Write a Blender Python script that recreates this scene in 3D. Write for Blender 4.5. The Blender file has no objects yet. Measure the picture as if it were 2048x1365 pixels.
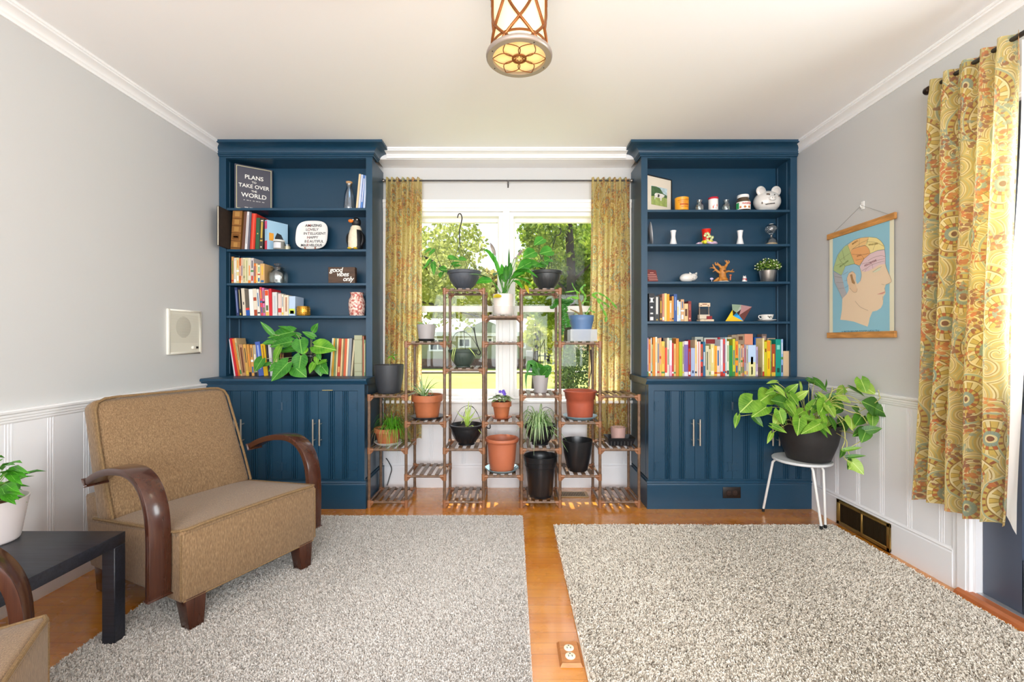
import bpy, bmesh, math, random
import numpy as np
from mathutils import Vector, Matrix, Euler
random.seed(7); RNG = np.random.default_rng(7)
SC = bpy.context.scene
COL = SC.collection
PI = math.pi
# ---- camera model of the place: 16 mm lens on a 36 mm back, level, 1.09 m above the floor
F = 910.22; ZC = 1.0876; HY = 682.5
XL, XR = -2.011, 1.957          # side walls
YB, YU, YD = 3.39, 3.12, 2.955  # window wall, bookcase fronts, base cabinet fronts
H = 2.43
def W(px, py, Y): return Vector(((px-1024)*Y/F, Y, ZC-(py-HY)*Y/F))
def Xp(px, Y): return (px-1024)*Y/F
def Zp(py, Y): return ZC-(py-HY)*Y/F
def V(*a): return Vector(a)

# ------------------------------------------------------------------ materials
def lin(c):
    if isinstance(c, str):
        c = c.lstrip('#'); c = tuple(int(c[i:i+2], 16)/255 for i in (0, 2, 4))
    return tuple((v/12.92 if v <= .04045 else ((v+.055)/1.055)**2.4) for v in c)+(1.0,)
MATS = {}
class NT:
    def __init__(s, name):
        s.m = bpy.data.materials.new(name); s.m.use_nodes = True
        s.t = s.m.node_tree; s.n = s.t.nodes; s.n.clear()
        s.out = s.n.new('ShaderNodeOutputMaterial')
    def add(s, typ, **kw):
        n = s.n.new(typ)
        for k, v in kw.items():
            if k in n.inputs.keys(): n.inputs[k].default_value = v
            else: setattr(n, k, v)
        return n
    def link(s, a, b): s.t.links.new(a, b)
    def coord(s, kind='Object', scale=(1, 1, 1), rot=(0, 0, 0)):
        tc = s.add('ShaderNodeTexCoord'); mp = s.add('ShaderNodeMapping')
        mp.inputs['Scale'].default_value = scale; mp.inputs['Rotation'].default_value = rot
        s.link(tc.outputs[kind], mp.inputs['Vector']); return mp.outputs['Vector']
    def noise(s, vec, scale, detail=3, rough=.5, dist=0):
        n = s.add('ShaderNodeTexNoise'); n.inputs['Scale'].default_value = scale
        n.inputs['Detail'].default_value = detail; n.inputs['Roughness'].default_value = rough
        n.inputs['Distortion'].default_value = dist
        if vec is not None: s.link(vec, n.inputs['Vector'])
        return n
    def ramp(s, fac, stops, interp='LINEAR'):
        r = s.add('ShaderNodeValToRGB'); e = r.color_ramp; e.interpolation = interp
        while len(e.elements) < len(stops): e.elements.new(.5)
        for i, (p, c) in enumerate(stops):
            e.elements[i].position = p
            e.elements[i].color = lin(c) if not isinstance(c, float) else (c, c, c, 1)
        s.link(fac, r.inputs['Fac']); return r.outputs['Color']
    def mix(s, fac, a, b, mode='MIX'):
        m = s.add('ShaderNodeMix'); m.data_type = 'RGBA'; m.blend_type = mode
        for sock, v in ((m.inputs[0], fac), (m.inputs[6], a), (m.inputs[7], b)):
            if hasattr(v, 'links'): s.link(v, sock)
            elif isinstance(v, (int, float)): sock.default_value = v
            else: sock.default_value = lin(v)
        return m.outputs[2]
    def math(s, op, a, b=0.0, c=0.0):
        m = s.add('ShaderNodeMath'); m.operation = op
        for sock, v in zip(m.inputs, (a, b, c)):
            if hasattr(v, 'links'): s.link(v, sock)
            else: sock.default_value = v
        return m.outputs[0]
    def bump(s, h, strength=.3, dist=.002):
        b = s.add('ShaderNodeBump'); b.inputs['Strength'].default_value = strength; b.inputs['Distance'].default_value = dist
        s.link(h, b.inputs['Height']); return b.outputs['Normal']
    def pbr(s, color, rough=.5, metal=0., normal=None, coat=0., spec=.5, sheen=0., emit=None, estr=0.):
        p = s.add('ShaderNodeBsdfPrincipled')
        if hasattr(color, 'links'): s.link(color, p.inputs['Base Color'])
        else: p.inputs['Base Color'].default_value = lin(color)
        if hasattr(rough, 'links'): s.link(rough, p.inputs['Roughness'])
        else: p.inputs['Roughness'].default_value = rough
        p.inputs['Metallic'].default_value = metal; p.inputs['Coat Weight'].default_value = coat
        p.inputs['Coat Roughness'].default_value = .12
        p.inputs['Specular IOR Level'].default_value = spec; p.inputs['Sheen Weight'].default_value = sheen
        if normal is not None: s.link(normal, p.inputs['Normal'])
        if emit is not None:
            if hasattr(emit, 'links'): s.link(emit, p.inputs['Emission Color'])
            else: p.inputs['Emission Color'].default_value = lin(emit)
            p.inputs['Emission Strength'].default_value = estr
        return p.outputs[0]
    def done(s, shader):
        s.link(shader, s.out.inputs['Surface']); return s.m

def mat(color, rough=.5, metal=0., noise=None, bump=None, coat=0., spec=.5, name=None, stretch=(1, 1, 1), sheen=0.):
    """plain paint / plastic / metal with optional tone noise (scale, amount) and bump (scale, strength)"""
    key = (color, rough, metal, noise, bump, coat, spec, stretch, sheen)
    if key in MATS: return MATS[key]
    t = NT(name or 'm_'+str(color).strip('#'))
    vec = t.coord('Object', stretch) if (noise or bump) else None
    col = color
    if noise:
        n = t.noise(vec, noise[0], 4)
        c = lin(color); a = noise[1]
        dk = tuple(max(0, v*(1-a)) for v in c[:3]); lt = tuple(min(1, v*(1+a)) for v in c[:3])
        r = t.add('ShaderNodeValToRGB'); e = r.color_ramp
        e.elements[0].position = .3; e.elements[0].color = dk+(1,)
        e.elements[1].position = .7; e.elements[1].color = lt+(1,)
        t.link(n.outputs['Fac'], r.inputs['Fac']); col = r.outputs['Color']
    nm = None
    if bump: nm = t.bump(t.noise(vec, bump[0], 3).outputs['Fac'], bump[1])
    m = t.done(t.pbr(col, rough, metal, nm, coat, spec, sheen)); MATS[key] = m; return m

def leaf_mat(name, dark, light, vein=None, trans=.35, rough=.4, stripe=None):
    t = NT(name)
    uv = t.add('ShaderNodeTexCoord').outputs['UV']
    sep = t.add('ShaderNodeSeparateXYZ'); t.link(uv, sep.inputs[0])
    n = t.noise(t.coord('Object'), 18, 3)
    col = t.ramp(n.outputs['Fac'], [(.3, dark), (.72, light)])
    du = t.math('ABSOLUTE', t.math('SUBTRACT', sep.outputs[0], .5))
    if stripe:
        f = t.math('LESS_THAN', du, .17); col = t.mix(f, col, stripe)
    if vein:
        f = t.math('LESS_THAN', du, .022); col = t.mix(f, col, vein)
        w = t.math('ABSOLUTE', t.math('SINE', t.math('MULTIPLY', t.math('SUBTRACT', sep.outputs[1], t.math('MULTIPLY', du, .55)), 26)))
        f2 = t.math('MULTIPLY', t.math('LESS_THAN', w, .16), .28); col = t.mix(f2, col, vein)
    b = t.pbr(col, rough)
    tr = t.add('ShaderNodeBsdfTranslucent'); t.link(col, tr.inputs[0])
    mx = t.add('ShaderNodeMixShader'); mx.inputs[0].default_value = trans
    t.link(b, mx.inputs[1]); t.link(tr.outputs[0], mx.inputs[2])
    return t.done(mx.outputs[0])

def glass_mat(name='clear_glass', tint='#f4f8f8', refl=.09, edge=.5):
    t = NT(name)
    tr = t.add('ShaderNodeBsdfTransparent'); tr.inputs[0].default_value = lin(tint)
    gl = t.add('ShaderNodeBsdfGlossy'); gl.inputs['Roughness'].default_value = .03
    lw = t.add('ShaderNodeLayerWeight'); lw.inputs[0].default_value = edge
    f = t.math('ADD', t.math('MULTIPLY', lw.outputs['Facing'], .35 if edge > .3 else .1), refl)
    mx = t.add('ShaderNodeMixShader'); t.link(f, mx.inputs[0]); t.link(tr.outputs[0], mx.inputs[1]); t.link(gl.outputs[0], mx.inputs[2])
    return t.done(mx.outputs[0])

def frosted_mat(name, color='#eef2f4', opac=.35):
    t = NT(name)
    tr = t.add('ShaderNodeBsdfTransparent'); b = t.pbr(color, .35)
    tl = t.add('ShaderNodeBsdfTranslucent'); tl.inputs[0].default_value = lin(color)
    m0 = t.add('ShaderNodeMixShader'); m0.inputs[0].default_value = .5; t.link(b, m0.inputs[1]); t.link(tl.outputs[0], m0.inputs[2])
    mx = t.add('ShaderNodeMixShader'); mx.inputs[0].default_value = opac; t.link(tr.outputs[0], mx.inputs[1]); t.link(m0.outputs[0], mx.inputs[2])
    return t.done(mx.outputs[0])

# ------------------------------------------------------------------ mesh builder
class MB:
    def __init__(s): s.v = []; s.f = []; s.m = []; s.uv = []; s.mi = 0
    def vert(s, p, uv=(0., 0.)):
        s.v.append(tuple(p)); s.uv.append(uv); return len(s.v)-1
    def face(s, *ids): s.f.append(ids); s.m.append(s.mi)
    def quadbox(s, P):   # 8 points: bottom 4 ccw, top 4 ccw
        b = len(s.v)
        for p in P: s.vert(p)
        for q in ((3, 2, 1, 0), (4, 5, 6, 7), (0, 1, 5, 4), (1, 2, 6, 5), (2, 3, 7, 6), (3, 0, 4, 7)):
            s.face(*[b+i for i in q])
        return s
    def box(s, x0, x1, y0, y1, z0, z1, M=None):
        P = [V(x0, y0, z0), V(x1, y0, z0), V(x1, y1, z0), V(x0, y1, z0), V(x0, y0, z1), V(x1, y0, z1), V(x1, y1, z1), V(x0, y1, z1)]
        if M is not None: P = [M @ p for p in P]
        return s.quadbox(P)
    def lathe(s, prof, c=(0, 0, 0), n=32, mod=None, M=None, a0=0., a1=2*PI):
        full = abs(a1-a0-2*PI) < 1e-6; k = n if full else n+1
        c = Vector(c); rows = []
        for (r, z) in prof:
            if r < 1e-6:
                p = V(0, 0, z); p = M @ p if M is not None else p
                rows.append([s.vert(c+p)])
            else:
                row = []
                for i in range(k):
                    a = a0+(a1-a0)*i/n; rr = r*(mod(a, z) if mod else 1)
                    p = V(rr*math.cos(a), rr*math.sin(a), z); p = M @ p if M is not None else p
                    row.append(s.vert(c+p, (i/n, z)))
                rows.append(row)
        for A, B in zip(rows, rows[1:]):
            for i in range(n):
                j = (i+1) % k
                if len(A) == 1 and len(B) == 1: continue
                if len(A) == 1: s.face(A[0], B[i], B[j])
                elif len(B) == 1: s.face(A[i], A[j], B[0])
                else: s.face(A[i], A[j], B[j], B[i])
        return s
    def tube(s, pts, r, n=8, cap=True, flat=None):
        pts = [Vector(p) for p in pts]; R = r if isinstance(r, (list, tuple)) else [r]*len(pts)
        up = None; rows = []
        for i, p in enumerate(pts):
            t = (pts[min(i+1, len(pts)-1)]-pts[max(i-1, 0)])
            if t.length < 1e-9: t = V(0, 0, 1)
            t.normalize()
            if up is None:
                up = V(0, 0, 1) if abs(t.z) < .9 else V(1, 0, 0)
            a = t.cross(up)
            if a.length < 1e-6: a = t.cross(V(1, .3, .2))
            a.normalize(); b = a.cross(t); up = b
            rows.append([s.vert(p+a*(math.cos(2*PI*k/n)*R[i])+b*(math.sin(2*PI*k/n)*R[i]*(flat or 1)), (k/n, i/len(pts))) for k in range(n)])
        for A, B in zip(rows, rows[1:]):
            for k in range(n): s.face(A[k], A[(k+1) % n], B[(k+1) % n], B[k])
        if cap and n > 2: s.face(*rows[0][::-1]); s.face(*rows[-1])
        return s
    def grid(s, rows, closed=False):
        ids = [[s.vert(p, uv) for p, uv in r] for r in rows]
        for A, B in zip(ids, ids[1:]):
            for i in range(len(A)-1): s.face(A[i], A[i+1], B[i+1], B[i])
        return s
    def poly(s, pts, uvs=None):
        s.face(*[s.vert(p) for p in pts]); return s
    def prism(s, pts, d):
        """closed outline pts pushed along vector d"""
        d = Vector(d); a = [s.vert(Vector(p)) for p in pts]; b = [s.vert(Vector(p)+d) for p in pts]; n = len(pts)
        s.face(*a[::-1]); s.face(*b)
        for i in range(n): s.face(a[i], a[(i+1) % n], b[(i+1) % n], b[i])
        return s
    def sweep_x(s, prof, x0, x1):   # prof: list of (y, z)
        return s.prism([V(x0, y, z) for y, z in prof], (x1-x0, 0, 0))
    def ball(s, c, r, n=12, sc=(1, 1, 1), M=None, mod=None):
        prof = [(math.sin(PI*i/n), -math.cos(PI*i/n)) for i in range(n+1)]
        c = Vector(c); S = Matrix.Diagonal((r*sc[0], r*sc[1], r*sc[2])); T = (M.to_3x3() @ S) if M is not None else S
        prof[0] = (0, -1); prof[-1] = (0, 1)
        return s.lathe(prof, c, max(8, n+4), M=T.to_3x3())
    def ribbon(s, pts, up, widths, fold=.15):
        pts = [Vector(p) for p in pts]; n = len(pts); rows = []
        for i, p in enumerate(pts):
            t = (pts[min(i+1, n-1)]-pts[max(i-1, 0)]).normalized()
            sd = t.cross(Vector(up))
            if sd.length < 1e-5: sd = t.cross(V(.3, 1, .1))
            sd.normalize(); nn = sd.cross(t); w = widths[i]/2; v = i/(n-1)
            rows.append([(p+sd*w, (1, v)), (p-nn*(w*fold*2), (.5, v)), (p-sd*w, (0, v))])
        return s.grid(rows)
    def heart(s, base, tip, nrm, wf=.7, droop=.12, lobes=.18, wav=0., fold=.12):
        base = Vector(base); tip = Vector(tip); ax = tip-base; L = ax.length; t = ax/L
        nrm = Vector(nrm); nrm = (nrm-t*nrm.dot(t)).normalized(); sd = t.cross(nrm)
        T = [0, .08, .2, .36, .54, .72, .87, 1.0]; Wp = [.34, .66, .93, 1.0, .86, .58, .28, .0]
        rows = []
        for v, w in zip(T, Wp):
            row = []
            for u in (-1, -.55, 0, .55, 1):
                o = u*w*wf*L/2
                back = -lobes*L*abs(u)**1.4*(1-v)**2
                h = abs(u)*w*fold*L*.8-droop*L*(v**2)+wav*L*math.sin(v*9+u*3)*abs(u)
                row.append((base+t*(v*L+back)+sd*o+nrm*h, (.5+u/2*max(w, .05), v)))
            rows.append(row)
        return s.grid(rows)
    def build(s, name, mats, parent=None, smooth=False, bevel=None, world=True, auto=40, recalc=True, uv=False):
        me = bpy.data.meshes.new(name)
        off = Vector((0, 0, 0))
        if parent is not None and world:
            q = parent
            while q is not None: off = off+q.location; q = q.parent
        vs = [(p[0]-off.x, p[1]-off.y, p[2]-off.z) for p in s.v]
        me.from_pydata(vs, [], s.f)
        if not isinstance(mats, (list, tuple)): mats = [mats]
        for m in mats: me.materials.append(m)
        if len(mats) > 1: me.polygons.foreach_set('material_index', s.m)
        if uv or any(u != (0., 0.) for u in s.uv):
            l = me.uv_layers.new(name='UVMap'); idx = np.empty(len(me.loops), dtype=np.int32)
            me.loops.foreach_get('vertex_index', idx)
            l.data.foreach_set('uv', np.asarray(s.uv, dtype=np.float32)[idx].ravel())
        if bevel or recalc:
            bm = bmesh.new(); bm.from_mesh(me)
            if bevel:
                bmesh.ops.remove_doubles(bm, verts=bm.verts, dist=1e-6)
                es = [e for e in bm.edges if len(e.link_faces) == 2 and e.calc_face_angle(0) > .6]
                bmesh.ops.bevel(bm, geom=es, offset=bevel[0], segments=bevel[1], profile=.5, affect='EDGES', clamp_overlap=True)
            if recalc: bmesh.ops.recalc_face_normals(bm, faces=bm.faces)
            bm.to_mesh(me); bm.free()
        if smooth or bevel:
            me.polygons.foreach_set('use_smooth', [True]*len(me.polygons))
            if auto: me.set_sharp_from_angle(angle=math.radians(auto))
        me.update()
        o = bpy.data.objects.new(name, me); COL.objects.link(o)
        if parent is not None: o.parent = parent
        return o

def tag(o, label=None, cat=None, group=None, kind=None):
    if label: o['label'] = label
    if cat: o['category'] = cat
    if group: o['group'] = group
    if kind: o['kind'] = kind
    return o
def thing(name, label, cat, loc=(0, 0, 0), rz=0., group=None):
    o = bpy.data.objects.new(name, None); COL.objects.link(o); o.location = loc; o.rotation_euler = (0, 0, rz)
    o.empty_display_size = .05
    return tag(o, label, cat, group)
def struct(o, label=None):
    o['kind'] = 'structure'
    if label: o['label'] = label
    return o
def single(mb, name, mats, label, cat, loc=None, group=None, **kw):
    """a thing that is one mesh; origin put at loc"""
    if loc is not None:
        mb.v = [(p[0]-loc[0], p[1]-loc[1], p[2]-loc[2]) for p in mb.v]
    o = mb.build(name, mats, **kw)
    if loc is not None: o.location = loc
    return tag(o, label, cat, group)
def text_mesh(txt, size, M, material, name='lettering', parent=None, depth=.0006, align='CENTER', spacing=1., shear=0., bold=.012):
    cu = bpy.data.curves.new('txt', 'FONT'); cu.body = txt; cu.size = size; cu.align_x = align; cu.align_y = 'CENTER'
    cu.extrude = depth/2; cu.space_character = spacing; cu.shear = shear; cu.resolution_u = 3; cu.offset = size*bold
    o = bpy.data.objects.new('txt', cu); COL.objects.link(o)
    dg = bpy.context.evaluated_depsgraph_get(); me = bpy.data.meshes.new_from_object(o.evaluated_get(dg))
    bpy.data.objects.remove(o); bpy.data.curves.remove(cu)
    if parent is not None:
        q = parent; off = V(0, 0, 0)
        while q is not None: off += q.location; q = q.parent
        M = Matrix.Translation(-off) @ M
    me.transform(M); me.name = name; me.materials.clear(); me.materials.append(material)
    r = bpy.data.objects.new(name, me); COL.objects.link(r)
    if parent is not None: r.parent = parent
    return r
def join_meshes(objs, name):
    """merge several mesh objects (same parent) into the first, by hand"""
    bm = bmesh.new()
    mats = []
    for o in objs:
        b = len(bm.faces); bm.from_mesh(o.data)
    me = bpy.data.meshes.new(name); bm.to_mesh(me); bm.free()
    me.materials.append(objs[0].data.materials[0])
    r = bpy.data.objects.new(name, me); COL.objects.link(r); r.parent = objs[0].parent
    for o in objs: bpy.data.objects.remove(o)
    return r
def face_M(origin, right, up):
    """matrix that lays XY text on a plane: origin centre, right and up vectors"""
    r = Vector(right).normalized(); u = Vector(up); u = (u-r*u.dot(r)).normalized(); n = r.cross(u)
    M = Matrix((r, u, n)).transposed().to_4x4(); M.translation = Vector(origin); return M
def lerp(a, b, t): return a+(b-a)*t
def spline(pts, n=8):
    """Catmull-Rom through pts"""
    P = [Vector(p) for p in pts]; out = []
    for i in range(len(P)-1):
        p0, p1, p2, p3 = P[max(i-1, 0)], P[i], P[i+1], P[min(i+2, len(P)-1)]
        for k in range(n):
            t = k/n
            out.append(.5*((2*p1)+(p2-p0)*t+(2*p0-5*p1+4*p2-p3)*t*t+(3*p1-p0-3*p2+p3)*t**3))
    out.append(P[-1]); return out
# ------------------------------------------------------------------ camera, world, lights
cam = bpy.data.cameras.new('camera'); cam.lens = 16.0; cam.sensor_width = 36.0; cam.clip_start = .05; cam.clip_end = 300
co = bpy.data.objects.new('camera', cam); COL.objects.link(co); co.location = (0, 0, ZC); co.rotation_euler = (PI/2, 0, 0); SC.camera = co
vs = SC.view_settings; vs.view_transform = 'Standard'; vs.look = 'None'; vs.exposure = 0.48; vs.gamma = 1.0; vs.use_curve_mapping = False
cy = SC.cycles; cy.max_bounces = 8; cy.diffuse_bounces = 5; cy.glossy_bounces = 4; cy.transmission_bounces = 4; cy.transparent_max_bounces = 12
cy.use_denoising = True; cy.sample_clamp_indirect = 6.0; cy.caustics_reflective = False; cy.caustics_refractive = False
wd = bpy.data.worlds.new('sky'); SC.world = wd; wd.use_nodes = True
wn = wd.node_tree.nodes; wn.clear(); wo = wn.new('ShaderNodeOutputWorld'); bg = wn.new('ShaderNodeBackground')
sky = wn.new('ShaderNodeTexSky'); sky.sky_type = 'NISHITA'; sky.sun_disc = False; sky.sun_elevation = math.radians(55); sky.sun_rotation = 0; sky.air_density = 1.2; sky.dust_density = 2.5
wd.node_tree.links.new(sky.outputs[0], bg.inputs[0]); bg.inputs[1].default_value = .2
wd.node_tree.links.new(bg.outputs[0], wo.inputs[0])
def light(name, typ, loc, energy, color=(1, 1, 1), size=None, look=None, rad=None):
    l = bpy.data.lights.new(name, typ); l.energy = energy; l.color = color
    if size: l.shape = 'RECTANGLE'; l.size, l.size_y = size
    if rad is not None: l.shadow_soft_size = rad
    o = bpy.data.objects.new(name, l); COL.objects.link(o); o.location = loc
    if look is not None: o.rotation_euler = Vector(look).to_track_quat('-Z', 'Y').to_euler()
    return o
sun = light('sun', 'SUN', (-3, 8, 14), 7.0, (1, .95, .86), look=(.27, -.42, -1)); sun.data.angle = .009
light('rear_fill_light', 'AREA', (0, -2.36, 1.35), 195, (.94, .975, 1.), (3.3, 1.9), (0, 1, .8))  # added fill lamp in an unseen rear opening, tilted up to brighten the ceiling
light('daylight_door_glass', 'AREA', (2.10, 1.45, 1.45), 24, (.95, .98, 1.), (.6, .95), (-1, -.05, 0))

# ------------------------------------------------------------------ room materials
def wall_paint(c, rough=.55): return mat(c, rough, bump=(220, .05))
M_WALL = wall_paint('#cdcdcc'); M_CEIL = wall_paint('#f6f6f6', .7); M_WHITE = mat('#eeeef0', .38); M_TRIM = mat('#f4f4f4', .35)
M_BLUE = mat('#1c4159', .33, noise=(1.6, .05), bump=(60, .04)); M_SILL = mat('#f2f1ee', .4)
def floor_mat():
    t = NT('oak_floor'); v = t.coord('Object')
    b = t.add('ShaderNodeTexBrick'); b.offset = .37; b.offset_frequency = 2
    b.inputs['Scale'].default_value = 1; b.inputs['Brick Width'].default_value = 1.1; b.inputs['Row Height'].default_value = .0585
    b.inputs['Mortar Size'].default_value = .0011; b.inputs['Mortar Smooth'].default_value = .3; b.inputs['Bias'].default_value = 0
    b.inputs['Color1'].default_value = lin('#bf6f1a'); b.inputs['Color2'].default_value = lin('#da9030'); b.inputs['Mortar'].default_value = lin('#4c2a12')
    t.link(v, b.inputs['Vector'])
    g = t.noise(t.coord('Object', (2.2, 46, 1)), 1.6, 6, .6, 1.4)
    c = t.mix(.42, b.outputs['Color'], t.ramp(g.outputs['Fac'], [(.25, '#a0580f'), (.5, '#cb7e22'), (.75, '#e5a748')]))
    k = t.noise(t.coord('Object', (1, 6, 1)), 1.1, 2)
    c = t.mix(.35, c, t.ramp(k.outputs['Fac'], [(.35, '#bb6a17'), (.65, '#de9836')]))
    rg = t.ramp(t.noise(t.coord('Object'), 9, 3).outputs['Fac'], [(.3, .2), (.75, .34)])
    h = t.math('SUBTRACT', t.math('MULTIPLY', g.outputs['Fac'], .15), b.outputs['Fac'])
    return t.done(t.pbr(c, rg, normal=t.bump(h, .35, .0015), coat=.8, spec=.7))
M_FLOOR = floor_mat()

# ------------------------------------------------------------------ shell
R0 = -2.4    # rear wall
struct(MB().box(XL-.2, XR+.2, R0-.1, YB+.12, -.12, 0).build('floor', M_FLOOR))
struct(MB().box(XL-.2, XR+.2, R0-.1, YB+.12, H, H+.12).build('ceiling', M_CEIL))
struct(MB().box(XL-.12, XL, R0, YB, 0, H).build('wall_left', M_WALL))
DY0, DY1, DZ = .99, 1.933, 2.04     # door opening in the right wall
b = MB().box(XR, XR+.14, DY1, YB, 0, H).box(XR, XR+.14, R0, DY0, 0, H).box(XR, XR+.14, DY0, DY1, DZ, H)
struct(b.build('wall_right', M_WALL))
WX0, WX1, WZ0, WZ1 = -.875, .80, .655, 2.05    # window opening
b = MB().box(XL-.12, WX0, YB, YB+.14, 0, H).box(WX1, XR+.14, YB, YB+.14, 0, H).box(WX0, WX1, YB, YB+.14, 0, WZ0).box(WX0, WX1, YB, YB+.14, WZ1, H)
struct(b.build('wall_back', M_WALL))
b = MB().box(XL-.12, -1.75, R0-.12, R0, 0, H).box(1.75, XR+.14, R0-.12, R0, 0, H).box(-1.75, 1.75, R0-.12, R0, 0, .35).box(-1.75, 1.75, R0-.12, R0, 2.33, H)
struct(b.build('wall_rear', M_WALL))  # opening made to hold the added fill lamp behind the camera

# crown moulding: profile from wall (d=0) outwards, measured down from the ceiling
def crown_prof(p, hgt):
    q = [(0, 0), (p, 0), (p, .011), (p*.88, .013), (p*.88, .02)]
    for i in range(7):
        a = i/6*PI/2; q.append((p*(.88-.62*math.sin(a)), .02+(hgt-.042)*(1-math.cos(a))*.62+(hgt-.042)*.38*i/6))
    q += [(p*.26, hgt-.018), (p*.16, hgt-.012), (p*.16, hgt), (0, hgt)]
    return q
for side, x, sg, n in (('left', XL, 1, 1), ('right', XR, -1, 2)):
    pr = crown_prof(.052, .062)
    m = MB().prism([V(x+sg*d, R0, H-dz) for d, dz in pr], (0, 3.10-R0, 0))
    struct(m.build('trim_%d' % n, M_TRIM))
# soffit over the window with its own crown
m = MB().sweep_x([(3.225, H), (3.225, 2.385), (3.233, 2.378), (YB, 2.378), (YB, H)], -.958, .885)
m.prism([V(-.885, 3.225-d, H-dz) for d, dz in crown_prof(.078, .05)], (1.69, 0, 0))
struct(m.build('trim_3', M_TRIM))

# wainscot, rail and baseboard
def bead_profile(L, pitch, start=.04, w=.034):
    pts = [(0, .012)]; s = start
    while s+w < L:
        for k in range(3):
            a = s+k*w/3
            pts += [(a, .012), (a+.0012, .0098), (a+.003, .0128), (a+w/3-.003, .0128), (a+w/3-.0012, .0098), (a+w/3, .012)]
        s += pitch
    pts.append((L, .012)); return pts
RAIL0, RAIL1 = .757, .813
def rail_prof(): return [(0, RAIL0), (.012, RAIL0), (.016, RAIL0+.006), (.016, RAIL0+.014), (.021, RAIL0+.017), (.021, RAIL0+.026), (.026, RAIL0+.029), (.026, RAIL0+.038), (.034, RAIL0+.043), (.036, RAIL1-.004), (.032, RAIL1), (0, RAIL1)]
base_prof = [(0, 0), (.019, 0), (.019, .152), (.0165, .158), (.019, .165), (.014, .172), (.0125, .176), (0, .176)]
def wainscot(side, y0, y1, x, sg, n):
    pr = bead_profile(y1-y0, .166)
    m = MB(); A = [m.vert((x+sg*d, y0+s, .17)) for s, d in pr]; B = [m.vert((x+sg*d, y0+s, RAIL0+.01)) for s, d in pr]
    for i in range(len(pr)-1): m.face(A[i], A[i+1], B[i+1], B[i])
    struct(m.build('trim_%d' % n, M_WHITE))
    m = MB().prism([V(x+sg*d, y0, z) for d, z in rail_prof()], (0, y1-y0, 0))
    struct(m.build('trim_%d' % (n+1), M_TRIM))
    m = MB().prism([V(x+sg*d, y0, z) for d, z in base_prof], (0, y1-y0, 0))
    struct(m.build('baseboard_%s' % side, M_WHITE))
wainscot('left', R0, YD, XL, 1, 4)
wainscot('right', DY1+.072, YD, XR, -1, 6)
CAP = mat('#a8988c', .6)
pr = bead_profile(1.843, .24, .1)
m = MB(); A = [m.vert((-.957+s, YB-d, .17)) for s, d in pr]; B = [m.vert((-.957+s, YB-d, .62)) for s, d in pr]
for i in range(len(pr)-1): m.face(A[i], A[i+1], B[i+1], B[i])
struct(m.build('trim_8', M_WHITE))
struct(MB().prism([V(-.957, YB-d, z) for d, z in base_prof], (1.843, 0, 0)).build('baseboard_back', M_WHITE))

# ------------------------------------------------------------------ window pair
def rim(m, x0, x1, z0, z1, y0, y1, st, bot, top):
    m.box(x0, x0+st, y0, y1, z0, z1).box(x1-st, x1, y0, y1, z0, z1)
    return m.box(x0+st, x1-st, y0, y1, z0, z0+bot).box(x0+st, x1-st, y0, y1, z1-top, z1)
m = MB()
yf = YB-.018
m.box(-.956, WX0, yf, YB, .656, 2.0495).box(WX1, .884, yf, YB, .656, 2.0495)
m.sweep_x([(YB, 2.05), (yf, 2.05), (yf, 2.072), (yf-.006, 2.075), (yf-.006, 2.11), (yf-.012, 2.113), (yf-.012, 2.134), (YB, 2.134)], -.956, .884)
m.box(-.068, -.018, yf+.004, YB+.10, WZ0+.001, 2.0495)       # flat mullion between the two sashes
struct(m.build('trim_9', M_SILL))
m = MB().sweep_x([(YB+.02, .628), (YB-.046, .628), (YB-.052, .634), (YB-.052, .645), (YB-.046, .651), (YB+.02, .655)], -.956, .884)
m.sweep_x([(YB, .56), (YB-.014, .56), (YB-.014, .628), (YB, .628)], -.956, .884)
struct(m.build('trim_10', M_SILL))
GL = glass_mat('window_glass', '#fbfdfd', .012, .12)
def window(n, x0, x1):
    t = thing('window_%d' % n, None, None, ((x0+x1)/2, YB+.05, WZ0)); struct(t)
    m = MB(); fr = .02
    rim(m, x0+.0005, x1-.0005, WZ0+.0005, WZ1-.0005, YB+.006, YB+.13, fr, .018, .03)
    m.box(x0+fr, x0+fr+.01, YB+.007, YB+.03, WZ0+.0185, WZ1-.0305).box(x1-fr-.01, x1-fr, YB+.007, YB+.03, WZ0+.0185, WZ1-.0305)
    m.build('window_frame', M_SILL, t)
    def sash(nm, y, z0, z1, bot, top, st=.03):
        a, c = x0+fr, x1-fr
        m = rim(MB(), a+.0006, c-.0006, z0, z1, y, y+.03, st, bot, top)
        s = m.build(nm, M_SILL, t)
        MB().box(a+st, c-st, y+.013, y+.016, z0+bot, z1-top).build('pane', GL, s, world=True)
    sash('upper_sash', YB+.075, 1.318, WZ1-.03, .034, .03, .022); sash('lower_sash', YB+.035, WZ0+.018, 1.352, .05, .045, .034)
window(1, WX0, -.068); window(2, -.018, WX1)

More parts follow.
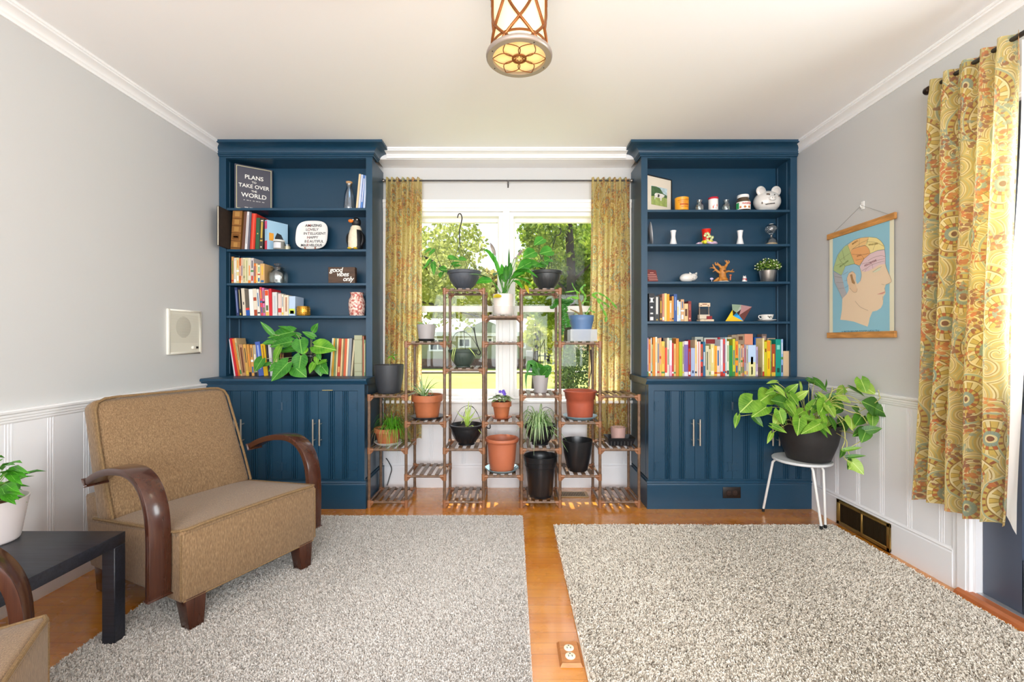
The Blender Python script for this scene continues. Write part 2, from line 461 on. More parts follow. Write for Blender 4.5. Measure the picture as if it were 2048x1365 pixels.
# ------------------------------------------------------------------ door in the right wall
M_DOOR = mat('#4d5668', .35); M_BRZ = mat('#3a2c24', .4, .8)
t = thing('door_1', None, None, (XR+.028, DY1, 0)); struct(t)
xd = XR+.028; y0, y1 = DY0+.012, DY1-.012; zt = DZ-.012
gy0, gy1, gz0, gz1 = y0+.15, y1-.15, .955, 1.93
m = MB().box(xd, xd+.044, y0, gy0, .022, zt).box(xd, xd+.044, gy1, y1, .022, zt).box(xd, xd+.044, gy0, gy1, .022, .235).box(xd, xd+.044, gy0, gy1, .80, gz0).box(xd, xd+.044, gy0, gy1, gz1, zt)
m.box(xd+.014, xd+.03, gy0, gy1, .235, .80)
ym = (gy0+gy1)/2
m.box(xd+.012, xd+.026, gy0+.05, ym-.05, .285, .75).box(xd+.012, xd+.026, ym+.05, gy1-.05, .285, .75)
m.build('door_slab', M_DOOR, t, bevel=(.006, 2))
m = MB()
for k in (1, 2): m.box(xd+.006, xd+.038, gy0, gy1, gz0+(gz1-gz0)*k/3-.011, gz0+(gz1-gz0)*k/3+.011)
for k in (1, 2): m.box(xd+.006, xd+.038, gy0+(gy1-gy0)*k/3-.011, gy0+(gy1-gy0)*k/3+.011, gz0, gz1)
m.build('muntin_grid', M_DOOR, t)
MB().box(xd+.02, xd+.024, gy0, gy1, gz0, gz1).build('pane', GL, t)
m = MB()
for ya, yb in ((DY1, DY1+.072), (DY0-.072, DY0)):
    m.box(XR-.016, XR, ya, yb, 0, DZ-.0005); m.box(XR-.021, XR-.0165, ya+.012, yb-.024, 0, DZ-.001)
m.box(XR-.016, XR, DY0-.072, DY1+.072, DZ, DZ+.0745); m.box(XR-.026, XR, DY0-.08, DY1+.08, DZ+.075, DZ+.092)
m.box(XR+.001, XR+.139, DY1-.011, DY1-.0005, .001, DZ-.0115).box(XR+.001, XR+.139, DY0+.0005, DY0+.011, .001, DZ-.0115).box(XR+.001, XR+.139, DY0, DY1, DZ-.011, DZ-.0005)
struct(m.build('trim_11', M_WHITE))
m = MB().prism([V(XR-.045, DY0-.07, 0), V(XR-.04, DY0-.07, .012), V(XR-.025, DY0-.07, .02), V(XR+.005, DY0-.07, .022), V(XR+.005, DY0-.07, 0)], (0, DY1-DY0+.11, 0))
struct(m.build('trim_12', mat('#b0663a', .35, noise=(12, .12))))
struct(MB().box(XR+.005, XR+.03, DY0+.011, DY1-.011, 0, .024).build('trim_13', mat('#c9c9cc', .3, .7)))

# ------------------------------------------------------------------ outdoors
gt = NT('lawn_grass'); gv = gt.coord('Object')
gc = gt.ramp(gt.noise(gv, .35, 4, .6).outputs['Fac'], [(.3, '#8c9650'), (.55, '#a3a65c'), (.75, '#b0ac70')])
gc = gt.mix(.3, gc, gt.ramp(gt.noise(gv, 14, 3).outputs['Fac'], [(.3, '#7d8844'), (.7, '#b4b074')]))
M_GRASS = gt.done(gt.pbr(gc, .9, spec=.1))
GZ = -1.0
tag(MB().box(-45, 45, YB+.3, 95, GZ-.2, GZ).build('lawn', M_GRASS), 'green lawn sloping to the house across the way', None, kind='structure')
struct(MB().box(-40, 40, 29.5, 31.6, GZ-.1, GZ+.02).build('street', mat('#b9b7b2', .8, noise=(3, .08))))
struct(MB().box(-40, 40, 29.1, 29.5, GZ-.1, GZ+.10).build('kerb', mat('#8f7c6c', .85, noise=(4, .2))))
# roof overhang of this house above the window
struct(MB().box(-4, 4, YB+.14, YB+.46, 2.33, 2.47).build('roof_eave', mat('#e8e6e0', .6)))
# ------------------------------------------------------------------ built-in cabinets
M_STEEL = mat('#cfc8bc', .28, .9)
M_DARKP = mat('#1a1210', .4)
def door_profile(w):
    pts = [(0, 0), (.0015, .0)]
    for c in (.27, .62):
        a = c*w
        for k in range(3):
            s = a+k*.0125
            pts += [(s-.001, 0), (s, .0035), (s+.0035, -.0035), (s+.008, -.0035), (s+.0115, .0035)]
        pts.append((a+.038, 0))
    pts += [(w, 0)]
    return pts
def base_cabinet(x0, x1, label, seams, stile0, stile1, visible_side):
    """x0..x1 body; seams: (left door edge, meeting seam, mid pair edge, meeting seam, right edge)"""
    t = thing('base_cabinet', label, 'cabinet', ((x0+x1)/2, YD, 0))
    m = MB(); yb = YB-.002
    m.box(x0, x1, YD+.019, yb, .19, .805)
    # face frame
    m.box(x0, x1, YD, YD+.02, .765, .805)
    e = seams
    m.box(x0, e[0], YD, YD+.02, .18, .765).box(e[4], x1, YD, YD+.02, .18, .765).box(e[0], e[4], YD, YD+.02, .175, .19)
    # side with a wide panel bead
    xs, sg = (x1, 1) if visible_side > 0 else (x0, -1)
    m.box(min(xs, xs+sg*.002), max(xs, xs+sg*.002), YD+.06, yb, .2, .79)
    m.build('cabinet_body', M_BLUE, t)
    pr = [(YD, 0), (YD-.012, 0), (YD-.012, .155), (YD-.009, .163), (YD-.012, .168), (YD-.006, .178), (YD, .18)]
    m = MB().sweep_x(pr, x0 if visible_side > 0 else x0-.012, x1 if visible_side < 0 else x1+.012)
    m.box(x0, x1, YD, yb, 0, .18)
    if visible_side: m.box(min(xs, xs+sg*.012), max(xs, xs+sg*.012), YD, yb, 0, .168)
    m.build('plinth', M_BLUE, t)
    doors = [(e[0], e[1]-.001, 1), (e[1]+.001, e[2]-.001, -1), (e[2]+.001, e[3]-.001, 1), (e[3]+.001, e[4], -1)]
    for (a, c, hs) in doors:
        w = c-a; pr = door_profile(w); z0, z1 = .192, .763
        m = MB(); A = [m.vert((a+s, YD-.004+d, z0)) for s, d in pr]; B = [m.vert((a+s, YD-.004+d, z1)) for s, d in pr]
        A2 = [m.vert((a+s, YD+.015, z0)) for s, d in pr]; B2 = [m.vert((a+s, YD+.015, z1)) for s, d in pr]; n = len(pr)
        for i in range(n-1): m.face(A[i], A[i+1], B[i+1], B[i]); m.face(B[i], B[i+1], B2[i+1], B2[i]); m.face(A2[i], A2[i+1], A[i+1], A[i])
        m.face(A[0], B[0], B2[0], A2[0]); m.face(A[-1], A2[-1], B2[-1], B[-1])
        d = m.build('door', M_BLUE, t)
        hx = c-.02 if hs > 0 else a+.02
        m = MB().tube([(hx, YD-.038, .415), (hx, YD-.038, .585)], .0056, 12)
        for z in (.448, .552): m.tube([(hx, YD-.004, z), (hx, YD-.038, z)], .004, 8)
        m.build('handle', M_STEEL, d, smooth=True)
        qx = a+.016 if hs > 0 else c-.016
        for z in (.665, .27):
            m = MB(); y = YD-.006
            m.tube([(qx-hs*.014, y, z-.026), (qx-hs*.014, y, z+.026)], .0035, 6)
            m.box(qx-.010, qx+.010, y+.0002, y+.002, z-.0215, z+.0215)
            m.box(qx-.016, qx+.016, y, y+.002, z+.022, z+.032).box(qx-.016, qx+.016, y, y+.002, z-.032, z-.022)
            for zz in (z+.027, z-.027):
                for xx in (qx-.012, qx+.012): m.ball((xx, y, zz), .0024, 6)
            m.build('hinge', M_BLUE, d, smooth=True)
    return t
def worktop(x0, x1, label, overhang_side):
    pr = [(YB, .806), (YD-.006, .806), (YD-.008, .811), (YD-.016, .817), (YD-.018, .824), (YD-.028, .826), (YD-.031, .833), (YD-.028, .842), (YD-.022, .845), (YB, .845)]
    a = x0-.02 if overhang_side < 0 else x0; c = x1+.02 if overhang_side > 0 else x1
    return single(MB().sweep_x(pr, a, c), 'worktop', M_BLUE, label, 'worktop', loc=((x0+x1)/2, YD, .806), smooth=True)
def bookcase(x0, x1, label, ni0, ni1, shelves, crown_side):
    t = thing('bookcase', label, 'bookcase', ((x0+x1)/2, YU, .845))
    yk = 3.305; zt = 2.34; z0 = .8455
    MB().box(ni0-.006, ni1+.006, yk, yk+.012, z0, zt).build('back_panel', M_BLUE, t)
    m = MB()
    MB().box(x0, ni0-.004, YU+.016, YB-.002, z0, zt).build('side_panel', M_BLUE, t)
    MB().box(ni1+.004, x1, YU+.016, YB-.002, z0, zt).build('side_panel', M_BLUE, t)
    m = MB().box(x0, ni0, YU, YU+.018, z0, 2.375).box(ni1, x1, YU, YU+.018, z0, 2.375).box(ni0, ni1, YU, YU+.018, 2.342, 2.375)
    m.build('face_frame', M_BLUE, t)
    MB().box(ni0-.004, ni1+.004, YU+.016, yk+.01, zt, zt+.018).build('top_panel', M_BLUE, t)
    for z in shelves:
        MB().box(ni0-.003, ni1+.003, YU+.006, yk, z-.017, z).build('shelf', M_BLUE, t, bevel=(.0015, 1))
    m = MB()
    for xa, sg in ((ni0-.004, 1), (ni1+.004, -1)):
        for ya in (YU+.045, yk-.03): m.box(min(xa, xa+sg*.0025), max(xa, xa+sg*.0025), ya, ya+.006, .86, zt-.01)
    m.build('shelf_rail', mat('#5f7f97', .3, .5), t)
    # stepped crown with a cove, returned along the open side
    pr = [(0, 2.352), (.010, 2.352), (.010, 2.360), (.018, 2.364), (.018, 2.370)]
    for i in range(8):
        a = i/7*PI/2; pr.append((.022+.066*(1-math.cos(a)), 2.372+.040*math.sin(a)))
    pr += [(.094, 2.414), (.094, 2.4295), (0, 2.4295)]
    m = MB(); ids = []
    for (d, z) in pr:
        if crown_side > 0: P = [(x0, YU-d, z), (x1+d, YU-d, z), (x1+d, 3.225, z)]
        else: P = [(x1, YU-d, z), (x0-d, YU-d, z), (x0-d, 3.225, z)]
        ids.append([m.vert(p) for p in P])
    for A, B in zip(ids, ids[1:]):
        m.face(A[0], A[1], B[1], B[0]); m.face(A[1], A[2], B[2], B[1])
    m.build('crown_moulding', M_BLUE, t, smooth=True, auto=30)
    return t
SL = [2.003, 1.719, 1.486, 1.262]; SR = [1.991, 1.755, 1.497, 1.223]
LX0, LX1 = XL+.003, -.958; RX0, RX1 = .886, XR-.003
bcl = base_cabinet(LX0, LX1, 'dark blue four-door base cabinet behind the tan armchair', (Xp(408, YD), Xp(482, YD), Xp(564.5, YD), Xp(637, YD), Xp(715, YD)), 0, 0, 1)
base_cabinet(RX0, RX1, 'dark blue four-door base cabinet with an outlet in its plinth', (Xp(1308, YD), Xp(1389, YD), Xp(1464, YD), Xp(1546, YD), Xp(1618, YD)), 0, 0, -1)
worktop(LX0, LX1, 'dark blue counter carrying the trailing pothos', 1)
worktop(RX0, RX1, 'dark blue counter under the long row of children\'s books', -1)
bookcase(LX0, LX1, 'tall blue built-in bookcase with the penguin and the lettered plate', Xp(452, YU), Xp(732, YU), SL, 1)
bookcase(RX0, RX1, 'tall blue built-in bookcase with the piggy banks and hourglass', Xp(1295, YU), Xp(1581, YU), SR, -1)
MB().box(Xp(645, YD), Xp(666, YD), YD-.0055, YD-.001, .7655, .7705).build('brass_catch', mat('#b0a070', .35, .8), bcl)
# brass catch strip on the cabinet and outlet in the plinth
def outlet(mb_at, label, cat, plate, face, name='power_outlet', horiz=True, dark=True):
    pass
x = Xp(1463, YD-.012); t = thing('power_outlet', 'dark brown twin outlet set in the blue plinth', 'power outlet', (x, YD-.012, .108))
MB().box(x-.058, x+.058, YD-.018, YD-.0125, .072, .144).build('cover_plate', M_DARKP, t, bevel=(.003, 2))
M_SLOT = mat('#050505', .6); M_BRN2 = mat('#2a1c18', .4)
for s in (-1, 1):
    m = MB().lathe([(0, -.0022), (.0165, -.0022), (.0165, 0)], (x+s*.0195, YD-.018, .108), 20, M=Matrix.Rotation(-PI/2, 3, 'X'))
    k = m.build('socket', M_BRN2, t)
    m = MB()
    for dx in (-.006, .006): m.box(x+s*.0195+dx-.0012, x+s*.0195+dx+.0012, YD-.0206, YD-.0203, .108, .117)
    m.build('slot', mat('#5b4b45', .5), k)

# ------------------------------------------------------------------ rugs
def rug(name, x0, x1, y0, y1, base, cols, label, n, hgt, bw, lean, seed):
    t = thing(name, label, 'rug', ((x0+x1)/2, (y0+y1)/2, 0))
    MB().box(x0, x1, y0, y1, .001, .009).build('backing', base, t, bevel=(.003, 1))
    g = np.random.default_rng(seed)
    vis0 = max(y0, 1.25)
    px = g.uniform(x0+.004, x1-.004, n); py = g.uniform(vis0, y1-.004, n)
    # soft brushing direction field: broad patches where the pile lies differently
    fx = np.sin(px*3.1+py*1.7+seed)+np.sin(py*5.3-px*2.2); fy = np.cos(px*2.3-py*2.9)+np.sin(px*4.9+seed)
    ang = g.uniform(0, 2*PI, n); ln = lean*g.uniform(.4, 1.2, n)
    dx = np.cos(ang)*ln+.25*lean*fx; dy = np.sin(ang)*ln+.25*lean*fy; h = hgt*g.uniform(.75, 1.15, n)
    wa = g.uniform(0, PI, n); wx = np.cos(wa)*bw/2; wy = np.sin(wa)*bw/2
    z0 = np.full(n, .008)
    v = np.empty((n, 4, 3), np.float32)
    v[:, 0] = np.stack([px-wx, py-wy, z0], 1); v[:, 1] = np.stack([px+wx, py+wy, z0], 1)
    v[:, 2] = np.stack([px+dx+wx*.7, py+dy+wy*.7, z0+h], 1); v[:, 3] = np.stack([px+dx-wx*.7, py+dy-wy*.7, z0+h], 1)
    v[..., 0] -= (x0+x1)/2; v[..., 1] -= (y0+y1)/2
    me = bpy.data.meshes.new('pile'); me.vertices.add(n*4); me.vertices.foreach_set('co', v.ravel())
    me.loops.add(n*4); me.loops.foreach_set('vertex_index', np.arange(n*4, dtype=np.int32))
    me.polygons.add(n); me.polygons.foreach_set('loop_start', np.arange(0, n*4, 4, dtype=np.int32)); me.polygons.foreach_set('loop_total', np.full(n, 4, np.int32))
    for c, p in cols: me.materials.append(c)
    pr = np.array([p for c, p in cols]); me.polygons.foreach_set('material_index', g.choice(len(cols), n, p=pr/pr.sum()).astype(np.int32))
    me.update(calc_edges=True); me.validate()
    o = bpy.data.objects.new('pile', me); COL.objects.link(o); o.parent = t; o['kind'] = 'stuff'
    return t
def yarn(c): return mat(c, .95, spec=.08)
rug('plush_rug', -1.515, .066, .35, 2.80, yarn('#d2cbc4'), [(yarn('#d9d3cc'), .5), (yarn('#cdc6be'), .35), (yarn('#b4aca4'), .10), (yarn('#e4dfd9'), .15)],
    'plain greige plush rug under the tan armchair', 260000, .010, .0045, .006, 3)
rug('shag_rug', .242, 1.876, .35, 2.655, yarn('#dcd5c8'), [(yarn('#e6ded1'), .57), (yarn('#d6cdbf'), .32), (yarn('#7d7265'), .085), (yarn('#aaa092'), .05)],
    'cream shag rug flecked with dark brown, beside the door', 190000, .0115, .0056, .0085, 5)

# ------------------------------------------------------------------ floor outlet, floor register, wall grille
t = thing('floor_outlet', 'wooden cover plate with twin ivory sockets in the bare floor strip', 'power outlet', (.199, 1.575, 0))
M_OAK = mat('#b97a45', .4, noise=(30, .18), stretch=(1, 8, 1))
m = MB(); z = .011
m.quadbox([V(.160, 1.512, .0005), V(.238, 1.512, .0005), V(.238, 1.638, .0005), V(.160, 1.638, .0005), V(.168, 1.520, z), V(.230, 1.520, z), V(.230, 1.630, z), V(.168, 1.630, z)])
m.build('cover_plate', M_OAK, t)
M_IV = mat('#f0e8d0', .35)
for yy in (1.553, 1.594):
    k = MB().lathe([(.0172, .011), (.0172, .0135), (.016, .0142), (0, .0142)], (.199, yy, 0), 24).build('socket', M_IV, t, smooth=True)
    m = MB()
    for dx in (-.006, .006): m.box(.199+dx-.0012, .199+dx+.0012, yy-.006, yy+.003, .0142, .0145)
    m.lathe([(.0025, .0142), (.0025, .0145), (0, .0145)], (.199, yy+.0095, 0), 10)
    m.build('slot', M_SLOT, k)
t = thing('floor_register', 'beige slotted heating register in the floor under the plant stand', 'vent', (.43, 3.21, 0))
MB().box(.30, .535, 3.16, 3.27, .0005, .006).build('register_plate', mat('#b89a72', .45, .3), t, bevel=(.002, 1))
m = MB()
for k in range(17): m.box(.322+k*.0115, .322+k*.0115+.006, 3.175, 3.255, .006, .0066)
m.build('louver_slots', M_SLOT, t)
t = thing('wall_grille', 'old brass air grille let into the white baseboard', 'vent', (XR-.02, 2.515, 0))
M_BRASS = mat('#a8874a', .38, .75, noise=(9, .25)); M_BRD = mat('#3a2c18', .5, .5)
ya, yb2 = 2.325, 2.705; xg = XR-.028
m = MB(); zz0, zz1 = .006, .150
for (a, c, e, g) in ((ya, yb2, zz0, zz0+.02), (ya, yb2, zz1-.02, zz1), (ya, ya+.022, zz0, zz1), (yb2-.022, yb2, zz0, zz1), (2.51, 2.522, zz0, zz1)):
    m.box(xg, XR-.018, a, c, e, g)
m.build('grille_frame', M_BRASS, t, bevel=(.0025, 1))
m = MB().box(XR-.0195, XR-.0185, ya+.01, yb2-.01, zz0+.01, zz1-.01); m.build('grille_back', mat('#15100a', .8), t)
m = MB(); y = ya+.026
while y < yb2-.026:
    if not 2.505 < y < 2.525: m.box(xg+.003, XR-.0195, y, y+.0028, zz0+.02, zz1-.02)
    y += .0072
m.build('louver_blades', M_BRD, t)
# pale cable beside the stand
pts = spline([W(772, 917, 3.37), W(777, 924, 3.36), W(783, 938, 3.35), W(780, 952, 3.35), W(774, 972, 3.33)], 6)
single(MB().tube(pts, .0035, 6), 'cable', mat('#18181a', .5), 'black power cord looping down beside the blue cabinet', 'cord', smooth=True, loc=W(768, 968, 3.35))
# ------------------------------------------------------------------ armchairs
def tweed(name, c1, c2, c3):
    t = NT(name); v = t.coord('Object', (1, 1, .16))
    n1 = t.noise(v, 330, 2, .6); n2 = t.noise(t.coord('Object', (1, 1, .05)), 170, 2)
    col = t.ramp(n1.outputs['Fac'], [(.3, c1), (.5, c2), (.7, c3)])
    col = t.mix(.2, col, t.ramp(n2.outputs['Fac'], [(.3, c1), (.7, c3)]))
    return t.done(t.pbr(col, .9, normal=t.bump(n1.outputs['Fac'], .45, .003), spec=.15, sheen=.2))
M_TWEED = tweed('tan_tweed', '#67513b', '#836749', '#9f8362'); M_PIPE = mat('#7d6342', .9, noise=(200, .25))
wt = NT('walnut_bent'); wv = wt.coord('Object', (40, 40, 3)); wn_ = wt.noise(wv, 1.5, 5, .6, .8)
M_WALNUT = wt.done(wt.pbr(wt.ramp(wn_.outputs['Fac'], [(.3, '#391c13'), (.6, '#472518'), (.8, '#54301f')]), .24, coat=.45))
def armchair(org, nx, ny, label):
    """local frame: x = facing direction (front face at x=0), y = across the seat 0..0.60, z up; org = front corner on the floor"""
    rz = math.atan2(ny, nx)
    t = thing('armchair', label, 'armchair', (org[0], org[1], 0), rz, 'matching tan tweed armchairs')
    Wd = .60; B = dict(parent=t, world=False)
    # seat block: slight crown on top, front face
    m = MB(); rows = []
    xs = [.001, -.02, -.12, -.25, -.38, -.52, -.66]; nz = 9
    def top(x, y):
        u = y/Wd*2-1; return .392-.055*(-x/.66)+.016*(1-u**4)*(1-((-x-.28)/.45)**2 if -x < .7 else 0)*.9
    m.quadbox([V(-.66, 0, .125), V(0, 0, .125), V(0, Wd, .125), V(-.66, Wd, .125), V(-.66, 0, .325), V(0, 0, .384), V(0, Wd, .384), V(-.66, Wd, .325)])
    m.build('seat_base', M_TWEED, bevel=(.012, 3), **B)
    m = MB(); g = []
    for i, x in enumerate(xs):
        g.append([m.vert((x, y, top(x, y))) for y in np.linspace(-.001, Wd+.001, nz)])
    for A, C in zip(g, g[1:]):
        for j in range(nz-1): m.face(A[j], C[j], C[j+1], A[j+1])
    lo = []
    for i, x in enumerate(xs): lo.append([m.vert((x, y, top(x, y)-.03)) for y in np.linspace(-.001, Wd+.001, nz)])
    for j in range(nz-1): m.face(g[0][j], g[0][j+1], lo[0][j+1], lo[0][j]); m.face(g[-1][j+1], g[-1][j], lo[-1][j], lo[-1][j+1])
    for i in range(len(xs)-1):
        m.face(g[i+1][0], g[i][0], lo[i][0], lo[i+1][0]); m.face(g[i][-1], g[i+1][-1], lo[i+1][-1], lo[i][-1])
    for A, C in zip(lo, lo[1:]):
        for j in range(nz-1): m.face(A[j+1], C[j+1], C[j], A[j])
    sc_ = m.build('seat_cushion', M_TWEED, bevel=(.014, 3), **B)
    e = .002
    pts = [(-.62, -e, top(-.62, 0)-.004), (-.4, -e, top(-.4, 0)-.004), (-.2, -e, top(-.2, 0)-.004), (-.03, -e, top(-.03, 0)-.004), (-.008, .004, top(0, 0)-.002), (0+e, .03, top(0, .03)-.004)]
    pts += [(e, y, top(0, y)-.004) for y in np.linspace(.06, Wd-.06, 12)]
    pts += [(e, Wd-.03, top(0, Wd-.03)-.004), (-.008, Wd-.004, top(0, Wd)-.002)]+[(x, Wd+e, top(x, Wd)-.004) for x in (-.03, -.2, -.4, -.62)]
    MB().tube(pts, .0055, 8).build('piping', M_PIPE, parent=sc_, world=False, smooth=True)
    pts = [(-.002, .002, .375), (-.002, .002, .25), (-.002, .002, .14)]
    MB().tube(pts, .003, 6).tube([(-.002, Wd-.002, .375), (-.002, Wd-.002, .25), (-.002, Wd-.002, .14)], .003, 6).tube([(-.004, .012, .127), (-.004, Wd-.012, .127)], .004, 6).build('piping', M_PIPE, parent=sc_, world=False, smooth=True)
    # back: inclined padded slab
    m = MB(); rows = []; n = 9
    F0 = V(-.475, 0, .345); F1 = V(-.665, 0, .838); ax = (F1-F0); nn = V(ax.z, 0, -ax.x).normalized()   # forward normal
    Ns = 8; fr = []; bk = []
    for i in range(Ns+1):
        s = i/Ns; row = []; rb = []
        for j in range(n):
            y = lerp(-.004+.012*s, Wd+.004-.02*s, j/(n-1)); u = j/(n-1)*2-1
            puff = .022*(1-u**4)*(1-(2*s-1)**4)
            p = F0+ax*s; row.append(m.vert((p.x+nn.x*puff, y, p.z+nn.z*puff)))
            th = .125-.03*s; q = p-nn*th; rb.append(m.vert((q.x, y, q.z)))
        fr.append(row); bk.append(rb)
    for A, C in zip(fr, fr[1:]):
        for j in range(n-1): m.face(A[j], A[j+1], C[j+1], C[j])
    for A, C in zip(bk, bk[1:]):
        for j in range(n-1): m.face(A[j+1], A[j], C[j], C[j+1])
    for i in range(Ns): m.face(fr[i][0], fr[i+1][0], bk[i+1][0], bk[i][0]); m.face(fr[i+1][-1], fr[i][-1], bk[i][-1], bk[i+1][-1])
    for j in range(n-1): m.face(fr[-1][j], fr[-1][j+1], bk[-1][j+1], bk[-1][j]); m.face(fr[0][j+1], fr[0][j], bk[0][j], bk[0][j+1])
    bb = m.build('backrest', M_TWEED, bevel=(.028, 4), **B)
    def fp(s, y): p = F0+ax*s+nn*.004; return (p.x, y, p.z)
    pts = [fp(.02, .002), fp(.3, .002), fp(.6, .004), fp(.9, .012), fp(.965, .024), fp(.992, .053)]+[fp(.998, y) for y in np.linspace(.1, Wd-.1, 7)]+[fp(.992, Wd-.061), fp(.965, Wd-.032), fp(.9, Wd-.018), fp(.6, Wd-.01), fp(.3, Wd-.004), fp(.02, Wd-.002)]
    MB().tube(pts, .006, 8).build('piping', M_PIPE, parent=bb, world=False, smooth=True)
    m = MB().quadbox([V(-.70, .012, .125), V(-.60, .012, .125), V(-.60, Wd-.012, .125), V(-.70, Wd-.012, .125), V(-.735, .012, .42), V(-.58, .012, .42), V(-.58, Wd-.012, .42), V(-.735, Wd-.012, .42)])
    m.build('back_base', M_TWEED, bevel=(.012, 2), **B)
    # bent wood arms
    path = spline([(-.062, 0, .158), (-.060, 0, .26), (-.062, 0, .40), (-.082, 0, .492), (-.130, 0, .560), (-.205, 0, .593), (-.300, 0, .592), (-.385, 0, .575), (-.455, 0, .550), (-.510, 0, .522)], 5)
    for ys in (-.078, Wd+.004):
        m = MB(); sec = []
        for i, p in enumerate(path):
            tt = (path[min(i+1, len(path)-1)]-path[max(i-1, 0)]).normalized(); o = V(tt.z, 0, -tt.x)
            if o.x < 0 and i < 3: o = -o
            k = i/(len(path)-1); th = .028
            wid = .074
            y0 = ys+(.074-wid)/2
            a, c = p+o*th/2, p-o*th/2
            sec.append([m.vert((a.x, y0, a.z)), m.vert((a.x, y0+wid, a.z)), m.vert((c.x, y0+wid, c.z)), m.vert((c.x, y0, c.z))])
        for A, C in zip(sec, sec[1:]):
            for j in range(4): m.face(A[j], A[(j+1) % 4], C[(j+1) % 4], C[j])
        m.face(*sec[0]); m.face(*sec[-1][::-1])
        m.build('arm', M_WALNUT, bevel=(.005, 2), **B)
    # legs
    for (x, y, sp) in ((-.035, .055, .02), (-.035, Wd-.055, .02), (-.63, .055, -.035), (-.63, Wd-.055, -.035)):
        m = MB(); a = .038; c = .026
        m.quadbox([V(x-c+sp*.6, y-c, 0.006), V(x+c+sp*.6, y-c, 0.006), V(x+c+sp*.6, y+c, 0.006), V(x-c+sp*.6, y+c, 0.006), V(x-a, y-a, .135), V(x+a*.9, y-a, .135), V(x+a*.9, y+a, .135), V(x-a, y+a, .135)])
        m.build('leg', M_WALNUT, bevel=(.004, 2), **B)
    return t
c1 = armchair((-1.209, 1.66), .902, -.431, 'tan tweed armchair with dark bentwood arms facing the floor, before the blue cabinet')
def copy_tree(o, parent=None):
    c = o.copy(); COL.objects.link(c)
    if parent is not None: c.parent = parent
    for ch in list(o.children): copy_tree(ch, c)
    return c
c2 = copy_tree(c1); c2.location = (-.862, .648, 0); c2.rotation_euler = (0, 0, math.atan2(.525, .85))
c2['label'] = 'pale-lit tan armchair cut off by the frame, in front of the black side table'

# ------------------------------------------------------------------ side table with its plant
t = thing('side_table', 'low black wood-grain side table beside the tan armchair', 'side table', (-1.675, 1.385, 0))
bt = NT('black_ash'); bn = bt.noise(bt.coord('Object', (3, 60, 60)), 2, 5, .6)
M_ASH = bt.done(bt.pbr(bt.ramp(bn.outputs['Fac'], [(.3, '#15161c'), (.7, '#2b2d36')]), .38, normal=bt.bump(bn.outputs['Fac'], .12)))
tx0, tx1, ty0, ty1 = -1.95, -1.405, 1.105, 1.655
MB().box(tx0, tx1, ty0, ty1, .354, .397).build('tabletop', M_ASH, t, bevel=(.0025, 2))
for x in (tx0, tx1-.046):
    for y in (ty0, ty1-.046): MB().box(x, x+.046, y, y+.046, .001 if x < -1.6 else .012, .354).build('leg', M_ASH, t, bevel=(.002, 1))
M_SOIL = mat('#3a2a1e', .95, noise=(60, .4), bump=(90, .8))
M_LEAF_FIG = leaf_mat('fig_leaf', '#2f7a16', '#5db52c', '#8fd45a', .25)
M_STEM = mat('#7fa24a', .6); M_STEMB = mat('#8a6f48', .7)
t = thing('potted_plant', 'leafy green plant in a pale pink ridged pot on the black table', 'plant', (-1.795, 1.56, .397))
c = V(-1.795, 1.56, .397)
prof = [(0, 0), (.073, 0), (.076, .004)]
for i in range(24): prof += [(.0765+.022*i/24+(.0012 if i % 2 else 0), .006+.138*i/24)]
prof += [(.1, .146), (.097, .147), (.093, .140), (.090, .12), (0, .12)]
MB().lathe(prof, c, 40).build('pot', mat('#e6dcda', .5), t, smooth=True, auto=60)
MB().lathe([(.091, .124), (.05, .128), (0, .126)], c, 24).build('soil', mat('#7a4a2c', .95, noise=(60, .35), bump=(90, .8)), t, smooth=True)
m = MB(); ms = MB(); rr = random.Random(4)
for k in range(4):
    a = k*1.6+.4; top = c+V(.04*math.cos(a), .04*math.sin(a), .20+.05*(k % 3))
    pts = spline([c+V(.015*math.cos(a), .015*math.sin(a), .12), c+V(.02*math.cos(a+.5), .02*math.sin(a+.5), .17), top], 5); ms.tube(pts, .0028, 6)
    for j in range(9):
        p = pts[min(len(pts)-1, 2+j)] if j < 8 else top
        b = a+j*2.4; d = V(math.cos(b), math.sin(b), rr.uniform(-.05, .5)); L = rr.uniform(.055, .085)
        q = p+d.normalized()*.025; ms.tube([p, q], .0011, 4)
        m.ribbon([q, q+d*L*.35+V(0, 0, .004), q+d*L*.7-V(0, 0, .004), q+d*L-V(0, 0, .022)], (0, 0, 1), [.006, .031, .026, .001], .22)
for (px, py, tx, ty, w) in ((15, 985, 38, 1000, .030), (8, 948, 32, 940, .03), (14, 940, 55, 955, .028), (20, 935, 60, 948, .022), (10, 968, 40, 985, .034), (12, 985, 50, 992, .02), (18, 945, 45, 970, .03), (2, 975, 32, 1010, .034), (5, 940, 30, 930, .03)):
    p, q = W(px, py, 1.55), W(tx, ty, 1.50)
    m.ribbon([p, lerp(p, q, .35)+V(0, -.01, .012), lerp(p, q, .7)+V(0, -.012, .010), q], (0, -.4, 1), [.004, w, w*.8, .001], .2)
    ms.tube([c+V(0, 0, .16), p], .0012, 4)
m.build('foliage', M_LEAF_FIG, t, smooth=True, auto=0); ms.build('stem', M_STEM, t, smooth=True)

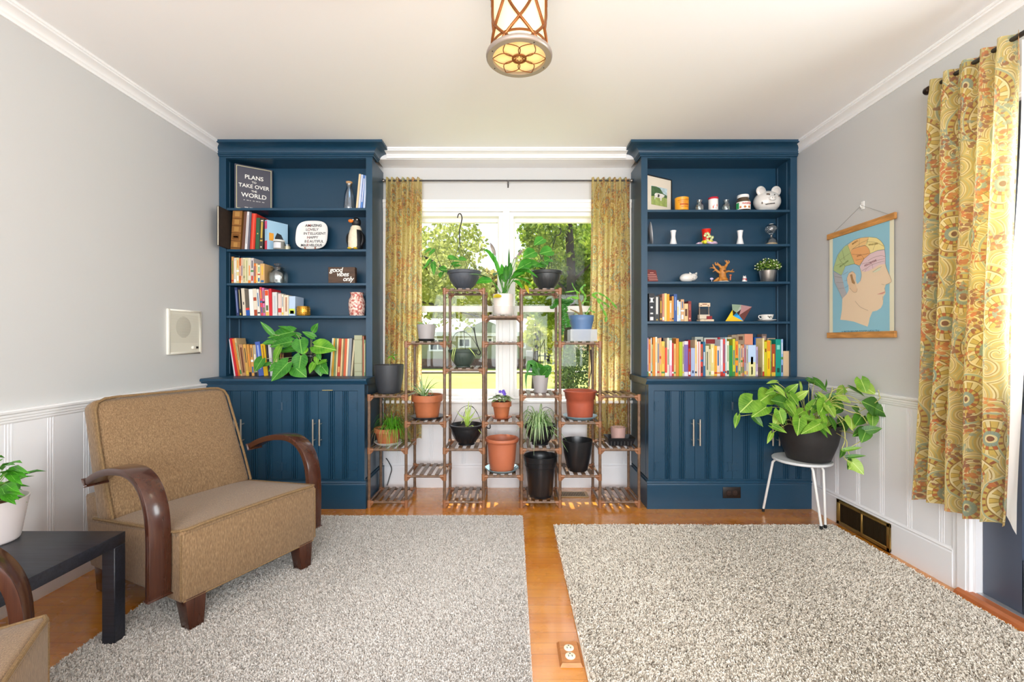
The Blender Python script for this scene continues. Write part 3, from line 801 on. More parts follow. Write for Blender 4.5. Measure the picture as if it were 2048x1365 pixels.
# ------------------------------------------------------------------ white stool and its big planter
t = thing('stool', 'small white round stool on thin metal legs carrying the black planter', 'stool', (1.735, 2.72, 0))
sx, sy, sz = 1.735, 2.725, .385
MB().lathe([(0, sz-.016), (.150, sz-.016), (.157, sz-.012), (.158, sz-.004), (.154, sz), (0, sz)], (sx, sy, 0), 48).build('seat', mat('#dfe0e1', .4), t, smooth=True)
M_WMET = mat('#e4e2de', .35); M_BLK = mat('#151515', .5)
for (a, f) in (((sx-.135, sy+.06), (1.598, 2.895)), ((sx-.02, sy-.128), (1.752, 2.578)), ((sx+.05, sy-.115), (1.786, 2.594))):
    z0 = .022 if f[1] < 2.64 else .004
    p0 = V(a[0], a[1], sz-.018); p1 = V(f[0], f[1], z0+.012); q = p0+(p1-p0)*.06
    k = MB().tube([p0+V((sx-a[0])*.35, (sy-a[1])*.35, 0), p0+V((sx-a[0])*.1, (sy-a[1])*.1, 0), q, p1], .0072, 10).build('leg', M_WMET, t, smooth=True)
    MB().tube([p1+(p0-p1)*.02, p1-V(0, 0, .012)], .0085, 10).build('rubber_foot', M_BLK, k, smooth=True)
M_PLANT_BLK = mat('#252222', .55, noise=(25, .15))
pc = V(1.757, 2.70, sz)
t = thing('potted_plant', 'syngonium with broad lime-green arrow leaves spilling from a black planter on the stool', 'plant', pc)
MB().lathe([(0, .001), (.100, .001), (.112, .006), (.128, .05), (.146, .10), (.158, .155), (.163, .205), (.165, .215), (.160, .217), (.155, .205), (.15, .18), (0, .18)], pc, 48).build('pot', M_PLANT_BLK, t, smooth=True, auto=60)
MB().lathe([(.152, .184), (.08, .192), (0, .19)], pc, 24).build('soil', M_SOIL, t, smooth=True)
M_SYN = leaf_mat('syngonium_leaf', '#4c861c', '#8dbe3c', '#c4de78', .28); M_SYND = leaf_mat('syngonium_dark', '#2a5f14', '#4f8a28', '#90bc54', .25); M_SYNL = leaf_mat('syngonium_new', '#86b434', '#b8d860', '#dcf09a', .32)
mats = [M_SYN, M_SYND, M_SYNL]
# (base px, base py, tip px, tip py, width factor, depth Y, material, normal tilt x, normal tilt z)
SY = [(1505, 801, 1482, 823, 1.25, 2.62, 0, -.3, .5), (1540, 793, 1541, 800, 1.2, 2.66, 0, 0, .6), (1538, 790, 1520, 803, 1.5, 2.64, 0, .1, .6), (1550, 795, 1566, 799, 1.3, 2.63, 0, .2, .7),
      (1475, 833, 1470, 855, .5, 2.60, 0, -.8, .2), (1532, 815, 1506, 832, .75, 2.60, 0, -.2, .6), (1508, 833, 1526, 853, .6, 2.64, 1, -.3, .3), (1552, 764, 1535, 766, .35, 2.66, 2, 0, .9), (1552, 776, 1566, 788, .6, 2.63, 2, .2, .5),
      (1572, 808, 1546, 800, .95, 2.58, 1, -.2, .7), (1575, 810, 1588, 826, 1.0, 2.57, 0, .2, .6), (1580, 790, 1592, 804, .9, 2.62, 0, .2, .5), (1576, 785, 1592, 772, .8, 2.66, 0, 0, .5), (1594, 796, 1610, 786, .7, 2.63, 2, .2, .6),
      (1600, 768, 1602, 782, .45, 2.68, 2, .5, .2), (1558, 823, 1567, 848, .95, 2.53, 0, -.1, .3), (1560, 830, 1549, 852, .8, 2.56, 2, -.4, .4), (1545, 853, 1567, 862, .62, 2.50, 0, .0, .8), (1543, 868, 1537, 882, .4, 2.52, 2, -.5, .2),
      (1599, 838, 1597, 870, .95, 2.48, 0, .0, .2), (1607, 835, 1630, 840, .55, 2.54, 0, .3, .7), (1640, 848, 1606, 866, .5, 2.46, 0, .1, .8), (1636, 852, 1656, 874, .6, 2.48, 1, .3, .5), (1640, 850, 1658, 864, .55, 2.49, 0, .3, .5),
      (1621, 820, 1634, 798, .9, 2.60, 0, -.3, .5), (1632, 810, 1650, 812, 1.0, 2.58, 1, .1, .5), (1650, 806, 1640, 830, 1.1, 2.55, 0, .2, .6), (1655, 812, 1668, 830, 1.2, 2.54, 2, .4, .4), (1645, 832, 1652, 856, .7, 2.52, 0, .3, .4),
      (1660, 838, 1668, 852, .7, 2.54, 1, .3, .3), (1648, 778, 1655, 760, .5, 2.66, 1, .4, .5), (1630, 762, 1655, 782, .65, 2.64, 1, .1, .7), (1618, 760, 1632, 768, .5, 2.68, 1, -.3, .7), (1668, 798, 1680, 808, .9, 2.60, 1, .4, .5),
      (1655, 800, 1678, 788, .9, 2.62, 1, .2, .6), (1688, 788, 1687, 770, .4, 2.56, 0, .5, .1), (1702, 776, 1724, 788, .42, 2.50, 1, .3, .6), (1724, 772, 1738, 780, 1.1, 2.46, 2, -.3, .4), (1722, 760, 1730, 778, 1.0, 2.46, 0, -.5, .4),
      (1750, 816, 1728, 804, 1.15, 2.40, 1, -.6, .5), (1752, 818, 1774, 828, 1.0, 2.40, 1, -.4, .5), (1745, 830, 1746, 856, .75, 2.40, 0, -.5, .2), (1722, 834, 1712, 850, 1.0, 2.46, 1, -.4, .4), (1716, 822, 1706, 814, .8, 2.48, 1, -.3, .5),
      (1730, 862, 1758, 858, .7, 2.38, 1, -.3, .4), (1732, 862, 1724, 884, .9, 2.38, 1, -.5, .3), (1726, 860, 1708, 872, .6, 2.42, 1, -.4, .4), (1702, 838, 1704, 852, 1.0, 2.48, 2, -.2, .4), (1692, 900, 1723, 895, .35, 2.42, 0, -.2, .6),
      (1698, 914, 1724, 912, .32, 2.40, 1, -.2, .6), (1705, 925, 1722, 943, .9, 2.40, 2, -.4, .3), (1712, 930, 1700, 938, .9, 2.41, 2, -.3, .3), (1703, 920, 1698, 934, .5, 2.43, 1, -.6, .2), (1686, 902, 1683, 910, .4, 2.43, 1, -.5, .2)]
r4 = random.Random(31)
for k in range(22):   # smaller leaves filling the crown
    x = r4.uniform(1545, 1690); y = r4.uniform(775, 842); a_ = r4.uniform(-.6, 1.2)
    SY.append((x, y, x+r4.choice((-1, 1))*14*math.cos(a_), y+15*abs(math.sin(a_))+3, r4.uniform(.6, .9), 2.58+r4.uniform(0, .10), r4.choice((0, 0, 1, 2)), r4.uniform(-.4, .4), r4.uniform(.3, .8)))
lm = [MB(), MB(), MB()]; sm = MB(); core = pc+V(0, 0, .20)
for i, (bx, by, tx, ty, wf, Y, k, nx_, nz_) in enumerate(SY):
    p = W(bx, by, Y); q = W(tx, ty, Y-.03); L = (q-p).length
    if L < .06: q = p+(q-p)*(.07/L)
    q = p+(q-p)*1.06
    lm[k].heart(p, q, (nx_, -1, nz_), wf*.92, .10, .30, .012, .08)
    if bx < 1680:
        mid = lerp(core, p, .55)+V(0, 0, .035); st = core+V((p.x-core.x)*.35, (p.y-core.y)*.35, -.01)
        sm.tube(spline([st, mid, p], 5), .0017, 5)
lm[0].build('leaves', M_SYN, t, smooth=True, auto=0); lm[1].build('leaves', M_SYND, t, smooth=True, auto=0); lm[2].build('leaves', M_SYNL, t, smooth=True, auto=0)
e0 = core+V(.09, -.04, -.01)
for pts in ([(1668, 830, 2.56), (1686, 850, 2.48), (1690, 880, 2.45), (1684, 900, 2.43), (1690, 918, 2.41), (1704, 928, 2.40)], [(1668, 830, 2.56), (1690, 842, 2.48), (1712, 870, 2.42)], [(1690, 878, 2.45), (1694, 896, 2.43), (1700, 914, 2.41)],
            [(1660, 806, 2.58), (1690, 802, 2.50), (1725, 808, 2.42)], [(1662, 800, 2.58), (1695, 792, 2.50), (1722, 806, 2.42)], [(1660, 790, 2.6), (1688, 776, 2.56), (1712, 778, 2.50), (1726, 776, 2.46)], [(1660, 812, 2.56), (1700, 824, 2.46), (1722, 830, 2.44), (1735, 848, 2.40)], [(1660, 808, 2.58), (1700, 812, 2.46), (1745, 820, 2.40)],
            [(1648, 812, 2.6), (1660, 795, 2.6), (1665, 775, 2.62)], [(1750, 806, 2.4), (1758, 790, 2.38), (1756, 780, 2.38)], [(1725, 872, 2.40), (1718, 885, 2.41), (1704, 893, 2.42)]):
    sm.tube(spline([e0]+[W(*p) for p in pts], 5), .0022, 5)
sm.build('stem', mat('#b9b86a', .55), t, smooth=True)
# ------------------------------------------------------------------ curtains
def paisley(name, lightness=1.0):
    t = NT(name)
    uv = t.add('ShaderNodeTexCoord').outputs['UV']
    def vor(scale, dist=.05, feature='F1', off=0, sq=(1, 1, 1)):
        mp = t.add('ShaderNodeMapping'); t.link(uv, mp.inputs['Vector']); mp.inputs['Location'].default_value = (off, off*.7, 0); mp.inputs['Scale'].default_value = sq
        n = t.noise(mp.outputs[0], 7, 2)
        mx = t.add('ShaderNodeVectorMath'); mx.operation = 'MULTIPLY_ADD'; t.link(n.outputs['Color'], mx.inputs[0]); mx.inputs[1].default_value = (dist, dist, 0); t.link(mp.outputs[0], mx.inputs[2])
        v = t.add('ShaderNodeTexVoronoi'); v.feature = feature; v.voronoi_dimensions = '2D'; v.inputs['Scale'].default_value = scale; t.link(mx.outputs[0], v.inputs['Vector'])
        return v, mp.outputs[0]
    def local(scale, dist, off, sq):
        v, q = vor(scale, dist, 'F1', off, sq)
        df = t.add('ShaderNodeVectorMath'); df.operation = 'SUBTRACT'; t.link(q, df.inputs[0]); t.link(v.outputs['Position'], df.inputs[1])
        sp = t.add('ShaderNodeSeparateXYZ'); t.link(df.outputs[0], sp.inputs[0])
        r = t.math('SQRT', t.math('ADD', t.math('MULTIPLY', sp.outputs[0], sp.outputs[0]), t.math('MULTIPLY', sp.outputs[1], sp.outputs[1])))
        return t.math('MULTIPLY', r, scale*2.0), t.math('ARCTAN2', sp.outputs[1], sp.outputs[0]), v
    def band(x, a, b): return t.math('MULTIPLY', t.math('GREATER_THAN', x, a), t.math('LESS_THAN', x, b))
    base = t.ramp(t.noise(uv, 9, 4, .6, 1.0).outputs['Fac'], [(.3, '#b2964a'), (.48, '#c9b062'), (.62, '#dccb94'), (.78, '#b8a456')])
    # small curling scrolls everywhere
    r2, a2, _ = local(15, .01, 2.3, (1, .75, 1))
    sw = t.math('FRACT', t.math('ADD', t.math('MULTIPLY', r2, 1.5), t.math('MULTIPLY', a2, .1592)))
    col = t.mix(.8, base, t.ramp(sw, [(0, '#8c7036'), (.10, '#e9ddb0'), (.26, '#c4aa58'), (.5, '#a9b088'), (.62, '#d5bd70'), (.85, '#ece0b8')], 'CONSTANT'))
    # medallions with petals
    r1, a1, _ = local(6.4, .05, 0, (1, .7, 1))
    pet = t.math('SINE', t.math('ADD', t.math('MULTIPLY', a1, 11), t.math('MULTIPLY', r1, 2.5)))
    pet2 = t.math('SINE', t.math('MULTIPLY', a1, 22))
    med = t.ramp(r1, [(0, '#6f2632'), (.09, '#e6d8a4'), (.15, '#7d9f98'), (.27, '#d6ba62'), (.36, '#8e7a34'), (.40, '#d2b45a'), (.62, '#ece0b4'), (.67, '#8a6430'), (.71, '#c9b25e'), (.86, '#9db39c'), (.92, '#e8dba8')], 'CONSTANT')
    med = t.mix(t.math('MULTIPLY', band(r1, .40, .62), t.math('GREATER_THAN', pet, .35)), med, '#e9dca6')
    med = t.mix(t.math('MULTIPLY', band(r1, .27, .40), t.math('GREATER_THAN', pet, .0)), med, '#b8482c')
    med = t.mix(t.math('MULTIPLY', band(r1, .72, .85), t.math('GREATER_THAN', pet2, .45)), med, '#93382c')
    med = t.mix(t.math('MULTIPLY', band(r1, .2, .62), t.math('LESS_THAN', t.math('ABSOLUTE', pet), .16)), med, '#7f6430')
    col = t.mix(t.math('LESS_THAN', r1, .95), col, med)
    # burgundy, vermilion and teal florets gathered in clusters
    sp, _ = vor(62, .02, 'F1', 1.7); clus = t.noise(uv, 7.5, 2, .5, .4)
    dots = t.math('MULTIPLY', t.math('LESS_THAN', sp.outputs['Distance'], .42), t.math('GREATER_THAN', clus.outputs['Fac'], .535))
    dc = t.ramp(t.noise(uv, 12, 2).outputs['Fac'], [(.42, '#85303a'), (.5, '#c2502e'), (.62, '#d67a40')], 'CONSTANT')
    col = t.mix(t.math('MULTIPLY', dots, .88), col, dc)
    sp2, _ = vor(66, .02, 'F1', 5.7); cl2 = t.noise(t.coord('UV', (1, 1, 1), (0, 0, 1)), 8.5, 2)
    col = t.mix(t.math('MULTIPLY', t.math('MULTIPLY', t.math('LESS_THAN', sp2.outputs['Distance'], .4), t.math('GREATER_THAN', cl2.outputs['Fac'], .585)), .7), col, '#6a9a98')
    col = t.mix(.07, col, '#fff0c4')
    weave = t.noise(uv, 500, 2)
    b = t.pbr(col, .85, normal=t.bump(weave.outputs['Fac'], .15, .001), spec=.2, sheen=.15)
    tl = t.add('ShaderNodeBsdfTranslucent'); t.link(t.mix(.5, col, '#fff0b8'), tl.inputs[0])
    mx = t.add('ShaderNodeMixShader'); mx.inputs[0].default_value = .58
    t.link(b, mx.inputs[1]); t.link(tl.outputs[0], mx.inputs[2]); return t.done(mx.outputs[0])
M_PAIS = paisley('paisley_cloth')
tl = NT('white_lining'); _b = tl.pbr('#f6f4f0', .85); _t = tl.add('ShaderNodeBsdfTranslucent'); _t.inputs[0].default_value = lin('#f4efe6')
_m = tl.add('ShaderNodeMixShader'); _m.inputs[0].default_value = .4; tl.link(_b, _m.inputs[1]); tl.link(_t.outputs[0], _m.inputs[2]); M_LINING = tl.done(_m.outputs[0])
def curtain(label, P, top0, top1, bot0, bot1, zt, zb, zrod, folds, amp_t, amp_b, out, seed, loc, full=2.3, lining=None, flare=1.0):
    """P(s, o, z) -> point: s along the rod (metres), o out from the rod, z height"""
    t = thing('curtain', label, 'curtain', loc)
    rr = random.Random(seed); ph = [rr.uniform(-.5, .5) for _ in range(folds+3)]; am = [rr.uniform(.65, 1.2) for _ in range(folds+3)]
    nu, nv = folds*14, 46
    m = MB(); rows = []
    for j in range(nv+1):
        v = j/nv; z = lerp(zt, zb, v); a0 = lerp(top0, bot0, v**1.2); a1 = lerp(top1, bot1, v**1.2); row = []
        amp = lerp(amp_t, amp_b, min(1, v*1.6)**.8)
        pinch = math.exp(-((z-zrod)/.022)**2)
        for i in range(nu+1):
            u = i/nu; x = u*folds; k = min(int(x), folds-1); fr = x-k
            wob = .18*math.sin(v*4.2+k*1.7)+.12*math.sin(v*9+k)
            A = lerp(am[k], am[k+1], fr); w = math.sin(2*PI*(x+wob*.5*math.sin(PI*u)))
            w = math.copysign(abs(w)**.75, w)
            s = a0+(a1-a0)*(u+.022*math.sin(2*PI*2*x/2+1.1)*min(1, v*2)/1)
            o = A*amp*w*(1-.55*pinch)+.010*math.sin(v*7+u*5)*v
            row.append((P(s, out+o, z+(.004*math.sin(x*PI*2) if j == 0 else 0)-(.010*math.sin(u*9+seed) if j == nv else 0)), (u*(abs(bot1-bot0))*full, (zt-z))))
        rows.append(row)
    m.grid(rows); m.build('cloth_panel', M_PAIS, t, smooth=True, auto=0)
    return t
Yrod, Zrod = 3.335, 2.264
def PB(s, o, z): return V(s, Yrod-o, z)
X_ = lambda px: Xp(px, Yrod)
curtain('yellow paisley curtain beside the penguin bookcase, at the end of the window rod', PB, X_(772), X_(844), X_(766), X_(841), 2.283, .362, Zrod, 7, .022, .028, .0, 3, (X_(800), Yrod, .362))
curtain('yellow paisley curtain beside the piggy-bank bookcase, behind the plant stand', PB, X_(1183), X_(1259), X_(1172), X_(1260), 2.283, .362, Zrod, 7, .022, .030, .0, 8, (X_(1222), Yrod, .362))
M_ROD = mat('#4a4644', .35, .8)
t = thing('curtain_rod', 'thin dark metal rod across the top of the window', 'curtain rod', (-.03, Yrod, Zrod))
MB().tube([(-.925, Yrod, Zrod), (.86, Yrod, Zrod)], .0055, 10).build('rod', M_ROD, t, smooth=True)
for x, s in ((-.925, -1), (.86, 1)):
    MB().lathe([(0, 0), (.008, 0), (.008, .008), (.012, .01), (.014, .016), (.012, .024), (0, .027)], (x, Yrod, Zrod), 16, M=Matrix.Rotation(s*PI/2, 3, 'Y')).build('finial', mat('#8d8882', .3, .9), t, smooth=True)
m = MB().box(-.034, -.024, YB-.003, YB, Zrod-.035, Zrod+.012).tube([(-.029, YB-.002, Zrod-.012), (-.029, Yrod, Zrod-.012)], .004, 8).tube([(-.029, Yrod+.006, Zrod-.012), (-.029, Yrod-.008, Zrod-.012), (-.029, Yrod-.010, Zrod)], .003, 6)
m.build('bracket', M_ROD, t, smooth=True)
# door curtain, on its own rod along the right wall
XD, ZD = 1.868, 2.213
def PD(s, o, z): return V(XD-o, s, z)
t = curtain('long yellow paisley curtain hanging beside the grey-blue door', PD, 2.015, 1.668, 2.078, 1.735, 2.232, .372, ZD, 5, .024, .036, .012, 15, (XD, 1.87, .362), full=2.0)
m = MB(); rows = []
for j in range(31):
    v = j/30; z = lerp(2.20, .42, v); a = lerp(1.668, 1.728, v)
    rows.append([(V(XD+.012+.020*k/3+.008*math.sin(v*8+k), a+.010-(.006+.020*v)*k/3*1.2, z-(.02*k if j == 30 else 0)), (0, 0)) for k in range(4)])
m.grid(rows); m.build('lining', M_LINING, t, smooth=True, auto=0)['label'] = 'white lining edge'
t = thing('curtain_rod', 'dark bronze rod above the grey-blue door', 'curtain rod', (XD, 1.4, ZD))
MB().tube([(XD, 2.035, ZD), (XD, .75, ZD)], .0095, 12).build('rod', M_ROD, t, smooth=True)
MB().lathe([(0, 0), (.013, 0), (.017, .004), (.017, .022), (.013, .027), (0, .027)], (XD, 2.03, ZD), 20, M=Matrix.Rotation(-PI/2, 3, 'X')).build('finial', M_BRZ, t, smooth=True)
m = MB().tube([(XR, 1.99, ZD-.02), (XD, 1.99, ZD-.02), (XD, 1.99, ZD-.008)], .005, 8).box(XR-.004, XR, 1.975, 2.005, ZD-.05, ZD+.01)
m.build('bracket', M_ROD, t, smooth=True)

# ------------------------------------------------------------------ plant stand
st = NT('stand_wood'); sn = st.noise(st.coord('Object', (14, 14, 14)), 3, 4)
M_STAND = st.done(st.pbr(st.ramp(sn.outputs['Fac'], [(.3, '#5a4433'), (.7, '#7d614b')]), .38, coat=.2))
M_JOINT = mat('#8f6142', .4, noise=(10, .1))
FX = [Xp(p, YD+.01) for p in (738, 812, 889, 967, 1043, 1120, 1200, 1278)]
FY, BY = YD+.012, 3.232
LV = [.031+.1733*k for k in range(9)]
LV[0] = .036
colsh = [(0, 2, 4), (1, 3, 6), (0, 2, 5, 8), (1, 3, 6, 7), (0, 2, 4, 8), (1, 3, 6), (0, 2, 4)]
t = thing('plant_stand', 'stepped brown wooden plant stand of slatted shelves before the window', 'plant stand', (.0, (FY+BY)/2, 0))
top_of = [4, 6, 8, 8, 8, 8, 6, 4]
for i, x in enumerate(FX):
    for y in (FY, BY):
        m = MB().tube([(x, y, .012), (x, y, LV[top_of[i]]+.008)], .0098, 12)
        m.mi = 1
        m.tube([(x, y, 0), (x, y, .024)], .0125, 12)
        m.build('post', [M_STAND, M_JOINT], t, smooth=True)
def shelf_pos(c, k): return (FX[c]+FX[c+1])/2, LV[k]+.0145
for c, ks in enumerate(colsh):
    for k in ks:
        z = LV[k]; a, b2 = FX[c], FX[c+1]; m = MB()
        for y in (FY, BY): m.tube([(a+.01, y, z), (b2-.01, y, z)], .0078, 10)
        for x in (a, b2): m.tube([(x, FY+.01, z), (x, BY-.01, z)], .0078, 10)
        for q in range(4):
            x = lerp(a, b2, (q+1)/5)
            m.box(x-.0125, x+.0125, FY-.004, BY+.004, z+.006, z+.0145)
        m.mi = 1
        for x, sx_ in ((a, 1), (b2, -1)):
            for y, sy_ in ((FY, 1), (BY, -1)):
                m.tube([(x, y, z-.026), (x, y, z+.016)], .0122, 12)
                m.tube([(x, y, z), (x+sx_*.03, y, z)], .0102, 10).tube([(x, y, z), (x, y+sy_*.03, z)], .0102, 10)
                m.quadbox([V(x+sx_*.008, y-.004, z-.028), V(x+sx_*.011, y-.004, z-.028), V(x+sx_*.011, y+.004, z-.028), V(x+sx_*.008, y+.004, z-.028), V(x+sx_*.008, y-.004, z-.004), V(x+sx_*.032, y-.004, z-.004), V(x+sx_*.032, y+.004, z-.004), V(x+sx_*.008, y+.004, z-.004)])
        m.build('slatted_shelf', [M_STAND, M_JOINT], t, smooth=True)

# ------------------------------------------------------------------ pots and their plants
M_TERRA = mat('#a96039', .6, noise=(14, .14)); M_TERRA2 = mat('#b96a49', .5, noise=(8, .06)); M_TERRAR = mat('#a8523a', .55, noise=(12, .12))
M_CHAR = mat('#34373c', .5); M_BLKP = mat('#1b1c1f', .3); M_BOWLG = mat('#484d55', .55); M_BOWLD = mat('#2e3132', .45); M_BOWLGN = mat('#3d4a42', .5)
M_GREYP = mat('#a9a4a4', .5); M_WHITEP = mat('#efe4dc', .4); M_SAUCB = mat('#8fb0be', .45); M_PINKP = mat('#b08f88', .45); M_BLUEP = mat('#54739c', .45)
def wall_profile(rb, rt, h, th=.004, soil=.78, lip=None, foot=.003, curve=0.):
    p = [(0, 0), (rb-foot, 0), (rb, foot)]
    for i in range(1, 9):
        s = i/8; p.append((lerp(rb, rt, s)+curve*math.sin(PI*s), foot+(h-foot)*s))
    if lip:   # lip = (height, extra radius)
        hl, ex = lip; p = p[:3]+[q for q in p[3:] if q[1] < h-hl-.001]+[(lerp(rb, rt, (h-hl)/h), h-hl), (rt+ex, h-hl+.002), (rt+ex, h-.002), (rt+ex-.002, h)]
        rt2 = rt+ex-th-.002
    else: rt2 = rt-th
    p += [(rt2, h), (rt2-.001, h-.006), (lerp(rb, rt, soil)-th+curve*math.sin(PI*soil), h*soil), (0, h*soil-.002)]
    return p
def pot(label, c, prof, material, soil_z, soil_r, mod=None, soil_m=None, n=40, name='potted_plant', cat='plant', a=60):
    t = thing(name, label, cat, c)
    MB().lathe(prof, c, n, mod=mod).build('pot', material, t, smooth=True, auto=a)
    if soil_r: MB().lathe([(soil_r, soil_z), (soil_r*.6, soil_z+.006), (0, soil_z+.003)], c, 24).build('soil', soil_m or M_SOIL, t, smooth=True)
    return t
def saucer(label, c, rb, rt, h, material):
    m = MB().lathe([(0, 0), (rb, 0), (rt, h-.001), (rt, h), (rt-.003, h), (rb-.004, .004), (0, .004)], c, 40)
    return single(m, 'saucer', material, label, 'saucer', loc=c, smooth=True)
def hanging_bowl(label, c, rb, rt, h, material, soil_z):
    p = [(0, 0), (rb+.004, 0), (rb+.004, .006), (rb, .009)]
    for i in range(1, 13):
        s = i/12; p.append((rb+(rt-rb)*math.sin(s*PI/2)**.85, .009+(h*.82-.009)*s))
    p += [(rt+.009, h*.83), (rt+.012, h*.9), (rt+.013, h-.004), (rt+.009, h), (rt+.002, h), (rt-.004, h*.9), (rt-.012, soil_z), (0, soil_z-.002)]
    def mod(a, z): return 1+(.016*max(0, math.cos(a*26)) if .012 < z < h*.62 else 0)
    return pot(label, c, p, material, soil_z, rt-.013, mod, n=156, a=50)
def blades(m, c, n, L, wd, rise, droop, rr, up=.5, r0=.012):
    for i in range(n):
        a = i*2.399+rr.uniform(-.3, .3); l = L*rr.uniform(.6, 1.1); e = rise*rr.uniform(.4, 1.2); d = V(math.cos(a), math.sin(a), 0)
        pts = [c+d*r0+V(0, 0, -.004)]; k = 7
        for j in range(1, k+1):
            s = j/k; pts.append(c+d*(r0+l*(s*.75+.1*s*s))+V(0, 0, e*l*math.sin(min(1, s*1.0)*PI*.62)-droop*l*s*s*s*rr.uniform(.85, 1.15)))
        w = wd*rr.uniform(.7, 1.2)
        m.ribbon(pts, (0, 0, 1), [w*.7, w, w, w*.95, w*.85, w*.65, w*.4, w*.05], .18)
def hanger(mb, c, h, rt, apex, hookd=1, n=3, r=.0016, ph=.5):
    """wires from the rim up (or over) to apex, then a hook"""
    a = Vector(apex)
    for k in range(n):
        an = ph+k*2*PI/n; p = Vector(c)+V((rt+.006)*math.cos(an), (rt+.006)*math.sin(an), h-.004)
        mb.tube([p, a], r, 6)
def hook_at(mb, a, d=V(0, 0, 1), side=V(1, 0, 0), s=1.0, r=.003):
    a = Vector(a); pts = [a-d*.004]
    for k in range(11):
        an = -PI/2+k/10*PI*1.35
        pts.append(a+d*(.028*s+.0)+d*(.012*s)*math.sin(an)*1.0+side*(.012*s)*(math.cos(an))-d*(.0))
    pts = [a-d*.004, a+d*.012*s]+[a+d*(.030*s)+d*(.0135*s*math.sin(PI*1.15-k/9*PI*1.25+PI*.0))*1.0+side*(.0135*s*math.cos(PI*1.15-k/9*PI*1.25)) for k in range(10)]
    mb.tube(pts, r*s, 7)
G1 = leaf_mat('grass_leaf', '#3f8a1c', '#79c232', None, .35); G2 = leaf_mat('variegated', '#5f9a3c', '#84b45a', None, .35, .45, '#eef4d8'); G3 = leaf_mat('deep_leaf', '#1f5a18', '#3f8c2a', '#6fb04a', .25)
G4 = leaf_mat('pothos_leaf', '#2e7a22', '#58a83a', '#8fcc62', .25); G4b = leaf_mat('pothos_bright', '#4f9a24', '#8acb3c', '#b8e070', .3); G5 = leaf_mat('succulent', '#4a8a2a', '#7fbf3a', None, .25); G6 = leaf_mat('lime_strap', '#8fb83a', '#c4de6a', None, .4, .45, '#e6efb0')
G7 = leaf_mat('dry_leaf', '#b9a860', '#d8cc8a', None, .3); G8 = leaf_mat('yellow_leaf', '#c8b020', '#e8d840', None, .35); G9 = leaf_mat('violet_leaf', '#5a7a3a', '#93a868', '#b5c48a', .25); GP = mat('#6a4fc0', .6)
M_SPATHE = leaf_mat('spathe', '#8a7a74', '#c4b8b0', None, .3); M_DKSTEM = mat('#23301c', .6); M_WIRE = mat('#1b1b1d', .45)
def at(c, k, dx=0, dy=0, dz=0): x, z = shelf_pos(c, k); return V(x+dx, (FY+BY)/2+dy, z+dz)
rr = random.Random(11)
ym = (FY+BY)/2
def atpx(px, k, y=ym): return V(Xp(px, y), y, LV[k]+.0152)

# column by the penguin bookcase
c = atpx(778, 4, 3.06); t = pot('tall charcoal pot with one small seedling, on the stand beside the penguin bookcase', c, wall_profile(.073, .098, .190, .004, .93, curve=.006), M_CHAR, .182, .091)
m = MB(); p = c+V(.006, 0, .18); q = W(783, 712, 3.06); ms = MB().tube(spline([p, lerp(p, q, .5)+V(-.004, 0, 0), q], 4), .0014, 5)
for (tx, ty) in ((797, 711), (774, 720), (791, 722), (789, 706)): e = W(tx, ty, 3.05); m.ribbon([q, lerp(q, e, .5)+V(0, 0, .004), e], (0, -.6, 1), [.004, .014, .001], .15)
m.build('leaves', G1, t, smooth=True, auto=0); ms.build('stem', M_STEM, t, smooth=True)
c = atpx(776, 2, 3.08); saucer('white round saucer under the wide terracotta bowl', c, .072, .092, .018, mat('#d8d5cf', .35))
c = c+V(0, 0, .005); t = pot('wide terracotta bowl of fine grassy green leaves drooping over the rim', c, wall_profile(.066, .088, .105, .007, .85, lip=(.03, .004)), M_TERRA, .092, .078)
m = MB(); cc = c+V(.01, -.01, .10)
blades(m, cc+V(.02, 0, 0), 110, .13, .0042, .85, .75, rr, r0=.02); blades(m, cc+V(.05, -.03, 0), 60, .12, .004, .5, 1.4, rr, r0=.02); m.build('leaves', G1, t, smooth=True, auto=0)
m = MB(); blades(m, cc+V(-.03, -.035, 0), 26, .11, .0022, .3, 1.3, rr, r0=.03); m.build('dry_leaves', G7, t, smooth=True, auto=0)
# second column
c = atpx(853, 6, 3.06); MB()
t = pot('small grey tapered pot with a few flat leaves, second-highest beside the window edge', c, wall_profile(.049, .064, .113, .004, .9), M_GREYP, .103, .057)
MB().lathe([(0, 0), (.052, 0), (.056, .016), (.052, .016), (0, .006)], c, 32).build('drip_tray', M_BLKP, t, smooth=True)
m = MB(); p = c+V(0, 0, .108)
for (bx, by, tx, ty, w) in ((850, 652, 833, 645, .02), (852, 650, 845, 640, .016), (856, 651, 862, 643, .012), (860, 650, 878, 652, .012), (848, 650, 834, 650, .014), (862, 648, 872, 645, .01)):
    a, e = W(bx, by, 3.05), W(tx, ty, 3.03); m.ribbon([a, lerp(a, e, .4)+V(0, 0, .008), lerp(a, e, .75)+V(0, 0, .006), e], (0, -.4, 1), [.006, w*1.2, w, .002], .15)
m.build('leaves', G4b, t, smooth=True, auto=0)
c = atpx(855, 3, 3.08); saucer('wide dark grey saucer under the terracotta pot with the spiky plant', c, .088, .112, .018, M_CHAR)
c = c+V(-.001, 0, .005); t = pot('terracotta pot with thick rim and a spiky strap-leaved plant on a dark saucer', c, wall_profile(.075, .098, .155, .007, .88, lip=(.045, .006)), M_TERRA, .14, .09)
m = MB(); base = c+V(-.025, -.02, .14)
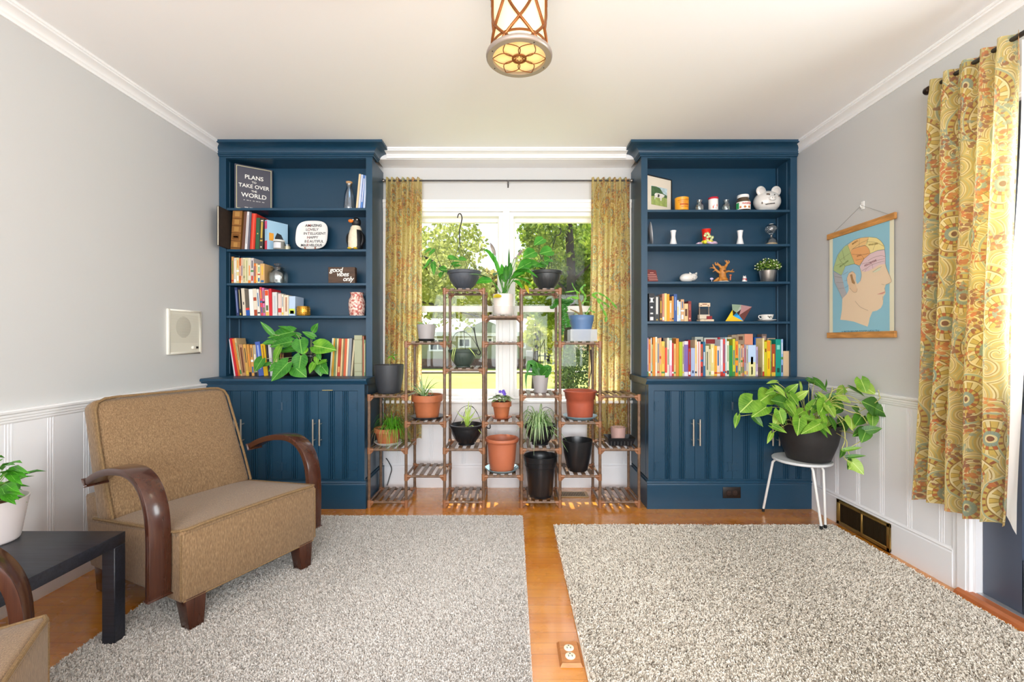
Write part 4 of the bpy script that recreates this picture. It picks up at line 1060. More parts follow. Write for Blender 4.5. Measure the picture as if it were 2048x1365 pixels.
for (tx, ty, w) in ((815, 772, .012), (818, 782, .012), (836, 748, .010), (842, 752, .009), (858, 748, .009), (865, 760, .010), (880, 764, .012), (872, 775, .009), (828, 768, .013), (848, 770, .012), (822, 790, .01), (862, 770, .009), (870, 755, .007), (812, 765, .008)):
    e = W(tx, ty, 3.04); d = e-base; m.ribbon([base, base+d*.35+V(0, 0, .02), base+d*.7+V(0, 0, .018), e], (0, -.3, 1), [w, w, w*.8, .001], .25)
blades(m, base+V(.01, 0, .0), 14, .08, .009, .9, .5, rr); m.build('leaves', G2, t, smooth=True, auto=0)
m = MB()
for k in range(10): a = rr.uniform(0, 6.28); p = c+V(.055*math.cos(a), .05*math.sin(a), .15); m.tube([p, p+V(rr.uniform(-.03, .03), -.02, rr.uniform(.004, .022))], .0013, 4)
m.build('dry_stem', mat('#3a4a24', .7), t)
# third column
c = atpx(928, 8, 3.09); t = hanging_bowl('dark grey ribbed hanging bowl with upright hook, high on the stand before the window', c, .047, .104, .128, M_BOWLG, .112)
m = MB(); ap = W(920, 490, 3.09); rim_ = c+V(0, 0, .126)
for dx, dy in ((-.098, -.02), (.098, .03), (.03, .1)): m.tube([rim_+V(dx, dy, 0), ap], .0016, 6)
m.tube(spline([ap, W(919.5, 480, 3.09), W(919, 462, 3.09), W(922, 448, 3.09), W(924, 436, 3.09), W(921, 428, 3.09), W(917, 429, 3.09), W(915, 436, 3.09)], 5), .0038, 8)
m.build('hanger', M_WIRE, t, smooth=True)
m = MB(); ms = MB()
for (bx, by, tx, ty, w, n1) in ((896, 515, 918, 519, .4, 0), (918, 518, 934, 520, .5, 0), (893, 540, 876, 538, .9, -.2), (884, 545, 880, 556, .7, -.4), (862, 520, 850, 535, .35, -.3), (866, 525, 868, 550, .4, .2), (870, 500, 856, 512, .35, 0), (862, 498, 848, 506, .3, 0), (858, 528, 845, 538, .3, .2), (903, 530, 920, 524, .35, 0), (908, 534, 924, 530, .3, .2)):
    m.heart(W(bx, by, 3.04), W(tx, ty, 3.0), (n1, -1, .4), w, .1, .1)
for pts in ([(905, 540, 3.06), (885, 535, 3.02), (876, 520, 3.0), (870, 500, 2.99)], [(900, 540, 3.05), (884, 542, 3.0), (865, 525, 2.98), (858, 530, 2.97)], [(910, 538, 3.05), (900, 522, 3.02), (897, 515, 3.0)], [(950, 536, 3.1), (958, 535, 3.08), (985, 552, 3.06)]): ms.tube(spline([W(*p) for p in pts], 5), .0016, 5)
m.build('leaves', G4, t, smooth=True, auto=0); ms.build('stem', M_DKSTEM, t, smooth=True)
c = atpx(926, 5, 3.07); t = hanging_bowl('grey-green ribbed hanging bowl with its wire loop bent down over the rim', c, .046, .088, .118, M_BOWLGN, .104)
m = MB(); r0 = c+V(0, 0, .116)
m.tube(spline([r0+V(-.09, 0, 0), W(908, 672, 3.07), W(922, 663, 3.07), W(938, 670, 3.07), W(950, 685, 3.06), W(954, 694, 3.05)], 5), .0018, 6)
m.tube(spline([r0+V(.01, .06, 0), W(929, 680, 3.1), W(929, 660, 3.09), W(938, 652, 3.08), W(947, 660, 3.07), W(952, 680, 3.06), W(954, 692, 3.05)], 5), .0018, 6)
m.tube(spline([W(948, 655, 3.07), W(952, 680, 3.06), W(957, 697, 3.04), W(961, 706, 3.03), W(957, 710, 3.02), W(952, 706, 3.02)], 5), .0036, 8)
m.build('hanger', M_WIRE, t, smooth=True)
m = MB()
for (bx, tx) in ((908, 904), (912, 907), (938, 952)):
    a = W(bx, 697, 2.99); e = W(tx, 725 if tx < 940 else 715, 2.985); m.ribbon([a+V(0, .03, .0), a+V(0, -.012, .005), lerp(a, e, .5)+V(-.004 if tx < 940 else .006, -.012, 0), e+V(0, 0, 0)], (0, -1, .3), [.006, .007, .006, .001], .1)
m.build('leaves', G6, t, smooth=True, auto=0)
c = atpx(933, 2, 3.07); t = hanging_bowl('glossy black ribbed hanging bowl holding a small yellow-green strap plant', c, .052, .103, .135, M_BLKP, .108)
m = MB(); r0 = c+V(0, 0, .13)
m.tube(spline([r0+V(-.095, .02, 0), W(912, 835, 3.08), W(922, 818, 3.08), W(938, 812, 3.08), W(952, 822, 3.08), W(962, 845, 3.07), W(968, 862, 3.0)], 5), .0017, 6)
m.tube(spline([r0+V(-.02, .09, 0), W(926, 840, 3.1), W(932, 820, 3.1), W(944, 813, 3.09), W(955, 828, 3.08)], 5), .0017, 6)
m.tube(spline([W(970, 848, 3.0), W(974, 856, 2.99), W(980, 857, 2.99), W(980, 850, 2.99)], 5), .0036, 8)
m.build('hanger', M_WIRE, t, smooth=True)
m = MB(); b0 = c+V(.005, -.01, .112)
for (tx, ty, w) in ((913, 822, .014), (943, 808, .016), (938, 800, .012), (953, 818, .012), (931, 812, .014), (968, 830, .01), (966, 872, .009), (930, 871, .010), (922, 848, .008), (927, 836, .012), (948, 828, .012)):
    e = W(tx, ty, 3.0 if ty > 840 else 3.05); d = e-b0; m.ribbon([b0, b0+d*.3+V(0, 0, .03), b0+d*.7+V(0, -.006, .03 if ty > 830 else .006), e], (0, -.5, 1), [w, w*1.1, w*.8, .001], .25)
m.build('leaves', G6, t, smooth=True, auto=0)
# middle column
c = atpx(1007, 7, 3.07)
t = thing('potted_plant', 'tall peace lily in a white pot, high in the middle of the stand', 'plant', c)
pm_ = wall_profile(.062, .070, .136, .004, .92); MB().lathe(pm_, c+V(-.002, 0, .006), 40).build('pot', M_WHITEP, t, smooth=True, auto=60)
MB().lathe([(0, 0), (.070, 0), (.074, .06), (.0725, .06), (.069, .003), (0, .003)], c, 40).build('clear_liner', frosted_mat('liner', '#f4f2f0', .3), t, smooth=True)
MB().lathe([(.064, .128), (.03, .134), (0, .132)], c, 24).build('soil', M_SOIL, t, smooth=True)
m = MB(); ms = MB(); my = MB(); md = MB(); b0 = c+V(0, 0, .13)
def lance(mm, base, tip, w, Y0, Y1, sag=.01, nrm=(0, -.6, 1), stem=True, fold=.2):
    p, q = W(base[0], base[1], Y0), W(tip[0], tip[1], Y1)
    pts = [lerp(p, q, s)+V(0, 0, sag*math.sin(PI*s)) for s in (0, .15, .35, .55, .75, .9, 1)]
    mm.ribbon(pts, nrm, [w*.25, w*.7, w, w*.95, w*.68, w*.3, .001], fold)
    if stem: ms.tube(spline([b0+V(rr.uniform(-.02, .02), rr.uniform(-.02, .02), 0), lerp(b0, p, .6)+V(0, 0, .006), p], 4), .0026, 5)
for (bx, by, tx, ty, w, Y0, Y1, sg, nr) in ((992, 530, 967, 501, .034, 3.02, 2.95, .03, (.5, -1, .4)), (1002, 555, 985, 505, .03, 3.04, 3.0, .0, (.4, -1, .2)), (978, 556, 938, 549, .045, 3.0, 2.9, .012, (0, -.4, 1)), (984, 562, 952, 568, .05, 3.0, 2.93, .016, (0, -1, .2)),
     (1010, 565, 1003, 528, .05, 3.04, 3.0, 0, (-.3, -1, .3)), (1014, 560, 1022, 525, .05, 3.03, 3.0, 0, (.2, -1, .3)), (1012, 560, 1012, 530, .04, 3.0, 2.96, 0, (0, -1, .2)), (1020, 560, 1050, 548, .05, 3.0, 2.92, .012, (0, -.5, 1)), (1022, 556, 1066, 528, .055, 3.02, 2.96, .0, (-.2, -1, .5)),
     (1028, 545, 1062, 540, .05, 3.0, 2.9, .02, (0, -.4, 1)), (1026, 562, 1046, 580, .03, 2.98, 2.9, .02, (.3, -1, .5)), (1030, 556, 1064, 571, .03, 3.0, 2.92, .015, (0, -.7, 1)), (1004, 548, 1000, 565, .03, 3.0, 2.95, .01, (-.5, -1, .2)), (1030, 545, 1076, 556, .045, 3.0, 2.92, .03, (0, -.5, 1)), (995, 545, 988, 553, .05, 3.0, 2.96, .01, (-.6, -1, .1)), (1018, 545, 1018, 497, .018, 3.05, 3.03, 0, (.9, -1, 0))):
    lance(m if (bx+ty) % 3 else md, (bx, by), (tx, ty), w, Y0, Y1, sg, nr)
for (bx, by, tx, ty, w) in ((1003, 592, 986, 596, .035), (1050, 570, 1058, 588, .022)): lance(my, (bx, by), (tx, ty), w, 2.98, 2.94, .006, (0, -1, .6), False)
mp_ = MB()
for (bx, by, tx, ty, w) in ((991, 512, 980, 485, .028), (1036, 512, 1046, 500, .026), (1028, 518, 1036, 516, .012)): lance(mp_, (bx, by), (tx, ty), w, 3.03, 3.01, .004, (-.6, -1, .2), True, .35)
m.build('leaves', leaf_mat('lily_leaf', '#2f8a1e', '#58b830', '#7fd050', .35), t, smooth=True, auto=0); md.build('leaves', G3, t, smooth=True, auto=0); my.build('yellow_leaf', G8, t, smooth=True, auto=0); mp_.build('spathe', M_SPATHE, t, smooth=True, auto=0); ms.build('stem', leaf_mat('lily_stem', '#3f8a2a', '#6fb040', None, .2), t, smooth=True)
c = atpx(1003, 3, 3.06); saucer('small terracotta saucer under the violet\'s pot', c, .052, .068, .014, M_TERRA2)
c = c+V(0, 0, .005); t = pot('African violet with purple bloom in a small terracotta pot', c, wall_profile(.044, .064, .112, .006, .9, lip=(.035, .003)), M_TERRA, .103, .057)
m = MB(); p = c+V(0, 0, .108)
for k in range(26):
    a = k*2.4; r = .02+.0021*k; d = V(math.cos(a), math.sin(a), 0); q = p+d*r+V(0, 0, .045-r*.45+rr.uniform(0, .012)); m.heart(q-d*.012, q+d*.032-V(0, 0, .008), (d.x*.4, d.y*.4, 1), .85, .12, .06)
m.build('leaves', G9, t, smooth=True, auto=0)
m = MB()
for k in range(7):
    q = p+V(.004+rr.uniform(-.016, .02), rr.uniform(-.03, .01), .058+rr.uniform(-.006, .014))
    for j in range(5):
        a = j*1.257; e = q+V(.011*math.cos(a), -.004, .011*math.sin(a)); m.ribbon([q, lerp(q, e, .5), e], (0, -1, 0), [.003, .011, .006], .0)
m.build('flower', GP, t, smooth=True, auto=0)
MB().tube([p+V(-.035, -.01, -.01), p+V(-.037, -.012, .06)], .0013, 5).build('stem', M_DKSTEM, t)
c = atpx(1004, 1, 3.06); saucer('pale blue saucer under the large empty terracotta pot', c, .092, .115, .020, M_SAUCB)
c = c+V(0, 0, .005); t = thing('flower_pot', 'large smooth terracotta pot with rolled rim, empty, low in the stand', 'pot', c)
MB().lathe([(0, 0), (.078, 0), (.080, .003), (.090, .07), (.0945, .13), (.0945, .133), (.097, .165), (.099, .185), (.1085, .188), (.113, .195), (.114, .205), (.110, .213), (.104, .214), (.100, .208), (.095, .19), (.085, .06), (0, .055)], c, 48).build('pot', M_TERRA2, t, smooth=True, auto=50)
m = MB()
for k in range(3): m.ball(c+V(.055+.012*k, .03, .165+.008*k), .008, 8, (1.4, 1, .6))
m.build('dry_leaf', G7, t, smooth=True)
# fifth column
c = atpx(1093, 8, 3.09); t = hanging_bowl('charcoal ribbed hanging bowl with large round leaves, high on the stand', c, .047, .095, .128, M_BOWLD, .112)
m = MB(); r0 = c+V(0, 0, .124); ap = W(1113, 470, 3.06)
for dx, dy in ((-.09, -.03), (-.02, .09), (.0, -.02)): m.tube([r0+V(dx, dy, 0), ap], .0016, 6)
m.tube(spline([ap, W(1116, 471, 3.06), W(1120, 468, 3.06), W(1122, 462, 3.06), W(1121, 457, 3.06), W(1118, 458, 3.06)], 5), .0036, 8)
m.build('hanger', M_WIRE, t, smooth=True)
m = MB(); ms = MB()
for (bx, by, tx, ty, w, n1) in ((1087, 478, 1068, 490, .65, 0), (1070, 504, 1046, 514, .75, 0), (1104, 502, 1079, 507, .75, .1), (1064, 524, 1034, 538, .6, -.2), (1076, 528, 1062, 530, .9, 0), (1100, 518, 1090, 522, .9, 0), (1060, 530, 1052, 538, .9, 0), (1090, 530, 1076, 532, .6, .2), (1068, 530, 1082, 534, .6, 0), (1086, 524, 1096, 530, .7, .2)):
    m.heart(W(bx, by, 3.05), W(tx, ty, 3.0), (n1, -1, .5), w*1.2, .08, .06)
for pts in ([(1092, 537), (1086, 520), (1076, 506)], [(1096, 537), (1100, 520), (1100, 505)], [(1102, 537), (1104, 525), (1100, 515)], [(1085, 537), (1068, 532), (1062, 525)], [(1088, 537), (1078, 500), (1086, 480)]): ms.tube(spline([W(p[0], p[1], 3.06) for p in pts], 5), .0019, 5)
m.build('leaves', G4, t, smooth=True, auto=0); ms.build('stem', M_DKSTEM, t, smooth=True)
c = atpx(1081, 4, 3.09); t = pot('orchid with bare dark stakes in a ribbed grey pot beside the window', c, [(0, 0), (.041, 0)]+[(.0415+.0145*i/28+(.001 if i % 2 else 0), .003+.115*i/28) for i in range(29)]+[(.053, .118), (.05, .10), (0, .10)], M_GREYP, .103, .05)
m = MB()
for (pts, w) in (([(1078, 752), (1072, 735), (1060, 727), (1054, 748)], .055), ([(1080, 752), (1068, 740), (1062, 731), (1069, 752)], .0), ([(1082, 752), (1090, 740), (1098, 737), (1100, 750)], .05), ([(1076, 752), (1060, 748), (1052, 752), (1053, 782)], .02)):
    if w: m.ribbon(spline([W(x, y, 3.05-.01*i) for i, (x, y) in enumerate(pts)], 3), (0, -1, .4), [w*q for q in (.3, .6, .85, 1, 1, .95, .85, .6, .3, .05)], .15)
m.heart(W(1082, 752, 3.07), W(1073, 725, 3.03), (-.2, -1, .2), 1.0, .05, 0); m.heart(W(1084, 752, 3.05), W(1099, 735, 3.02), (.2, -1, .3), .9, .05, 0)
m.build('leaves', G3, t, smooth=True, auto=0)
m = MB()
m.tube([W(1079, 752, 3.09), W(1071, 652, 3.09)], .0014, 6).tube([W(1081, 752, 3.1), W(1080, 662, 3.1)], .0015, 6).tube(spline([W(1088, 752, 3.08), W(1091, 720, 3.08), W(1089, 700, 3.08), W(1088, 680, 3.08)], 5), .002, 6)
m.tube(spline([W(1083, 752, 3.09), W(1080, 720, 3.09), W(1080, 700, 3.09), W(1088, 682, 3.09), W(1090, 680, 3.09)], 5), .0019, 6).tube(spline([W(1080, 696, 3.09), W(1072, 692, 3.09), W(1065, 694, 3.09)], 4), .0014, 5).tube(spline([W(1080, 706, 3.09), W(1074, 722, 3.08), W(1066, 728, 3.07)], 4), .0016, 5)
m.build('stake', M_DKSTEM, t, smooth=True)
c = atpx(1080, 2, 3.07); t = hanging_bowl('black hanging bowl hidden under an arching striped spider plant', c, .052, .098, .135, M_BLKP, .11)
m = MB().tube(spline([c+V(-.02, .08, .13), W(1083, 840, 3.12), W(1084, 820, 3.12), W(1094, 815, 3.12), W(1106, 824, 3.12), W(1106, 845, 3.11), c+V(.08, .05, .13)], 6), .0017, 6)
m.build('hanger', M_WIRE, t, smooth=True)
m = MB(); b0 = c+V(-.01, -.02, .125); blades(m, b0, 85, .155, .0105, 1.0, 1.05, rr, r0=.012); blades(m, b0+V(0, -.045, .012), 40, .13, .0105, .75, 1.5, rr, r0=.01)
for (tx, ty) in ((1030, 865), (1133, 882), (1136, 905), (1058, 826), (1075, 830)):
    e = W(tx, ty, 2.98); m.ribbon([b0, lerp(b0, e, .4)+V(0, -.02, .05 if ty > 840 else .01), lerp(b0, e, .75)+V(0, -.02, .04 if ty > 840 else 0), e], (0, -.4, 1), [.007, .009, .007, .001], .2)
m.build('leaves', G2, t, smooth=True, auto=0)
c = atpx(1081, 0, 3.05); t = thing('flower_pot', 'tall glossy black nursery pot, empty, on the bottom shelf of the stand', 'pot', c)
MB().lathe([(0, 0), (.072, 0), (.077, .012), (.081, .02), (.0995, .20), (.1045, .203), (.108, .236), (.111, .238), (.114, .270), (.112, .272), (.109, .270), (.105, .235), (.096, .20), (.076, .02), (0, .014)], c, 48).build('pot', M_BLKP, t, smooth=True, auto=50)
# sixth column
c = atpx(1163, 6, 3.07); t = thing('potted_plant', 'flat-stemmed cactus plant in a blue pot, its stems arching towards the curtain', 'plant', c)
MB().lathe([(0, .004), (.058, .004), (.061, .010), (.066, .08), (.0805, .14), (.083, .172), (.081, .174), (.078, .170), (.074, .15), (0, .148)], c, 48).build('pot', M_BLUEP, t, smooth=True, auto=50)
MB().lathe([(.074, .15), (.04, .156), (0, .155)], c, 24).build('soil', M_SOIL, t, smooth=True)
cl = c.copy()
m = MB()
for (x0, x1, y0, y1) in ((-.085, .09, -.085, -.083), (-.085, .09, .083, .085), (-.085, -.083, -.083, .083), (.088, .09, -.083, .083)): m.box(cl.x+x0, cl.x+x1, cl.y+y0, cl.y+y1, cl.z+.0025, cl.z+.078)
m.box(cl.x-.085, cl.x+.09, cl.y-.085, cl.y+.085, cl.z, cl.z+.002)
m.box(cl.x-.085, cl.x+.09, cl.y-.0855, cl.y-.085, cl.z+.074, cl.z+.079)
single(m, 'drip_tray', frosted_mat('clear_plastic', '#f2f5f7', .42), 'clear plastic box holding the blue pot', 'tray', loc=cl)
m = MB(); ms = MB(); y = 3.06
trunk = spline([W(1163, 632, y), W(1161, 615, y), W(1158, 600, y)], 4); ms.tube(trunk, [.011-.0004*i for i in range(len(trunk))], 8)
ms.tube(spline([W(1160, 630, y), W(1152, 624, y), W(1140, 619, y)], 4), [.007-.0005*i for i in range(9)], 6)
ms.tube(spline([W(1158, 602, y), W(1158, 590, y), W(1162, 578, y)], 4), .005, 6).tube(spline([W(1158, 600, y), W(1148, 594, y), W(1136, 598, y)], 4), .005, 6).tube(spline([W(1163, 608, y), W(1172, 594, y), W(1183, 589, y)], 4), .0045, 6)
ms.build('stem', M_STEMB, t, smooth=True)
def segs(pts, w, Y=3.05, n=4):
    P = [W(a, b2, Y) for a, b2 in pts]
    for p, q in zip(P, P[1:]): m.ribbon([p, lerp(p, q, .3), lerp(p, q, .75), q], (.2, -1, .3), [.003, w, w*.9, .005], .12)
segs([(1183, 589), (1194, 597), (1200, 608), (1206, 620), (1213, 633), (1211, 645)], .020, 3.0); segs([(1194, 597), (1206, 604), (1214, 610), (1219, 615)], .016, 3.02); segs([(1184, 589), (1196, 586), (1210, 593), (1222, 603), (1234, 617)], .016, 3.0)
segs([(1158, 600), (1154, 586), (1146, 572), (1144, 566)], .008); segs([(1160, 588), (1152, 582), (1130, 585)], .010); segs([(1158, 598), (1142, 594), (1130, 604), (1127, 618), (1130, 634)], .022, 3.02); segs([(1160, 582), (1166, 572), (1172, 570)], .016)
segs([(1162, 580), (1168, 588), (1172, 594)], .018); segs([(1172, 594), (1168, 604), (1164, 608)], .014); segs([(1171, 632), (1176, 622), (1182, 612)], .008); segs([(1178, 618), (1184, 624), (1191, 625)], .010); segs([(1168, 604), (1178, 604)], .006)
m.build('leaves', G5, t, smooth=True, auto=0)
m = MB()
for strand in ([(1142, 604), (1128, 612), (1122, 628), (1124, 650), (1121, 668)], [(1138, 602), (1130, 620), (1133, 640), (1136, 652)], [(1140, 604), (1118, 600), (1112, 608), (1104, 617)], [(1136, 606), (1124, 604), (1114, 600)]):
    P = spline([W(a, b2, 3.0) for a, b2 in strand], 5)
    for i, p in enumerate(P):
        for s in (-1, 1): q = p+V(s*.016+rr.uniform(-.005, .005), rr.uniform(-.012, .004), rr.uniform(-.012, .012)); m.heart(p, q+V(s*.003, 0, 0), (0, -1, .3), .85, .05, .05)
m.build('hanging_leaves', G3, t, smooth=True, auto=0)
c = atpx(1160, 3, 3.07); saucer('light blue saucer under the red terracotta pot', c, .090, .116, .022, M_SAUCB)
c = c+V(0, 0, .005); t = pot('red terracotta pot with one thin dark cutting standing in it', c, [(0, 0), (.082, 0), (.084, .003), (.092, .10), (.094, .125), (.098, .127), (.105, .170), (.112, .174), (.114, .182), (.110, .185), (.105, .183), (.098, .15), (0, .148)], M_TERRAR, .15, .097)
MB().tube(spline([W(1177, 775, 3.07), W(1180, 755, 3.08), W(1183, 735, 3.09), W(1181, 700, 3.1)], 5), [.0014+.00035*i for i in range(16)], 6).build('cutting', mat('#3a2f28', .7), t, smooth=True)
MB().tube([c+V(-.01, -.08, .16), c+V(.0, -.09, .176)], .0016, 5).tube([c+V(.004, -.085, .176), c+V(-.004, -.095, .16)], .0016, 5).build('plant_tag', mat('#f0ead8', .6), t)
c = atpx(1155, 1, 3.06); t = thing('flower_pot', 'smooth black tapered pot, empty, on the low shelf beside the piggy-bank bookcase end', 'pot', c)
MB().lathe([(0, 0), (.060, 0), (.066, .006), (.078, .05), (.093, .12), (.100, .19), (.101, .205), (.099, .206), (.096, .19), (.088, .12), (.072, .05), (0, .03)], c, 48).build('pot', M_BLKP, t, smooth=True, auto=60)
# last column
c = atpx(1238, 2, 3.07)
m = MB(); w1, d1, h1 = .093, .07, .062
m.quadbox([V(c.x-.075, c.y-.055, c.z), V(c.x+.075, c.y-.055, c.z), V(c.x+.075, c.y+.055, c.z), V(c.x-.075, c.y+.055, c.z), V(c.x-w1, c.y-d1, c.z+.052), V(c.x+w1, c.y-d1, c.z+.052), V(c.x+w1, c.y+d1, c.z+.052), V(c.x-w1, c.y+d1, c.z+.052)])
m.f.pop(1); m.m.pop(1)
m.quadbox([V(c.x-.070, c.y-.05, c.z+.006), V(c.x+.070, c.y-.05, c.z+.006), V(c.x+.070, c.y+.05, c.z+.006), V(c.x-.070, c.y+.05, c.z+.006), V(c.x-.088, c.y-.066, c.z+.052), V(c.x+.088, c.y-.066, c.z+.052), V(c.x+.088, c.y+.066, c.z+.052), V(c.x-.088, c.y+.066, c.z+.052)])
m.f.pop(-5); m.m.pop(-5)
for k in range(7): x = c.x-.066+k*.022; m.box(x-.004, x+.004, c.y-.066, c.y-.056, c.z+.004, c.z+.03)
single(m, 'drip_tray', M_BLKP, 'shallow black plastic tray under the little dusty-pink pot', 'tray', loc=c)
c = c+V(-.006, 0, .0065); t = pot('small straight dusty-pink pot standing in a black tray', c, wall_profile(.045, .051, .108, .004, .95, foot=.004), M_PINKP, .102, .046, soil_m=mat('#c9a79a', .9, noise=(80, .3)), name='flower_pot', cat='pot')
# ------------------------------------------------------------------ books
M_PAGE = mat('#e6dcc4', .85, noise=(300, .06), stretch=(1, 1, .05))
ORD = 'zeroth first second third fourth fifth sixth seventh eighth ninth tenth eleventh twelfth thirteenth fourteenth fifteenth sixteenth seventeenth eighteenth nineteenth'.split()
TENS = {2: 'twent', 3: 'thirt', 4: 'fort', 5: 'fift', 6: 'sixt'}
def ordinal(n):
    if n < 20: return ORD[n]
    return TENS[n//10]+('ieth' if n % 10 == 0 else 'y-'+ORD[n % 10])
def cover(c): return mat(c, .42, spec=.4)
def book(px0, px1, ytop, z0, col, label, group=None, Y=3.14, depth=.15, lean=0., deco=(), name='book', soft=False, top_px=None):
    """px0..px1: spine foot on the shelf; ytop: top of the spine; lean: how far the top leans sideways, in metres"""
    x0, x1 = Xp(px0, Y), Xp(px1, Y); h = Zp(ytop, Y)-z0; w = x1-x0-.0006
    c = V((x0+x1)/2, Y, z0); m = MB(); bt = .0012 if soft else .0022; a, b2 = -w/2, w/2
    if lean:
        # tilt about the lower corner, so the raised edge stays above the shelf
        th = math.asin(max(-.6, min(.6, lean/h))); lift = abs(math.sin(th))*w/2
        Mx = Matrix.Translation((0, 0, lift)) @ Matrix.Rotation(th, 4, 'Y')
    else: Mx = Matrix.Identity(4)
    m.box(a, b2, 0, bt*1.4, 0, h, Mx).box(a, a+bt, bt*1.4, depth, 0, h, Mx).box(b2-bt, b2, bt*1.4, depth, 0, h, Mx)
    m.mi = 1; e = .0008 if soft else .003
    m.box(a+bt, b2-bt, bt*1.4, depth-e, e, h-e, Mx)
    ms = [cover(col), M_PAGE]
    for (f0, f1, dc, *ins) in deco:
        k = ins[0] if ins else .0
        mm = cover(dc)
        if mm not in ms: ms.append(mm)
        m.mi = ms.index(mm); m.box(a+w*k, b2-w*k, -.0005, 0, h*f0, h*f1, Mx)
    o = m.build(name, ms); o.location = c
    return tag(o, label, 'book', group)
def auto_deco(rr, col):
    d = []; pal = ['#f2ead6', '#2a2a34', '#c03828', '#e8c040', '#3a6a9a', '#4a8a4a', '#e88a3a', '#f4f4f0']
    q = rr.random()
    if q < .35: d += [(.08, .13, rr.choice(pal)), (.35, .86, rr.choice(pal), .32)]
    elif q < .6: d += [(.42, .88, rr.choice(pal), .36), (.05, .16, rr.choice(pal), .12)]
    elif q < .8: d += [(.0, .12, rr.choice(pal)), (.3, .7, rr.choice(pal), .3)]
    else: d += [(.1, .3, rr.choice(pal), .2), (.45, .52, rr.choice(pal)), (.6, .9, rr.choice(pal), .34)]
    return d
def row(entries, z0, ends, where, group, Y=3.14, depth=.15, seed=1):
    rr = random.Random(seed); n = len(entries)
    for i, e in enumerate(entries):
        px0, px1, yt, col, cn = e[:5]; lean = e[5] if len(e) > 5 else 0.; deco = e[6] if len(e) > 6 else auto_deco(rr, col)
        k = i+1
        lab = '%s book, %s from the %s %s' % (cn, ordinal(k), ends, where)
        book(px0, px1, yt, z0, col, lab, group, Y+rr.uniform(0, .006), depth*rr.uniform(.9, 1), lean, deco, soft=(px1-px0) < 5)
CT = .8452
u1 = lambda u: 1285+u/13.0
v1 = lambda v: 655+v/13.0
u2 = lambda u: 1430+u/12.41
v2 = lambda v: 655+v/12.41
A = []
for (a, b2, v, c, n) in ((125, 155, 275, '#c8a2bc', 'thin lilac'), (158, 212, 310, '#d88c40', 'orange and tan'), (214, 244, 275, '#c9d0cf', 'pale grey'), (246, 268, 450, '#b4c26c', 'thin lime'), (270, 332, 262, '#e08a2c', 'bright orange'), (334, 380, 250, '#eadcc6', 'tall cream'), (382, 440, 285, '#c9a97c', 'tan'), (442, 490, 275, '#eea27c', 'peach'),
    (492, 578, 365, '#e3c052', 'yellow patterned'), (584, 640, 530, '#e24a38', 'short red'), (642, 690, 275, '#e9dec9', 'cream'), (700, 764, 340, '#f1e4ec', 'white and pink'), (768, 812, 410, '#c93b32', 'red and yellow'), (815, 868, 430, '#dcc27c', 'straw-coloured'), (872, 944, 290, '#d98a34', 'amber'), (952, 1036, 380, '#aebf28', 'lime-green'),
    (1040, 1078, 370, '#d7c9ae', 'beige'), (1082, 1186, 360, '#7b62a8', 'violet'), (1192, 1256, 550, '#b32c1c', 'dark red'), (1260, 1362, 540, '#a9b9da', 'light blue'), (1366, 1412, 330, '#f0d1a8', 'pale apricot'), (1416, 1508, 370, '#e6ddda', 'white red-striped'), (1512, 1570, 440, '#d2483e', 'coral red'), (1576, 1634, 375, '#2d6c92', 'teal blue'),
    (1638, 1732, 480, '#d6cfaa', 'parchment'), (1736, 1768, 570, '#ddd6b8', 'narrow ivory'), (1772, 1868, 440, '#dfd38e', 'pale yellow'), (1872, 1938, 480, '#e8a933', 'golden yellow')):
    A.append((u1(a), u1(b2), v1(v), c, n))
for (a, b2, v, c, n) in ((30, 128, 470, '#ead0c4', 'pale pink'), (134, 196, 300, '#d7dce8', 'pale silver-blue'), (200, 252, 290, '#d64a46', 'rose red'), (256, 290, 250, '#b9d8e0', 'ice blue'), (292, 348, 345, '#e8e4ca', 'off-white'), (352, 434, 450, '#2c8a44', 'emerald green'), (438, 500, 290, '#c8cc3a', 'yellow-olive'), (506, 574, 345, '#ef9330', 'tangerine'),
    (578, 636, 420, '#c7c28a', 'khaki'), (640, 684, 450, '#d9a684', 'fawn'), (688, 720, 430, '#cc7a4a', 'rusty'), (724, 778, 430, '#978ea2', 'mauve-grey'), (782, 816, 450, '#d6cdb2', 'light beige'), (820, 1016, 440, '#a9c1e0', 'wide pale-blue'), (1022, 1066, 480, '#c2a6c2', 'orchid pink'), (1072, 1150, 1000, '#6b5240', 'tiny brown'),
    (1180, 1224, 270, '#e8dca0', 'tall cream-yellow'), (1228, 1288, 360, '#cbc32a', 'mustard-green'), (1292, 1376, 325, '#f6c61c', 'sunflower yellow'), (1382, 1400, 330, '#7fb060', 'thin green-striped'), (1406, 1500, 420, '#a34424', 'brick-brown'), (1506, 1636, 295, '#11917f', 'broad teal'), (1640, 1690, 295, '#8fafd8', 'periwinkle'), (1696, 1862, 590, '#d9ba92', 'thick kraft-tan')):
    A.append((u2(a), u2(b2), v2(v), c, n))
